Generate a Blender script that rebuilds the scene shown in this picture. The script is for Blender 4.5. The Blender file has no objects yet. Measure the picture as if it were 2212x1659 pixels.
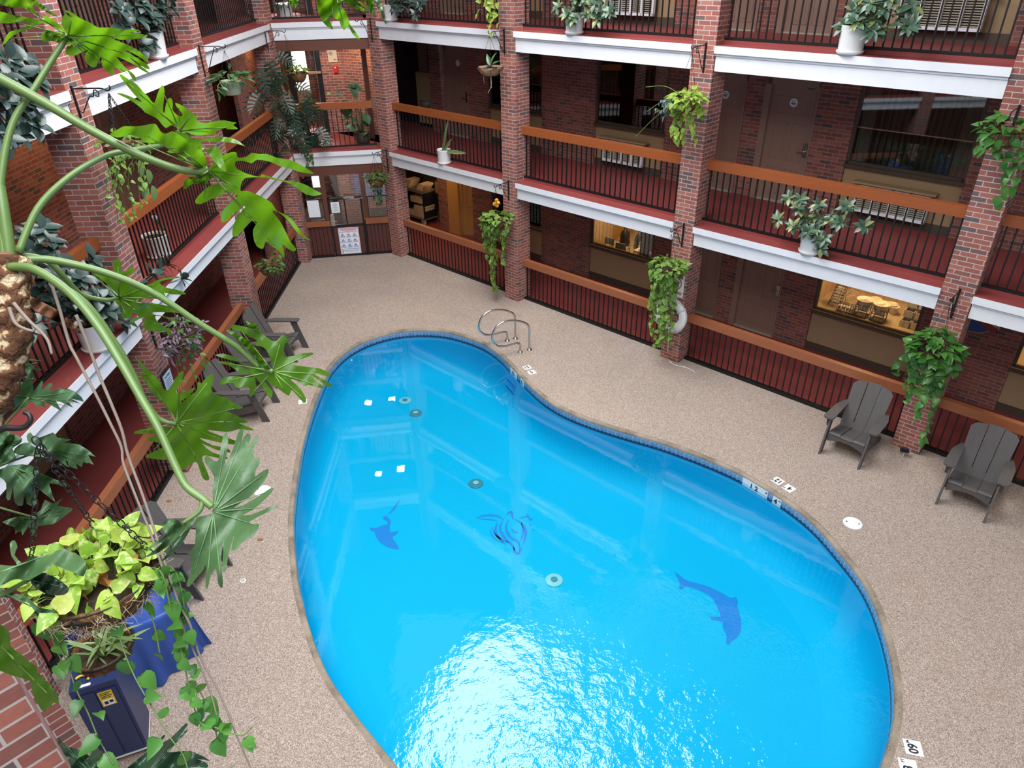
import bpy, bmesh, math, random
import numpy as np
from mathutils import Vector, Matrix
from mathutils.geometry import delaunay_2d_cdt
random.seed(11)
rng = np.random.default_rng(7)
S = bpy.context.scene
COL = S.collection
PI = math.pi
V3 = lambda *a: np.array(a, float)

# ------------------------------------------------------------------ camera
W, H = 2212, 1659
FPX = 1535.3
PITCH, ROLL, YAW = math.radians(31.368), math.radians(-1.1214), math.radians(-0.9174)
CAM = V3(0, 0, 6.9)
def _basis():
    f = V3(0, math.cos(PITCH), -math.sin(PITCH)); u0 = V3(0, math.sin(PITCH), math.cos(PITCH)); r0 = V3(1, 0, 0)
    r = math.cos(ROLL)*r0 + math.sin(ROLL)*u0
    u = -math.sin(ROLL)*r0 + math.cos(ROLL)*u0
    c, s = math.cos(YAW), math.sin(YAW)
    R = np.array([[c, -s, 0], [s, c, 0], [0, 0, 1]])
    return R@r, R@u, R@f
CR, CU, CF = _basis()
def ray(px, py):
    return CF + CR*(px-W/2)/FPX - CU*(py-H/2)/FPX
def on_z(px, py, z=0.0):
    d = ray(px, py); return CAM + d*((z-CAM[2])/d[2])
def on_plane(px, py, p0, n):
    d = ray(px, py); return CAM + d*(((np.asarray(p0)-CAM)@n)/(d@n))
def at_depth(px, py, D):
    return CAM + ray(px, py)*D
cam = bpy.data.cameras.new('camera'); cam.sensor_fit = 'HORIZONTAL'; cam.sensor_width = 36.0
cam.lens = FPX/W*36.0; cam.clip_start = 0.05; cam.clip_end = 200
co = bpy.data.objects.new('camera', cam); COL.objects.link(co)
m = Matrix(((CR[0], CU[0], -CF[0], CAM[0]), (CR[1], CU[1], -CF[1], CAM[1]), (CR[2], CU[2], -CF[2], CAM[2]), (0, 0, 0, 1)))
co.matrix_world = m
S.camera = co
S.view_settings.view_transform = 'Standard'; S.view_settings.look = 'None'
S.view_settings.exposure = 0.10; S.view_settings.gamma = 1.0; S.view_settings.use_curve_mapping = False
S.cycles.max_bounces = 7; S.cycles.diffuse_bounces = 4; S.cycles.glossy_bounces = 3
S.cycles.transmission_bounces = 4; S.cycles.transparent_max_bounces = 12
S.cycles.caustics_reflective = False; S.cycles.caustics_refractive = False
S.cycles.sample_clamp_indirect = 6.0

# ------------------------------------------------------------------ facade frames: a runs along, d goes away from the court
class Fr:
    def __init__(s, o, u, d):
        s.o = V3(*o); s.u = V3(*u)/np.linalg.norm(u); s.d = V3(*d)/np.linalg.norm(d)
    def P(s, a, d, z): return s.o + s.u*a + s.d*d + V3(0, 0, z)
    def inv(s, p):
        q = np.asarray(p)-s.o; return np.array([q@s.u, q@s.d, q[2]])
    def at(s, px, py, d):           # photo point lying on the plane d of this facade
        return s.inv(on_plane(px, py, s.P(0, d, 0), s.d))
r2 = 1/math.sqrt(2)
RF = Fr((10.85*r2, 10.85*r2, 0), (r2, -r2, 0), (r2, r2, 0))
LF = Fr((-4.96, 0, 0), (0, 1, 0), (-1, 0, 0))
BA, BB = V3(-4.95, 17.97, 0), V3(-2.87, 18.23, 0)
_bu = (BB-BA)/np.linalg.norm(BB-BA)
BF = Fr(BA, _bu, (-_bu[1], _bu[0], 0))
WF = Fr((0, 0, 0), (1, 0, 0), (0, 1, 0))

# ------------------------------------------------------------------ mesh builder
class MB:
    def __init__(s): s.v = []; s.f = []; s.uv = []; s.mi = []; s.n = 0
    def add(s, verts, faces, uvs=None, mi=0):
        b = s.n
        verts = [tuple(p) for p in verts]
        s.v += verts; s.n += len(verts)
        for i, f in enumerate(faces):
            s.f.append([b+k for k in f]); s.mi.append(mi)
            s.uv.append(uvs[i] if uvs is not None else None)
        return s
    def box(s, fr, a0, a1, d0, d1, z0, z1, mi=0):
        P = fr.P
        c = [P(a0,d0,z0),P(a1,d0,z0),P(a1,d1,z0),P(a0,d1,z0),P(a0,d0,z1),P(a1,d0,z1),P(a1,d1,z1),P(a0,d1,z1)]
        A, D = a1-a0, d1-d0
        f = [(0,1,5,4),(1,2,6,5),(2,3,7,6),(3,0,4,7),(4,5,6,7),(3,2,1,0)]
        uv = [[(a0,z0),(a1,z0),(a1,z1),(a0,z1)],
              [(a1,z0),(a1+D,z0),(a1+D,z1),(a1,z1)],
              [(a1+D,z0),(a1+D+A,z0),(a1+D+A,z1),(a1+D,z1)],
              [(a0-D,z0),(a0,z0),(a0,z1),(a0-D,z1)],
              [(a0,d0),(a1,d0),(a1,d1),(a0,d1)],
              [(a0,d1),(a1,d1),(a1,d0),(a0,d0)]]
        if np.linalg.det(np.array([fr.u, fr.d, V3(0,0,1)])) < 0:
            f = [tuple(reversed(q)) for q in f]; uv = [list(reversed(q)) for q in uv]
        return s.add(c, f, uv, mi)
    def beam(s, p0, p1, w, h, up=(0,0,1), mi=0):      # rectangular bar from p0 to p1; u runs along
        p0 = V3(*p0); p1 = V3(*p1); t = p1-p0; L = np.linalg.norm(t); t = t/L
        up = V3(*up); x = np.cross(t, up)
        if np.linalg.norm(x) < 1e-6: x = np.cross(t, V3(1,0,0))
        x /= np.linalg.norm(x); y = np.cross(x, t)
        c = []
        for q in (p0, p1):
            for sx, sy in ((-1,-1),(1,-1),(1,1),(-1,1)): c.append(q + x*sx*w/2 + y*sy*h/2)
        f = [(0,1,5,4),(1,2,6,5),(2,3,7,6),(3,0,4,7),(3,2,1,0),(4,5,6,7)]
        uv = [[(0,0),(0,w),(L,w),(L,0)]]*4 + [[(0,0),(w,0),(w,h),(0,h)]]*2
        return s.add(c, f, uv, mi)
    def prism(s, poly, off, mi=0):                    # planar polygon (3-D points) thickened by the vector off
        n = len(poly); off = V3(*off)
        c = [V3(*p) for p in poly] + [V3(*p)+off for p in poly]
        f = [tuple(range(n-1,-1,-1)), tuple(range(n, 2*n))] + [(i,(i+1)%n,n+(i+1)%n,n+i) for i in range(n)]
        return s.add(c, f, None, mi)
    def tube(s, path, r, n=8, mi=0, caps=True, closed=False):
        path = [V3(*p) for p in path]; k = len(path)
        rr = r if hasattr(r, '__len__') else [r]*k
        vs = []; prev = None
        for i, p in enumerate(path):
            if closed: t = path[(i+1)%k]-path[i-1]
            else: t = path[min(i+1,k-1)]-path[max(i-1,0)]
            t = t/(np.linalg.norm(t)+1e-12)
            if prev is None:
                a = V3(0,0,1) if abs(t[2]) < .9 else V3(1,0,0)
                x = np.cross(t, a)
            else: x = prev - t*(prev@t)
            x /= np.linalg.norm(x)+1e-12; prev = x; y = np.cross(t, x)
            for j in range(n):
                an = 2*PI*j/n; vs.append(p + (x*math.cos(an)+y*math.sin(an))*rr[i])
        f = []; uv = []
        for i in range(k if closed else k-1):
            i2 = (i+1) % k
            for j in range(n):
                j2 = (j+1) % n
                f.append((i*n+j, i*n+j2, i2*n+j2, i2*n+j)); uv.append([(i/k,j/n),(i/k,(j+1)/n),((i+1)/k,(j+1)/n),((i+1)/k,j/n)])
        if caps and not closed:
            f.append(tuple(range(n-1,-1,-1))); uv.append([(0,0)]*n); f.append(tuple(range((k-1)*n,k*n))); uv.append([(0,0)]*n)
        return s.add(vs, f, uv, mi)
    def lathe(s, prof, c, n=24, mi=0, axis=(0,0,1), close=False):
        c = V3(*c); ax = V3(*axis)/np.linalg.norm(axis)
        a = V3(0,0,1) if abs(ax[2]) < .9 else V3(1,0,0)
        x = np.cross(ax, a); x /= np.linalg.norm(x); y = np.cross(ax, x)
        vs = []
        for r, z in prof:
            for j in range(n):
                an = 2*PI*j/n; vs.append(c + ax*z + (x*math.cos(an)+y*math.sin(an))*max(r, 1e-5))
        f = [(i*n+j, i*n+(j+1)%n, (i+1)*n+(j+1)%n, (i+1)*n+j) for i in range(len(prof)-1) for j in range(n)]
        if not close:
            if prof[0][0] > 1e-4: f.append(tuple(range(n-1,-1,-1)))
            if prof[-1][0] > 1e-4: f.append(tuple(range((len(prof)-1)*n, len(prof)*n)))
        return s.add(vs, f, None, mi)
    def ball(s, c, r, n=10, mi=0, sc=(1,1,1)):
        c = V3(*c); vs = []; m_ = n//2
        for i in range(m_+1):
            th = PI*i/m_
            for j in range(n):
                ph = 2*PI*j/n
                vs.append(c + r*V3(math.sin(th)*math.cos(ph)*sc[0], math.sin(th)*math.sin(ph)*sc[1], math.cos(th)*sc[2]))
        f = [(i*n+j, (i+1)*n+j, (i+1)*n+(j+1)%n, i*n+(j+1)%n) for i in range(m_) for j in range(n)]
        return s.add(vs, f, None, mi)
    def build(s, name, mat, parent=None, smooth=False, loc=None):
        me = bpy.data.meshes.new(name)
        v = np.array(s.v, float).reshape(-1, 3)
        me.from_pydata([tuple(p) for p in v], [], s.f)
        for m_ in (mat if isinstance(mat, (list, tuple)) else [mat]): me.materials.append(m_)
        if any(s.mi): me.polygons.foreach_set('material_index', s.mi)
        ul = me.uv_layers.new(name='UVMap'); data = []
        for f, u in zip(s.f, s.uv):
            data += [c for q in (u if u is not None else [(0,0)]*len(f)) for c in q]
        ul.data.foreach_set('uv', data)
        if smooth: me.polygons.foreach_set('use_smooth', [True]*len(me.polygons))
        me.update()
        o = bpy.data.objects.new(name, me); COL.objects.link(o)
        if loc is not None: o.location = loc
        if parent is not None:
            o.parent = parent
            o.location = V3(*(loc if loc is not None else (0,0,0))) - V3(*WLOC.get(parent.name, (0,0,0)))
            WLOC[o.name] = loc if loc is not None else (0,0,0)
        else:
            WLOC[o.name] = loc if loc is not None else (0,0,0)
        return o
WLOC = {}      # world position of every object's origin (no object is rotated unless copied from a prototype)

def tag(o, label=None, cat=None, group=None, kind=None):
    if label: o['label'] = label
    if cat: o['category'] = cat
    if group: o['group'] = group
    if kind: o['kind'] = kind
    return o
def thing(name, label, cat, loc=(0,0,0), group=None):
    o = bpy.data.objects.new(name, None); COL.objects.link(o); o.location = tuple(loc); o.empty_display_size = .1
    WLOC[o.name] = tuple(loc)
    return tag(o, label, cat, group)
def struct(o): o['kind'] = 'structure'; return o
def dup(o, parent=None, depth=0):
    c = o.copy(); COL.objects.link(c)
    if parent is not None: c.parent = parent
    for ch in o.children: dup(ch, c, depth+1)
    return c
def text(body, size, mat, parent, M, name='lettering', bold=0.0, ext=0.001, align='CENTER', sx=1.0):
    cu = bpy.data.curves.new(name, 'FONT'); cu.body = body; cu.size = size; cu.extrude = ext; cu.offset = bold
    cu.align_x = align; cu.align_y = 'CENTER'; cu.materials.append(mat); cu.resolution_u = 3
    tmp = bpy.data.objects.new(name, cu); COL.objects.link(tmp)
    me = bpy.data.meshes.new_from_object(tmp); me.name = name
    bpy.data.objects.remove(tmp); bpy.data.curves.remove(cu)
    if not me.materials: me.materials.append(mat)
    o = bpy.data.objects.new(name, me); COL.objects.link(o)
    if parent is not None:
        o.parent = parent
        pl = Matrix.Translation(WLOC[parent.name]); M = pl.inverted() @ M
    o.matrix_local = M @ Matrix.Diagonal((sx,1,1,1)); return o
def basis_M(o, x, y):       # matrix with origin o, x and y axes
    x = V3(*x)/np.linalg.norm(x); y = V3(*y)/np.linalg.norm(y); z = np.cross(x, y)
    return Matrix(((x[0],y[0],z[0],o[0]),(x[1],y[1],z[1],o[1]),(x[2],y[2],z[2],o[2]),(0,0,0,1)))

# ------------------------------------------------------------------ materials
class NT:
    def __init__(s, name):
        s.m = bpy.data.materials.new(name); s.m.use_nodes = True; s.t = s.m.node_tree; s.t.nodes.clear()
        s.out = s.t.nodes.new('ShaderNodeOutputMaterial')
    def n(s, typ, **kw):
        nd = s.t.nodes.new('ShaderNode'+typ)
        for k, v in kw.items():
            if k in nd.inputs.keys() or isinstance(k, int): s.set(nd, k, v)
            elif hasattr(nd, k): setattr(nd, k, v)
        return nd
    def set(s, nd, k, v):
        if hasattr(v, 'node') or isinstance(v, bpy.types.NodeSocket): s.t.links.new(v, nd.inputs[k])
        elif isinstance(v, (tuple, list)) and len(v) == 3 and nd.inputs[k].type == 'RGBA': nd.inputs[k].default_value = (*v, 1)
        else: nd.inputs[k].default_value = v
    def ramp(s, fac, stops, mode='LINEAR'):
        r = s.t.nodes.new('ShaderNodeValToRGB'); r.color_ramp.interpolation = mode
        e = r.color_ramp.elements
        while len(e) < len(stops): e.new(.5)
        for el, (p, c) in zip(e, stops):
            el.position = p; el.color = (*c, 1) if len(c) == 3 else c
        if fac is not None: s.t.links.new(fac, r.inputs[0])
        return r.outputs[0]
    def noise(s, scale, vec=None, detail=3, rough=.6):
        nd = s.n('TexNoise', Scale=scale, Detail=detail, Roughness=rough)
        if vec is not None: s.t.links.new(vec, nd.inputs['Vector'])
        return nd.outputs['Fac']
    def mix(s, fac, a, b, mode='MIX'):
        nd = s.t.nodes.new('ShaderNodeMix'); nd.data_type = 'RGBA'; nd.blend_type = mode
        for i, v in ((0, fac), (6, a), (7, b)):
            if isinstance(v, bpy.types.NodeSocket): s.t.links.new(v, nd.inputs[i])
            elif isinstance(v, (tuple, list)): nd.inputs[i].default_value = (*v[:3], 1)
            else: nd.inputs[i].default_value = v
        return nd.outputs[2]
    def math(s, op, a, b=None):
        nd = s.t.nodes.new('ShaderNodeMath'); nd.operation = op
        for i, v in enumerate((a, b)):
            if v is None: continue
            if isinstance(v, bpy.types.NodeSocket): s.t.links.new(v, nd.inputs[i])
            else: nd.inputs[i].default_value = v
        return nd.outputs[0]
    def bump(s, h, strength=.3, dist=.01):
        nd = s.n('Bump', Strength=strength, Distance=dist); s.t.links.new(h, nd.inputs['Height']); return nd.outputs[0]
    def pbsdf(s, color, rough=.6, metal=0, spec=.5, normal=None):
        nd = s.t.nodes.new('ShaderNodeBsdfPrincipled')
        s.set(nd, 'Base Color', color); s.set(nd, 'Roughness', rough); s.set(nd, 'Metallic', metal); s.set(nd, 'Specular IOR Level', spec)
        if normal is not None: s.t.links.new(normal, nd.inputs['Normal'])
        return nd.outputs[0]
    def mixsh(s, fac, a, b):
        nd = s.t.nodes.new('ShaderNodeMixShader')
        if isinstance(fac, bpy.types.NodeSocket): s.t.links.new(fac, nd.inputs[0])
        else: nd.inputs[0].default_value = fac
        s.t.links.new(a, nd.inputs[1]); s.t.links.new(b, nd.inputs[2]); return nd.outputs[0]
    def done(s, sh): s.t.links.new(sh, s.out.inputs[0]); return s.m
    def uv(s): return s.n('UVMap').outputs[0]
    def obj(s): return s.n('TexCoord').outputs['Object']
    def gen_pos(s): return s.n('NewGeometry').outputs['Position']
    def island(s): return s.n('NewGeometry').outputs['Random Per Island']
def lin(r, g, b):
    f = lambda c: (c/255/12.92 if c/255 <= .04045 else ((c/255+.055)/1.055)**2.4)
    return (f(r), f(g), f(b))
def plain(name, col, rough=.5, metal=0, var=.12, scale=14, bump=0, spec=.5):
    t = NT(name); p = t.gen_pos(); nz = t.noise(scale, p)
    c = t.mix(nz, tuple(x*(1-var) for x in col), tuple(min(1, x*(1+var)) for x in col))
    nm = t.bump(t.noise(scale*6, p), bump, .004) if bump else None
    return t.done(t.pbsdf(c, rough, metal, spec, nm))

def mk_brick(name, stops, mortar):
    t = NT(name); uv = t.uv()
    b = t.n('TexBrick', offset=.5, squash=1.0)
    t.t.links.new(uv, b.inputs['Vector'])
    for k, v in dict(Scale=1.0).items(): b.inputs[k].default_value = v
    b.inputs['Color1'].default_value = (0,0,0,1); b.inputs['Color2'].default_value = (1,1,1,1); b.inputs['Mortar'].default_value = (.5,.5,.5,1)
    b.inputs['Mortar Size'].default_value = .0058; b.inputs['Mortar Smooth'].default_value = .15
    b.inputs['Brick Width'].default_value = .205; b.inputs['Row Height'].default_value = .0675; b.inputs['Bias'].default_value = 0
    nb = t.noise(30, uv, 4); big = t.noise(2.2, uv, 2)
    col = t.ramp(b.outputs['Color'], stops)
    col = t.mix(.55, col, t.mix(nb, (.35,.35,.35), (.75,.75,.75)), 'OVERLAY')
    col = t.mix(.25, col, t.mix(big, (.3,.3,.3), (.7,.7,.7)), 'OVERLAY')
    col = t.mix(b.outputs['Fac'], col, mortar)
    h = t.math('MULTIPLY', b.outputs['Fac'], -1.0)
    h = t.math('ADD', h, t.math('MULTIPLY', nb, .25))
    return t.done(t.pbsdf(col, .85, 0, .3, t.bump(h, .6, .008)))
M = {}
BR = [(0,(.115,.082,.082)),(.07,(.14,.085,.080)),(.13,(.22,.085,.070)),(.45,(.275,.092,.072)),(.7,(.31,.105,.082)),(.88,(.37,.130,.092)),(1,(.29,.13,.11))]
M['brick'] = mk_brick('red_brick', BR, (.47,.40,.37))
M['brick_shade'] = mk_brick('shaded_brick', [(p, tuple(c_*.8 for c_ in c)) for p, c in BR], (.30,.22,.20))  # same brick with the corridor shade mixed into its colours
M['white'] = plain('white_stucco', (.74,.74,.77), .7, 0, .06, 5, .15)
t = NT('red_floor_paint'); p = t.gen_pos()
c_ = t.mix(t.noise(1.3, p, 4), (.215,.043,.041), (.285,.060,.054)); c_ = t.mix(t.ramp(t.noise(9, p, 6, .7), [(.62,(0,0,0)),(.80,(1,1,1))]), c_, (.30,.12,.11))
M['redfloor'] = t.done(t.pbsdf(c_, .5, 0, .4))
def wood(name, a, b, k=1.0):
    t = NT(name); uv = t.uv(); mp = t.n('Mapping'); t.t.links.new(uv, mp.inputs[0]); mp.inputs['Scale'].default_value = (1.2, 22, 1)
    g = t.noise(2.0, mp.outputs[0], 5, .65); mp2 = t.n('Mapping'); t.t.links.new(uv, mp2.inputs[0]); mp2.inputs['Scale'].default_value = (9, 30, 1)
    kn = t.ramp(t.noise(1.4, mp2.outputs[0], 2), [(.66,(0,0,0)),(.74,(1,1,1))])
    c = t.mix(g, a, b); c = t.mix(t.math('MULTIPLY', kn, .75), c, tuple(x*.22 for x in a))
    return t.done(t.pbsdf(c, .45, 0, .4, t.bump(g, .15, .004)))
M['timber'] = wood('orange_stained_timber', (.21,.050,.014), (.36,.098,.026))
M['timber_low'] = wood('red_brown_stained_timber', (.22,.070,.030), (.38,.130,.055))
M['darkwood'] = wood('dark_red_timber', (.095,.034,.022), (.16,.056,.034))
M['board'] = wood('oxblood_boards', (.075,.024,.020), (.11,.036,.030))
M['ironblack'] = plain('black_painted_iron', (.012,.011,.012), .45, .3, .3, 40)
M['tan'] = plain('tan_panel', (.36,.24,.125), .6, 0, .06, 3)
M['brown'] = plain('brown_panel', (.36,.24,.135), .6, 0, .08, 3)
M['basebrown'] = plain('dark_brown_base', (.075,.050,.035), .6, 0, .1, 3)
M['doorpaint'] = plain('taupe_door_paint', (.27,.165,.125), .45, 0, .05, 3)
M['frame'] = plain('bronze_frame', (.085,.062,.045), .4, .2, .1, 6)
M['doorwood'] = plain('lamplit_ochre', (.50,.27,.09), .45, 0, .06, 3)  # warm lamplight on the open door is mixed into this orange
M['soffit'] = plain('soffit_paint', (.30,.24,.20), .8, 0, .06, 3)
M['steel'] = plain('brushed_steel', (.55,.54,.53), .22, 1, .06, 30)
M['white_gloss'] = plain('white_glazed_plastic', (.72,.71,.69), .3, 0, .06, 8)
M['whiteplastic'] = plain('white_plastic', (.80,.80,.80), .35, 0, .04, 8)
M['black'] = plain('black_plastic', (.012,.012,.014), .4, 0, .2, 8)
M['ink'] = plain('black_ink', (.012,.012,.02), .6, 0, 0, 8)
M['red_ink'] = plain('red_ink', (.55,.02,.04), .6, 0, 0, 8)
M['blue_ink'] = plain('blue_ink', (.03,.10,.40), .6, 0, 0, 8)
M['paper'] = plain('white_sheet', (.80,.82,.86), .6, 0, .02, 8)
def glass(name, tint=(.9,.92,.92), refl=1.45):
    t = NT(name); fr = t.n('Fresnel', IOR=refl).outputs[0]
    tr = t.n('BsdfTransparent'); tr.inputs[0].default_value = (*tint, 1)
    gl = t.n('BsdfGlossy', Roughness=.02); gl.inputs[0].default_value = (1,1,1,1)
    return t.done(t.mixsh(fr, tr.outputs[0], gl.outputs[0]))
M['glass'] = glass('window_glass', (.80,.83,.82), 1.9)
M['glass_clear'] = glass('clear_glass')
t = NT('sheer_curtain'); uv = t.uv(); wv = t.n('TexWave', Scale=3.2, Distortion=2.0); t.t.links.new(uv, wv.inputs[0]); wv.inputs['Detail'].default_value = 3
M['curtain'] = t.done(t.pbsdf(t.mix(wv.outputs['Fac'], (.07,.065,.055), (.20,.185,.155)), .9, 0, .1))
M['drape'] = plain('ivory_drape', (.38,.34,.26), .9, 0, .15, 10)
M['greydrape'] = plain('grey_drape', (.23,.22,.20), .9, 0, .15, 10)

# deck: exposed aggregate
t = NT('pebble_deck'); p = t.gen_pos()
vo = t.n('TexVoronoi', Scale=150.0); t.t.links.new(p, vo.inputs[0])
sp = t.ramp(t.n('SeparateColor', Color=vo.outputs['Color']).outputs[0], [(0,(.20,.14,.108)),(.3,(.31,.235,.19)),(.62,(.41,.33,.28)),(.85,(.51,.43,.37)),(1,(.62,.55,.49))])
big = t.mix(t.noise(.55, p, 4, .55), (.34,.34,.34), (.66,.66,.66)); c_ = t.mix(.55, sp, big, 'OVERLAY')
med = t.mix(t.noise(42, p, 4, .7), (.25,.25,.25), (.75,.75,.75)); c_ = t.mix(.5, c_, med, 'OVERLAY')
st = t.ramp(t.noise(1.1, p, 5, .6), [(.60,(0,0,0)),(.72,(1,1,1))]); c_ = t.mix(t.math('MULTIPLY', st, .40), c_, (.30,.195,.12))
M['deck'] = t.done(t.pbsdf(c_, .8, 0, .25, t.bump(vo.outputs['Distance'], .5, .006)))
t = NT('grimy_pool_edge'); p = t.gen_pos()
gr = t.ramp(t.noise(60, p, 5, .75), [(.30,(.06,.055,.045)),(.52,(.20,.165,.125)),(.72,(.42,.35,.28))])
gr = t.mix(t.ramp(t.noise(2.5, p, 3), [(.35,(0,0,0)),(.65,(1,1,1))]), gr, (.36,.29,.225))
M['edge'] = t.done(t.pbsdf(gr, .85, 0, .2, t.bump(t.noise(90, p), .5, .006)))
t = NT('blue_pool_plaster'); p = t.gen_pos()
M['plaster'] = t.done(t.pbsdf(t.mix(t.noise(.8, p, 3), (.000,.46,.77), (.000,.50,.81)), .7, 0, .1))
t = NT('waterline_tile'); uv = t.uv(); br = t.n('TexBrick', offset=0.0); t.t.links.new(uv, br.inputs['Vector'])
for k, v in {'Scale':1.0,'Mortar Size':.004,'Brick Width':.15,'Row Height':.15,'Bias':0.0}.items(): br.inputs[k].default_value = v
br.inputs['Color1'].default_value = (.13,.23,.40,1); br.inputs['Color2'].default_value = (.17,.29,.46,1); br.inputs['Mortar'].default_value = (.42,.52,.58,1)
sx = t.n('SeparateXYZ'); t.t.links.new(uv, sx.inputs[0])
wvy = t.math('MULTIPLY', t.math('SINE', t.math('MULTIPLY', sx.outputs[0], 2*PI/.075)), .012)
dk = t.math('LESS_THAN', t.math('ADD', sx.outputs[1], wvy), .052)
lt = t.math('GREATER_THAN', t.math('ADD', sx.outputs[1], wvy), .118)
c_ = t.mix(dk, br.outputs['Color'], (.012,.025,.09)); c_ = t.mix(t.math('MULTIPLY', lt, .6), c_, (.33,.50,.62))
M['tile'] = t.done(t.pbsdf(c_, .25, 0, .5))
t = NT('pool_water'); p = t.gen_pos()
dsv = t.n('VectorMath', operation='DISTANCE'); t.t.links.new(p, dsv.inputs[0]); dsv.inputs[1].default_value = (1.6, 3.3, -.12)
mk = t.ramp(t.math('MULTIPLY', dsv.outputs['Value'], .16), [(.0,(.50,.50,.50)),(.26,(.36,.36,.36)),(.40,(.14,.14,.14)),(.54,(.014,.014,.014)),(1,(.004,.004,.004))])
n1 = t.noise(9.0, p, 3, .6); n2 = t.noise(2.4, p, 2, .5)
hh = t.math('MULTIPLY', t.math('ADD', n1, t.math('MULTIPLY', n2, 2.2)), mk)
bm = t.bump(hh, 1.0, .055)
fr = t.n('Fresnel', IOR=1.54); t.t.links.new(bm, fr.inputs['Normal'])
tr = t.n('BsdfTransparent'); tr.inputs[0].default_value = (.90,.985,1,1)
gl = t.n('BsdfGlossy', Roughness=.01); gl.inputs[0].default_value = (1,1,1,1); t.t.links.new(bm, gl.inputs['Normal'])
M['water'] = t.done(t.mixsh(fr.outputs[0], tr.outputs[0], gl.outputs[0]))
M['decal'] = plain('deep_blue_decal', (.0,.235,.66), .7, 0, .05, 3)
t = NT('grey_woodgrain_plastic'); p = t.obj(); mp = t.n('Mapping'); t.t.links.new(p, mp.inputs[0]); mp.inputs['Scale'].default_value = (60, 4, 4)
g = t.noise(1.0, mp.outputs[0], 4); M['chair'] = t.done(t.pbsdf(t.mix(g, (.072,.066,.064), (.125,.115,.110)), .55, 0, .35, t.bump(g, .1, .002)))
M['bluetarp'] = plain('blue_tarp', (.022,.075,.33), .45, 0, .2, 6, .2)
M['navy'] = plain('navy_plastic', (.012,.028,.105), .42, 0, .12, 8)
M['yellow'] = plain('yellow_label', (.75,.55,.03), .5, 0, .05, 8)
M['cart'] = plain('grey_laminate', (.17,.14,.115), .5, 0, .08, 4)
M['towel'] = plain('folded_linen', (.62,.47,.32), .9, 0, .12, 14, .3)
M['granite'] = plain('speckled_counter', (.40,.30,.17), .5, 0, .5, 60)
M['bowl'] = plain('cream_ceramic', (.66,.58,.45), .35, 0, .05, 6)
M['rope'] = plain('white_rope', (.62,.60,.55), .9, 0, .15, 50, .4)

def leafmat(name, stops, trans=.3, rough=.4, spec=.5, vein=None, tcol=None):
    t = NT(name); isl = t.island(); p = t.gen_pos()
    c = t.ramp(isl, stops)
    c = t.mix(.35, c, t.mix(t.noise(28, p, 3), (.3,.3,.3), (.7,.7,.7)), 'OVERLAY')
    if vein is not None:      # variegation splashes
        c = t.mix(t.ramp(t.noise(55, p, 3), [(.52,(0,0,0)),(.62,(1,1,1))]), c, vein)
    d = t.pbsdf(c, rough, 0, spec)
    tl = t.n('BsdfTranslucent'); t.t.links.new(t.mix(1.0, c, tcol or (1.25,1.25,.6), 'MULTIPLY'), tl.inputs[0])
    return t.done(t.mixsh(trans, d, tl.outputs[0]))
GR = lambda *cs: [(i/(len(cs)-1), c) for i, c in enumerate(cs)]
M['rubber'] = leafmat('rubber_plant_leaf', GR((.040,.085,.055),(.065,.125,.08),(.095,.165,.105),(.06,.115,.075),(.115,.20,.10),(.30,.30,.09)), .12, .3, .55)
M['rubber_dark'] = leafmat('dark_rubber_leaf', GR((.018,.040,.034),(.030,.060,.050),(.050,.088,.074),(.028,.055,.047)), .10, .32, .55)
M['pothos'] = leafmat('pothos_leaf', GR((.07,.19,.025),(.12,.28,.04),(.17,.35,.05),(.10,.24,.03),(.26,.42,.07)), .35, .4, .4, (.42,.50,.17))
M['pothos_lime'] = leafmat('lime_pothos_leaf', GR((.16,.33,.03),(.27,.46,.05),(.36,.52,.07),(.20,.38,.04),(.44,.50,.09)), .38, .42, .4, (.50,.56,.20))
M['pothos_deep'] = leafmat('green_pothos_leaf', GR((.035,.13,.022),(.06,.20,.035),(.09,.26,.04),(.05,.16,.03)), .3, .35, .5)
M['ivy'] = leafmat('ivy_leaf', GR((.03,.085,.02),(.055,.13,.03),(.14,.22,.05),(.05,.11,.03)), .25, .45, .4)
M['deadleaf'] = leafmat('dry_brown_leaf', GR((.30,.11,.035),(.42,.18,.06),(.25,.08,.03)), .25, .7, .2)
M['hoya'] = leafmat('hoya_leaf', GR((.03,.095,.03),(.05,.14,.045),(.16,.25,.10),(.025,.075,.03)), .15, .28, .6)
M['splitleaf'] = leafmat('split_leaf', GR((.012,.030,.016),(.020,.047,.024),(.030,.060,.030),(.015,.036,.019)), .12, .35, .5)
M['broadleaf'] = leafmat('broad_green_leaf', GR((.03,.085,.035),(.05,.12,.05),(.04,.10,.04)), .2, .4, .45)
M['purple'] = leafmat('purple_striped_leaf', GR((.10,.05,.10),(.20,.12,.20),(.33,.24,.33),(.09,.09,.055),(.26,.17,.27)), .2, .45, .4)
M['spider'] = leafmat('striped_grass_leaf', GR((.12,.22,.07),(.22,.34,.12),(.34,.44,.20)), .3, .45, .4)
M['snake'] = leafmat('snake_plant_leaf', GR((.06,.12,.05),(.16,.24,.09)), .1, .4, .45, (.30,.33,.12))
M['bluegreen'] = leafmat('blue_green_leaf', GR((.05,.10,.085),(.08,.14,.12)), .15, .4, .4)
M['stem'] = plain('brown_stem', (.16,.10,.065), .8, 0, .25, 30)
M['greenstem'] = plain('green_stem', (.16,.25,.07), .5, 0, .15, 30)
M['vine'] = plain('vine_stem', (.10,.15,.04), .6, 0, .2, 30)
M['soil'] = plain('potting_soil', (.045,.028,.018), .95, 0, .4, 60, .6)
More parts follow.
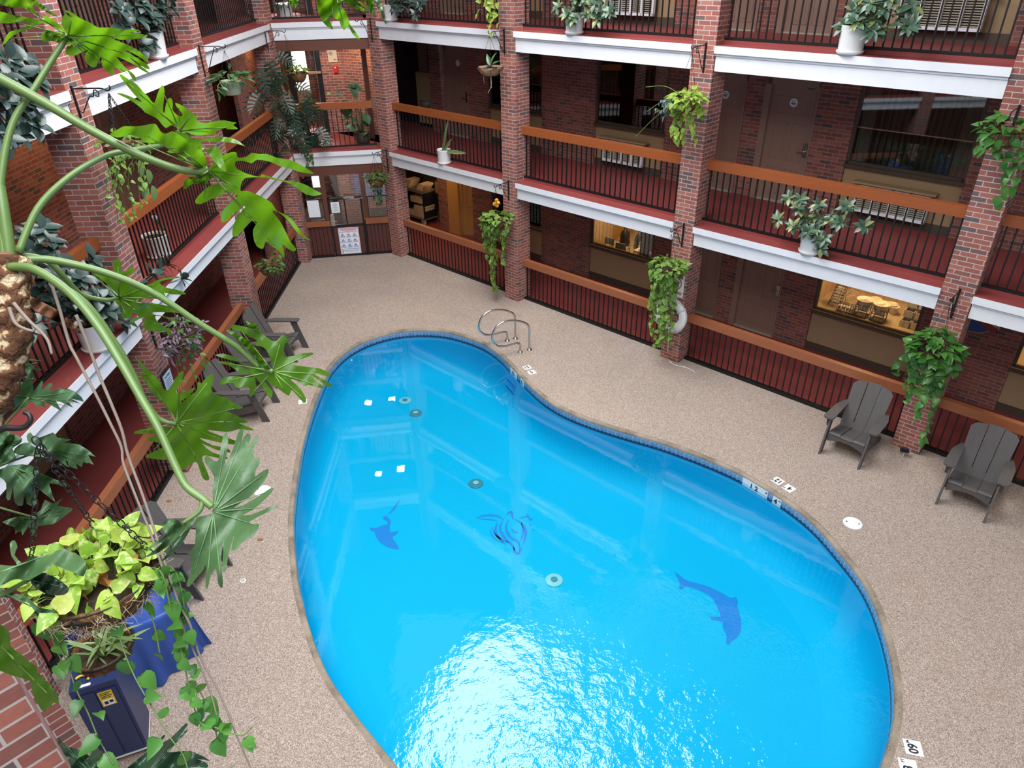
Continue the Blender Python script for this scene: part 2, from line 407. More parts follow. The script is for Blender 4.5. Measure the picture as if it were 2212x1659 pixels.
t = NT('coconut_fibre'); p = t.gen_pos(); mp = t.n('Mapping'); t.t.links.new(p, mp.inputs[0]); mp.inputs['Scale'].default_value = (1,1,.35)
g = t.noise(55, mp.outputs[0], 6, .8); M['coir'] = t.done(t.pbsdf(t.ramp(g, [(.3,(.07,.03,.012)),(.5,(.24,.12,.05)),(.72,(.46,.28,.14))]), .95, 0, .1, t.bump(g, 1.0, .02)))
M['bark'] = plain('cork_bark', (.34,.19,.10), .9, 0, .5, 25, .8)
M['greenpot'] = plain('dark_green_pot', (.012,.05,.035), .4, 0, .1, 8)
M['darkpot'] = plain('glazed_brown_pot', (.05,.035,.022), .3, 0, .3, 30)
M['palepot'] = plain('pale_green_pot', (.33,.36,.24), .5, 0, .12, 12)
M['deadstem'] = plain('grey_root', (.20,.16,.135), .85, 0, .2, 40, .3)
# ================================================================== the building
Z2, Z3, Z4 = 2.745, 5.61, 8.47
LV = {'ground': 0.0, 'middle': Z2, 'upper': Z3}
RC = [(-14.895,-14.515), (-10.665,-10.27), (-6.415,-6.015), (-2.03,-1.62), (2.30,2.70)]
LC = [(17.69,18.10), (13.13,13.55), (8.93,9.34), (4.65,5.06), (.36,.78)]
BACKC = None
ROOF = 10.6
def column(fr, a0, a1, name, d0=0.0, d1=.42):
    struct(MB().box(fr, a0, a1, d0, d1, 0, ROOF).build('brick_column', M['brick']))
for a0, a1 in RC: column(RF, a0, a1, '')
for a0, a1 in LC: column(LF, a0, a1, '')

trim_n = [0]
def fascia(fr, a0, a1, f, zb, lab=None):
    b = MB().box(fr, a0, a1, -.035, .10, f-.112, f-.006)
    b.box(fr, a0+.01, a1-.01, .022, .12, zb, f-.112).box(fr, a0+.01, a1-.01, .002, .022, f-.150, f-.112)
    trim_n[0] += 1
    struct(b.build('trim_%d' % trim_n[0], M['white']))
    trim_n[0] += 1
    struct(MB().box(fr, a0, a1, -.028, .42, f-.006, f).build('trim_%d' % trim_n[0], M['redfloor']))
bays_R = [(-14.515,-10.665), (-10.27,-6.415), (-6.015,-2.03), (-1.62,2.30)]
bays_L = [(13.55,17.69), (9.34,13.13), (5.06,8.93), (.78,4.65)]
for f, zb in ((Z2, 2.395), (Z3, 5.24), (Z4, 8.10)):
    for a0, a1 in bays_R: fascia(RF, a0, a1, f, zb)
    for a0, a1 in bays_L: fascia(LF, a0, a1, f, zb)
    fascia(BF, -.02, 2.16, f, zb)
# corridor floors and soffits
def slab(fr, a0, a1, d0, d1, f, th=.29):
    struct(MB().box(fr, a0, a1, d0, d1, f-.02, f).build('floor_corridor', M['redfloor']))
    struct(MB().box(fr, a0, a1, max(d0,.1), d1, f-th, f-.02).build('ceiling_corridor', M['soffit']))
for f in (Z2, Z3, Z4):
    slab(RF, -17.6, 4.2, .40, 3.2, f); slab(LF, -1.5, 22.0, .40, 2.3, f)
    slab(BF, -.1, 2.3, .40, 5.6, f)
struct(MB().box(RF, -17.6, 4.2, .27, 3.2, -.12, .0).build('floor_corridor', M['redfloor']))
struct(MB().box(LF, -1.5, 22.0, .27, 2.3, -.12, .0).build('floor_corridor', M['redfloor']))
struct(MB().box(BF, -.1, 2.3, .16, 5.6, -.12, .0).build('floor_corridor', M['redfloor']))

# ------------------------------------------------------------------ railings
bal_cache = {}
def railing(fr, a0, a1, level, label, ground=False, d=.26, thick=.10, mat=None, off=0.0):
    f = LV[level]
    o = thing('railing', label, 'railing', fr.P((a0+a1)/2, d, f), 'balcony railings of the %s level' % level)
    zt0, zt1 = (f+.82, f+.972) if ground else (f+.945, f+1.10)
    MB().box(fr, a0, a1, d-thick/2-.02, d+thick/2-.02, zt0, zt1).build('handrail', mat or (M['timber_low'] if ground else M['timber']), o)
    b = MB()
    if ground: b.box(fr, a0, a1, d-.04, d+.045, f, f+.055)
    else:
        b.box(fr, a0, a1, d-.022, d+.022, f+.055, f+.095)
    b.build('bottom_rail', M['ironblack'], o)
    if not ground: MB().box(fr, a0, a1, d-.02, d+.02, f, f+.055).build('curb', M['redfloor'], o)
    n = int(round((a1-a0)/.119)); st = (a1-a0)/n
    zb = f+.055 if ground else f+.095
    key = (round(zt0-zb, 3), id(fr))
    first = None
    for k in range(n):
        a = a0+st*(k+.5)
        p = fr.P(a, d, zb)
        if key not in bal_cache:
            q = MB().box(fr, -.0095, .0095, -.0095, .0095, 0, zt0-zb+.01)
            bb = q.build('baluster', M['ironblack'], None)
            # re-centre the template on its own origin
            sh = fr.P(0, 0, 0)
            for vv in bb.data.vertices: vv.co = V3(*vv.co)-sh
            bal_cache[key] = bb.data
            bpy.data.objects.remove(bb)
        ob = bpy.data.objects.new('baluster', bal_cache[key]); COL.objects.link(ob)
        ob.parent = o; ob.location = p - V3(*WLOC[o.name])
    return o
nmR = ['farthest bay of the right facade', 'second bay of the right facade', 'third bay of the right facade', 'bay at the right photo edge']
nmL = ['farthest bay of the left facade', 'second bay of the left facade', 'nearest bay of the left facade', '']
for lv in ('ground', 'middle', 'upper'):
    what = {'ground': 'brown timber topped railing at deck level,', 'middle': 'orange timber topped balcony railing, middle level,', 'upper': 'black balcony railing, upper level,'}[lv]
    for i, (a0, a1) in enumerate(bays_R): railing(RF, a0, a1, lv, what+' '+nmR[i], lv == 'ground')
    for i, (a0, a1) in enumerate(bays_L): 
        if i < 3: railing(LF, a0, a1, lv, what+' '+nmL[i], lv == 'ground')
railing(BF, -.0, 2.02, 'middle', 'short orange timber topped railing across the middle balcony of the back wall', d=.20)
railing(BF, -.0, 2.02, 'upper', 'short black railing across the upper balcony of the back wall', d=.20)

# ------------------------------------------------------------------ right corridor wall
wall_bk = MB()
D0 = 2.2
for a0, a1 in ((-8.16,-7.40), (-6.49,-6.14), (-5.17,-4.48), (-2.6,-1.1), (.77,4.2), (-11.5,-9.96), (-14.0,-13.25)):
    wall_bk.box(RF, a0, a1, D0, D0+.10, 0, Z4)
wall_bk.box(RF, -15.42, -15.0, D0, D0+.25, 0, Z4)
wall_bk.box(RF, -17.6, -15.42, 3.0, 3.2, 0, Z4)
struct(wall_bk.build('wall_right', M['brick_shade']))
win_n = [0]
def window(fr, a0, a1, f, sill, top, D, lit=False):
    win_n[0] += 1
    o = bpy.data.objects.new('window_%d' % win_n[0], None); COL.objects.link(o); p = fr.P((a0+a1)/2, D, f); o.location = p; WLOC[o.name] = p; o['kind'] = 'structure'
    b = MB(); w = .05
    for x0, x1, z0, z1 in ((a0, a0+w, sill, top), (a1-w, a1, sill, top), (a0, a1, sill, sill+w), (a0, a1, top-w, top)):
        b.box(fr, x0, x1, D+.02, D+.10, z0, z1)
    b.box(fr, a0-.02, a1+.02, D-.03, D+.12, sill-.05, sill)
    b.build('window_frame', M['frame'], o)
    MB().box(fr, a0+w, a1-w, D+.055, D+.061, sill+w, top-w).build('pane', M['glass'] if not lit else M['glass_clear'], o)
    MB().box(fr, a0, a1, D+.06, D+.12, f+.15, sill-.05).build('panel', M['brown'] if lit else M['tan'], o)
    MB().box(fr, a0, a1, D+.04, D+.14, f, f+.15).build('base_board', M['basebrown'], o)
    MB().box(fr, a0, a1, D+.04, D+.14, top, f+2.6).build('panel', M['basebrown'], o)
    return o
WIN = [(-13.25,-11.5), (-9.96,-8.16), (-4.48,-2.6), (-1.1,.77)]
def drape(fr, a0, a1, d, z0, z1, amp=.03, per=.11, ang=0):
    n = max(8, int((a1-a0)/per*6)); vs = []; f = []; uv = []
    for i in range(n+1):
        a = a0+(a1-a0)*i/n; dd = d+amp*math.sin(i/6*2*PI)+amp*.4*math.sin(i*1.7)
        vs += [fr.P(a, dd, z0), fr.P(a, dd*1.0, z1)]
    for i in range(n): f.append((2*i, 2*i+2, 2*i+3, 2*i+1)); uv.append([(i/n*(a1-a0), 0), ((i+1)/n*(a1-a0), 0), ((i+1)/n*(a1-a0), 1), (i/n*(a1-a0), 1)])
    return MB().add(vs, f, uv)
for lv in ('middle', 'upper'):
    f = LV[lv]
    for i, (a0, a1) in enumerate(WIN):
        window(RF, a0, a1, f, f+.90, f+2.32, D0)
        if lv == 'upper': continue
        where = ['behind the far right column', 'in the second bay', 'in the third bay', 'at the right edge'][i]
        cu = thing('curtain', 'grey sheer curtain behind the middle level window '+where, 'curtain', RF.P((a0+a1)/2, D0+.3, f+.9), 'sheer curtains of the middle level')
        drape(RF, a0+.1, a1-.1, D0+.30, f+.7, f+2.5).build('sheer_panel', M['curtain'], cu, True)
        drape(RF, a0+.04, a0+.26, D0+.22, f+.7, f+2.5, .02, .07).build('drape', M['drape'], cu, True)
        drape(RF, a1-.30, a1-.06, D0+.22, f+.7, f+2.5, .02, .07).build('drape', M['drape'], cu, True)
# dark rooms behind the middle and upper windows
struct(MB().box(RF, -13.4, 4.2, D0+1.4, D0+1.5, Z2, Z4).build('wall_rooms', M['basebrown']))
# air conditioners under the windows
def ac(a0, a1, f, lab):
    o = thing('air_conditioner', lab, 'air conditioner', RF.P((a0+a1)/2, 2.1, f+.2), 'air conditioner grilles below the windows')
    b = MB(); w = a1-a0
    b.box(RF, a0, a1, 2.06, 2.19, f+.17, f+.215).box(RF, a0, a1, 2.06, 2.19, f+.60, f+.63)
    for k in range(5): b.box(RF, a0+w*k/4-.02*(k/2), a0+w*k/4+.04-.02*(k/2), 2.06, 2.19, f+.17, f+.63)
    b.build('grille_frame', M['white'], o)
    g = MB()
    for k in range(11): g.box(RF, a0+.02, a1-.02, 2.10, 2.125, f+.222+k*.034, f+.238+k*.034)
    g.build('louver', M['drape'], o)
    MB().box(RF, a0, a1, 2.15, 2.19, f+.215, f+.60).build('back_plate', M['basebrown'], o)
    MB().box(RF, a0-.08, a1+.08, 2.0, 2.19, f+.655, f+.685).build('ledge', M['tan'], o)
for lv in ('middle', 'upper'):
    f = LV[lv]
    ac(-4.14,-2.97, f, 'white louvred air conditioner under the %s level window of the third bay' % lv)
    ac(-9.64,-8.57, f, 'white louvred air conditioner under the %s level window of the second bay' % lv)
# ------------------------------------------------------------------ doors
door_n = [0]
def door(fr, a0, a1, f, D, hinge_frame='left', sign=None, handle='right', mat='doorpaint', top=2.05):
    door_n[0] += 1
    o = bpy.data.objects.new('door_%d' % door_n[0], None); COL.objects.link(o); p = fr.P((a0+a1)/2, D, f); o.location = p; WLOC[o.name] = p; o['kind'] = 'structure'
    b = MB()
    b.box(fr, a0-.12, a0, D-.02, D+.12, f, f+top+.1).box(fr, a1, a1+.03, D-.02, D+.12, f, f+top+.1).box(fr, a0-.12, a1+.03, D-.02, D+.12, f+top, f+top+.4)
    b.build('door_frame', M['doorpaint'], o)
    MB().box(fr, a0, a1, D+.05, D+.095, f+.02, f+top).build('door_leaf', M[mat], o)
    w = a1-a0; q = MB()
    for c0, c1 in ((.14,.46), (.54,.86)):
        for z0, z1 in ((.14,.62), (.78,1.42), (1.56,1.86)):
            x0, x1 = a0+w*c0, a0+w*c1; e = .018
            for r in ((x0, x1, z0, z0+e), (x0, x1, z1-e, z1), (x0, x0+e, z0, z1), (x1-e, x1, z0, z1)):
                q.box(fr, r[0], r[1], D+.043, D+.06, f+r[2], f+r[3])
            q.box(fr, x0+.05, x1-.05, D+.045, D+.06, f+z0+.05, f+z1-.05)
    q.build('raised_panel', M[mat], o)
    MB().box(fr, a0, a1, D-.01, D+.1, f, f+.025).build('threshold', M['drape'], o)
    s = a1-.06 if handle == 'right' else a0+.06
    h = MB().box(fr, s-.035, s+.035, D+.02, D+.05, f+.88, f+1.12)
    h.tube([fr.P(s, D+.02, f+.98), fr.P(s, D-.03, f+.98), fr.P(s-.12*(1 if handle == 'right' else -1), D-.035, f+.98)], .011, 8)
    h.build('door_handle', M['steel'], o)
    if sign is not None:
        c = fr.P((a0+a1)/2, D+.047, f+1.77)
        MB().lathe([(.0,-.0),(.072,0),(.075,.004),(.072,.008),(0,.008)], (0,0,0), 24, axis=-fr.d).build('number_plate', M['whiteplastic'], o, loc=c)
        if sign:
            pl = text(sign, .055, M['ink'], o, basis_M(c - fr.d*.0095 - V3(0,0,.012), fr.u, (0,0,1)), 'room_number', .002)
            text('Room', .03, M['ink'], o, basis_M(c - fr.d*.0095 + V3(0,0,.035), fr.u, (0,0,1)), 'room_caption')
    return o
for lv in ('ground', 'middle', 'upper'):
    f = LV[lv]
    door(RF, -6.02,-5.17, f, D0, sign='426' if lv == 'middle' else ('' if lv == 'upper' else None))
    door(RF, -7.34,-6.52, f, D0, sign='427' if lv == 'middle' else ('' if lv == 'upper' else None), handle='left')
    if lv != 'ground': door(RF, -14.71,-14.0, f, D0, sign='')
# small dark oval plaque above door 426
o = thing('plaque', 'small dark oval plaque above the corner of the door numbered 426', 'plaque', RF.P(-5.33, 2.19, 4.86))
MB().lathe([(0,0),(.10,0),(.105,.006),(.10,.012),(0,.012)], (0,0,0), 28, axis=-RF.d).build('plate', M['basebrown'], o, loc=RF.P(-5.33, D0+.04, 4.86))
MB().tube([RF.P(-5.33, D0+.03, 4.86)+RF.u*.105*math.cos(k*PI/14)+V3(0,0,.075*math.sin(k*PI/14)) for k in range(28)], .005, 6, closed=True).build('rim', M['drape'], o)

# ------------------------------------------------------------------ left corridor wall
DL = 2.05
b = MB()
for y0, y1 in ((14.35, 22.0), (9.6, 13.25), (-1.5, 8.0)): b.box(LF, y0, y1, DL, DL+.25, 0, Z4)
for f in (0, Z2, Z3):
    b.box(LF, 13.25, 14.35, DL, DL+.25, f+2.1, f+2.9); b.box(LF, 8.0, 9.6, DL, DL+.25, f+2.3, f+2.9)
struct(b.build('wall_left', M['brick_shade']))
struct(MB().box(LF, -1.5, 22.0, DL+.30, DL+.35, 0, Z4).build('wall_left_inner', M['basebrown']))
for f in (0, Z2, Z3):
    door(LF, 13.4, 14.25, f, DL)
    window(LF, 8.0, 9.6, f, f+.9, f+2.3, DL)
# end of the left corridor: timber framed glazed door
for f in (0, Z2, Z3):
    e = Fr((-7.2, 21.6, 0), (1,0,0), (0,1,0))
    struct(MB().box(e, 0, 1.0, 0, .2, f, f+2.6).build('wall_end', M['brick_shade']))
    struct(MB().box(e, 1.0, 1.5, .05, .2, f, f+2.6).build('wall_end', M['darkwood']))
    bb = MB()
    for a in (1.0, 1.25, 1.5): bb.box(e, a-.06, a+.06, -.03, .06, f, f+2.6)
    trim_n[0] += 1; struct(bb.build('trim_%d' % trim_n[0], M['timber_low']))

# ------------------------------------------------------------------ back wall passage (middle and upper) and poolside screen (ground)
for f, zb in ((Z2, 5.24), (Z3, 8.10)):
    o = struct(MB().box(BF, -.1, 2.12, .05, .22, zb-.235, zb).build('trim_beam', M['darkwood']))
struct(MB().box(BF, -.1, 2.14, .05, .22, 2.155, 2.395).build('trim_beam', M['darkwood']))
for f in (0, Z2, Z3):
    # brick: straight stretch, then the corner that comes towards the court
    b = MB().box(BF, .74, 1.28, 2.2, 2.4, f, f+2.6)
    e = Fr(BF.P(1.28, 2.2, 0), BF.u*.8 - BF.d*.6, BF.u*.6 + BF.d*.8)
    b.box(e, 0, 1.2, 0, .2, f, f+2.6)
    b.box(BF, .30, .62, 2.9, 3.1, f, f+2.6)
    struct(b.build('wall_back', M['brick']))
    struct(MB().box(BF, 1.84, 1.96, 1.2, 1.34, f, f+2.45).build('trim_post', M['darkwood']))
    q = MB().box(BF, -.15, .03, 2.2, 2.3, f, f+2.6).box(BF, .61, .735, 2.2, 2.3, f, f+2.6)
    struct(q.build('door_jamb', M['black']))
    struct(MB().box(BF, .595, .612, 2.18, 2.22, f, f+2.6).build('door_edge', M['steel']))
    struct(MB().box(BF, -.4, .62, 3.6, 3.7, f, f+.9).build('wall_outside', M['drape']))
    struct(MB().box(BF, -1.2, .70, 5.4, 5.5, f, f+2.6).build('wall_outside', M['white']))
    MBp = MB().box(BF, .03, .60, 2.24, 2.25, f, f+2.6); struct(MBp.build('pane', M['glass_clear']))
    struct(MB().box(BF, 2.1, 2.2, .25, 5.4, f, f+2.6).build('wall_passage', M['brick_shade'])); struct(MB().box(BF, -1.2, -1.1, .25, 5.4, f, f+2.6).build('wall_passage', M['brick_shade']))
o = thing('fire_alarm', 'small red fire alarm box on the brick of the middle level passage', 'fire alarm', BF.P(1.10, 2.19, 4.33))
MB().box(BF, 1.05, 1.15, 2.14, 2.2, 4.25, 4.41).build('housing', plain('alarm_red', (.55,.02,.02), .4), o); MB().box(BF, 1.085, 1.115, 2.13, 2.145, 4.36, 4.39).build('lens', M['whiteplastic'], o)
o = thing('wall_sign', 'white rounded notice above the fire alarm on the brick passage wall', 'sign', BF.P(1.06, 2.19, 4.62))
MB().box(BF, .95, 1.18, 2.185, 2.2, 4.50, 4.78).build('sign_plate', M['bowl'], o)
q = MB()
for k in range(4): q.box(BF, .98, 1.06+.02*(k % 2), 2.180, 2.186, 4.74-.022*k, 4.748-.022*k)
for k in range(2): q.box(BF, 1.08, 1.15, 2.180, 2.186, 4.57-.02*k, 4.577-.02*k)
q.build('printed_lines', M['ink'], o)
o = thing('door_bar', 'black and tan push bar across the open passage door of the middle level', 'push bar', BF.P(.46, 2.17, 4.26))
MB().box(BF, .24, .40, 2.12, 2.18, 4.235, 4.29).build('lock_case', M['black'], o); MB().box(BF, .40, .72, 2.12, 2.18, 4.25, 4.30).build('bar', M['tan'], o)
o = thing('notice', 'tan square notice on the glass of the middle level passage door', 'notice', BF.P(.50, 2.86, 4.6))
MB().box(BF, .40, .60, 2.86, 2.89, 4.50, 4.75).build('notice_sheet', M['tan'], o)
# ground floor timber screen
sc = bpy.data.objects.new('wall_screen', None); COL.objects.link(sc); sc['kind'] = 'structure'; WLOC['wall_screen'] = (0,0,0)
def part(parent, name, mat, *boxes, fr=BF):
    q = MB()
    for bx in boxes: q.box(fr, *bx)
    return q.build(name, mat, parent)
part(sc, 'post', M['darkwood'], (.50,.605,.04,.17,.98,2.16)); part(sc, 'post', M['darkwood'], (1.485,1.60,.04,.17,.98,2.16))
part(sc, 'mid_rail', M['timber_low'], (-.06,.61,.02,.17,.85,.99)); part(sc, 'mid_rail', M['timber_low'], (1.475,2.13,.02,.17,.85,1.0))
for a0, a1 in ((-.04,.60), (1.515,2.11)):
    q = MB(); n = 6; w = (a1-a0)/n
    for k in range(n): q.box(BF, a0+w*k+.006, a0+w*(k+1)-.006, .08, .13, .06, .86)
    q.build('board_panel', M['board'], sc)
    part(sc, 'backing', M['ironblack'], (a0,a1,.12,.14,.06,.86)); part(sc, 'bottom_rail', M['ironblack'], (a0,a1,.04,.12,0,.06))
part(sc, 'pane', M['glass'], (-.04,.50,.10,.106,.99,2.16)); part(sc, 'pane', M['glass'], (1.60,2.11,.10,.106,1.0,2.16)); part(sc, 'pane', M['glass'], (.605,1.485,.10,.106,1.57,2.16))
q = MB()
for a0, a1 in ((-.04,.50), (1.61,2.11)):
    for r in ((a0,a0+.02,.99,1.56), (a1-.02,a1,.99,1.56), (a0,a1,1.54,1.56), (a0,a1,.99,1.01)): q.box(BF, r[0], r[1], .08, .11, r[2], r[3])
q.build('pane_frame', M['ironblack'], sc)
g = thing('pool_gate', 'black framed glazed pool gate with timber kick panel at the back wall', 'gate', BF.P(1.06, .05, 0))
part(g, 'gate_frame', M['ironblack'], (.615,.655,.02,.08,.02,1.57), (1.435,1.475,.02,.08,.02,1.57), (.615,1.475,.02,.08,1.53,1.57), (.615,1.475,.02,.08,.83,.87), (.615,1.475,.02,.08,.02,.06), (1.02,1.05,.03,.07,.87,1.53))
part(g, 'pane', M['glass'], (.655,1.435,.045,.051,.87,1.53))
q = MB()
for k in range(7): q.box(BF, .655+.1114*k+.004, .655+.1114*(k+1)-.004, .04, .07, .06, .83)
q.build('kick_panel', M['board'], g)
lk = part(g, 'lock', M['steel'], (.63,.735,-.01,.03,.86,1.17)); MB().tube([BF.P(.68,-.01,1.0), BF.P(.68,-.06,1.0), BF.P(.79,-.06,1.0)], .012).build('lever', M['steel'], lk)
part(g, 'door_closer', M['steel'], (1.03,1.30,-.03,.03,1.56,1.62)); part(g, 'closer_arm', M['steel'], (1.20,1.52,-.02,0,1.545,1.56))
part(g, 'hinge_post', M['ironblack'], (1.478,1.512,.02,.08,0,.98))
def sheet(name, label, cat, a0, a1, z0, z1, d):
    o = thing(name, label, cat, BF.P((a0+a1)/2, d, (z0+z1)/2)); MB().box(BF, a0, a1, d, d+.004, z0, z1).build('sheet', M['paper'], o); return o
sheet('notice', 'blank backed white sign board on the glass left of the pool gate', 'notice', .10,.39, 1.10,1.54, .06)
o = sheet('notice', 'small white paper notice on the upper pane of the pool gate', 'notice', .69,.90, 1.20,1.48, .010)
q = MB()
for k in range(9): q.box(BF, .76-.02*(k % 3), .83+.02*(k % 3), .0085, .0101, 1.45-.026*k, 1.456-.026*k)
q.build('printed_lines', M['ink'], o)
o = sheet('poster', 'large white safety poster with blue border and red heading on pool gate', 'poster', .775,1.30, .07,.79, .012)
q = MB(); F_ = lambda *r: q.box(BF, r[0], r[1], .0095, .0121, r[2], r[3])
F_(.79,1.285,.775,.78); F_(.79,1.285,.08,.085); F_(.79,.795,.08,.78); F_(1.28,1.285,.08,.78); F_(.79,1.285,.675,.682); F_(.79,1.285,.205,.212)
q.build('blue_border', M['blue_ink'], o)
q = MB()
for k in range(3): F_(.81+.02*k,1.27-.02*k,.755-.024*k,.765-.024*k)
for c_ in range(3): F_(.83+.16*c_,.90+.16*c_,.650,.656)
F_(.815,.835,.10,.19)
q.build('red_heading', M['red_ink'], o)
q = MB()
for c_ in range(3):
    for r_ in range(3):
        x = .83+.155*c_; z = .585-.14*r_
        F_(x+.01,x+.07,z,z+.018); F_(x+.03,x+.05,z+.018,z+.034)
        for k in range(3): F_(x-.015,x+.105,z-.022-.018*k,z-.016-.018*k)
for k in range(2): F_(.86,1.24,.165-.03*k,.171-.03*k)
q.build('pictograms', M['blue_ink'], o)
sc2 = struct(MB().box(BF, 1.62, 2.08, .9, 1.0, 0, 1.0).build('wall_low', M['brick_shade']))
# ================================================================== pool and deck
PX = [(862,1659),(771,1547.5),(733,1496),(706,1455),(682,1398),(663,1339),(644,1263),(635,1181),(633,1110),(640,1047.5),(653.6,960.7),(668.5,906.5),(682,866),(695.6,833),(709,801),(725.5,779),(752.6,754.6),(788,735.6),(823,723.4),(861,715),(904.5,711.7),(942.5,712.6),(968,716),(1008.5,726.8),(1046.5,741.7),(1076.3,762),(1106,792),(1138.7,827),(1171,857),(1209,881.4),(1252.6,900.4),(1306.8,919.4),(1361,935.6),(1429,954.6),(1496.7,979),(1550,1000),(1600,1022),(1658,1056.7),(1697,1081.7),(1738.7,1112),(1777.5,1148),(1805,1181.5),(1835.7,1217.6),(1865.6,1256),(1893,1311),(1915.4,1380.5),(1929,1438.7),(1935,1499.5),(1933.4,1549),(1923.7,1596),(1904,1651.7)]
pts = np.array([on_z(*p)[:2] for p in PX])
e0, e1 = pts[-1], pts[0]
close = np.array([(3.25,3.45),(2.6,3.05),(1.8,2.85),(.9,2.85),(.0,3.05),(-.65,3.45)])
loop = np.vstack([pts, close])
def resample(L, n, closed=True):
    q = np.vstack([L, L[:1]]) if closed else L
    s = np.concatenate([[0], np.cumsum(np.linalg.norm(np.diff(q, axis=0), axis=1))])
    t = np.linspace(0, s[-1], n, endpoint=not closed)
    return np.stack([np.interp(t, s, q[:, k]) for k in range(q.shape[1])], 1), s[-1]
NP = 300
pool, PERIM = resample(loop, NP)
for _ in range(4): pool = .5*pool + .25*(np.roll(pool, 1, 0)+np.roll(pool, -1, 0))
def normals(L):
    t = np.roll(L, -1, 0)-np.roll(L, 1, 0); t /= np.linalg.norm(t, axis=1)[:, None]
    return np.stack([-t[:, 1], t[:, 0]], 1)
area = .5*np.sum(pool[:,0]*np.roll(pool[:,1],-1)-np.roll(pool[:,0],-1)*pool[:,1])
NRM = normals(pool)*(1 if area > 0 else -1)       # points inwards
def ring(off, z):
    L = pool + NRM*off
    k = int(off*14)
    for _ in range(k*3): L = .5*L+.25*(np.roll(L,1,0)+np.roll(L,-1,0))
    return np.column_stack([L, np.full(NP, z)])
def loft(rings, uvh=None, flip=False):
    mb = MB(); vs = np.vstack(rings); f = []; uv = []
    st = PERIM/NP
    for i in range(len(rings)-1):
        for j in range(NP):
            j2 = (j+1) % NP; q = (i*NP+j, i*NP+j2, (i+1)*NP+j2, (i+1)*NP+j)
            h0, h1 = (uvh[i], uvh[i+1]) if uvh else (0, 1)
            u = [(j*st,h0),((j+1)*st,h0),((j+1)*st,h1),(j*st,h1)]
            if flip: q = q[::-1]; u = u[::-1]
            f.append(q); uv.append(u)
    return mb.add(vs, f, uv)
# deck with the pool cut out of it
def fill_poly(outer, hole, z, step=None):
    vs = [Vector(p) for p in outer]+[Vector(p) for p in hole]; no, nh = len(outer), len(hole)
    ed = [(i,(i+1)%no) for i in range(no)]+[(no+i,no+(i+1)%nh) for i in range(nh)]
    r = delaunay_2d_cdt(vs, ed, [], 0, 1e-5)
    V, F = r[0], r[2]; hp = np.array([p for p in hole]) if nh else None
    def inside(P, L):
        x, y = P; c = False; n = len(L)
        for i in range(n):
            x0,y0 = L[i]; x1,y1 = L[i-1]
            if (y0 > y) != (y1 > y) and x < (x1-x0)*(y-y0)/(y1-y0)+x0: c = not c
        return c
    F2 = []
    for f in F:
        cx = sum(V[k].x for k in f)/len(f); cy = sum(V[k].y for k in f)/len(f)
        if inside((cx,cy), outer) and not (nh and inside((cx,cy), hole)): F2.append(tuple(f))
    return MB().add([(v.x,v.y,z) for v in V], F2)
p_ = lambda fr,a,d: tuple(fr.P(a,d,0)[:2])
outer = [(-5.225,-1.5), (-5.225,18.0), p_(BF,-.05,.1), p_(BF,2.15,.1), p_(RF,-14.9,.27), p_(RF,4.2,.27), (8.2,-1.5)]
lip = ring(-.075, 0)
struct(fill_poly(outer, [tuple(p[:2]) for p in lip], 0.0).build('floor_deck', M['deck']))
struct(loft([ring(-.076,-.0), ring(-.05,.006), ring(-.015,.004), ring(.0,-.012), ring(.004,-.04)], flip=True).build('trim_pool_edge', M['edge'], smooth=True))
WATER = -.125
struct(loft([ring(.0,-.035), ring(.004,-.185)], [.15, 0], flip=True).build('trim_waterline_tile', M['tile']))
R0 = [ring(.006,-.180), ring(.02,-.45), ring(.05,-.66), ring(.14,-.84), ring(.30,-.96), ring(.52,-1.02)]
inner = fill_poly([tuple(p[:2]) for p in R0[-1]], [], -1.02)
pb = loft(R0, flip=True)
pb.add(inner.v, inner.f)
struct(pb.build('floor_pool', M['plaster'], smooth=True))
wv = fill_poly([tuple(p[:2]) for p in ring(.005, 0)], [], WATER)
wo = wv.build('pool_water', M['water']); tag(wo, 'clear blue water filling the kidney shaped pool', 'water', kind='stuff')
FLOOR_P = -1.02

# ------------------------------------------------------------------ pool floor fittings and decals
def catmull(P, n=8, closed=True):
    P = [V3(*p) for p in P]; out = []; k = len(P)
    for i in range(k if closed else k-1):
        if closed: a,b,c,d = P[i-1],P[i],P[(i+1)%k],P[(i+2)%k]
        else: a,b,c,d = P[max(i-1,0)],P[i],P[i+1],P[min(i+2,k-1)]
        for j in range(n):
            t = j/n; out.append(.5*((2*b)+(-a+c)*t+(2*a-5*b+4*c-d)*t*t+(-a+3*b-3*c+d)*t**3))
    if not closed: out.append(P[-1])
    return np.array(out)
def decal(mb, px, smooth=3, z=FLOOR_P+.003, closed=True):
    q = [on_z(*p, z)[:2] for p in px]
    if smooth: q = catmull(q, smooth)
    g = fill_poly([tuple(p) for p in q], [], z); mb.add(g.v, g.f)
zo = lambda ox, oy, s: (lambda L: [(ox+x/s, oy+y/s) for x, y in L])
za = zo(500,1100,3.687); zb_ = zo(1000,1209,3.687)
mb = MB(); decal(mb, zb_([(1686,95),(1772,160),(1860,185),(1960,215),(2075,270),(2130,305),(2170,296),(2192,335),(2185,370),(2205,430),(2216,500),(2212,570),(2180,625),(2140,650),(2115,680),(2095,660),(2100,600),(2070,545),(2065,495),(1985,480),(1968,450),(2050,455),(2025,380),(1990,310),(1930,265),(1850,232),(1780,212),(1745,233),(1718,230),(1728,190)]), 2)
o = tag(mb.build('dolphin_decal', M['decal']), 'deep blue leaping dolphin silhouette on the pool floor at the deep right end', 'decal', 'dolphin decals on the pool floor')
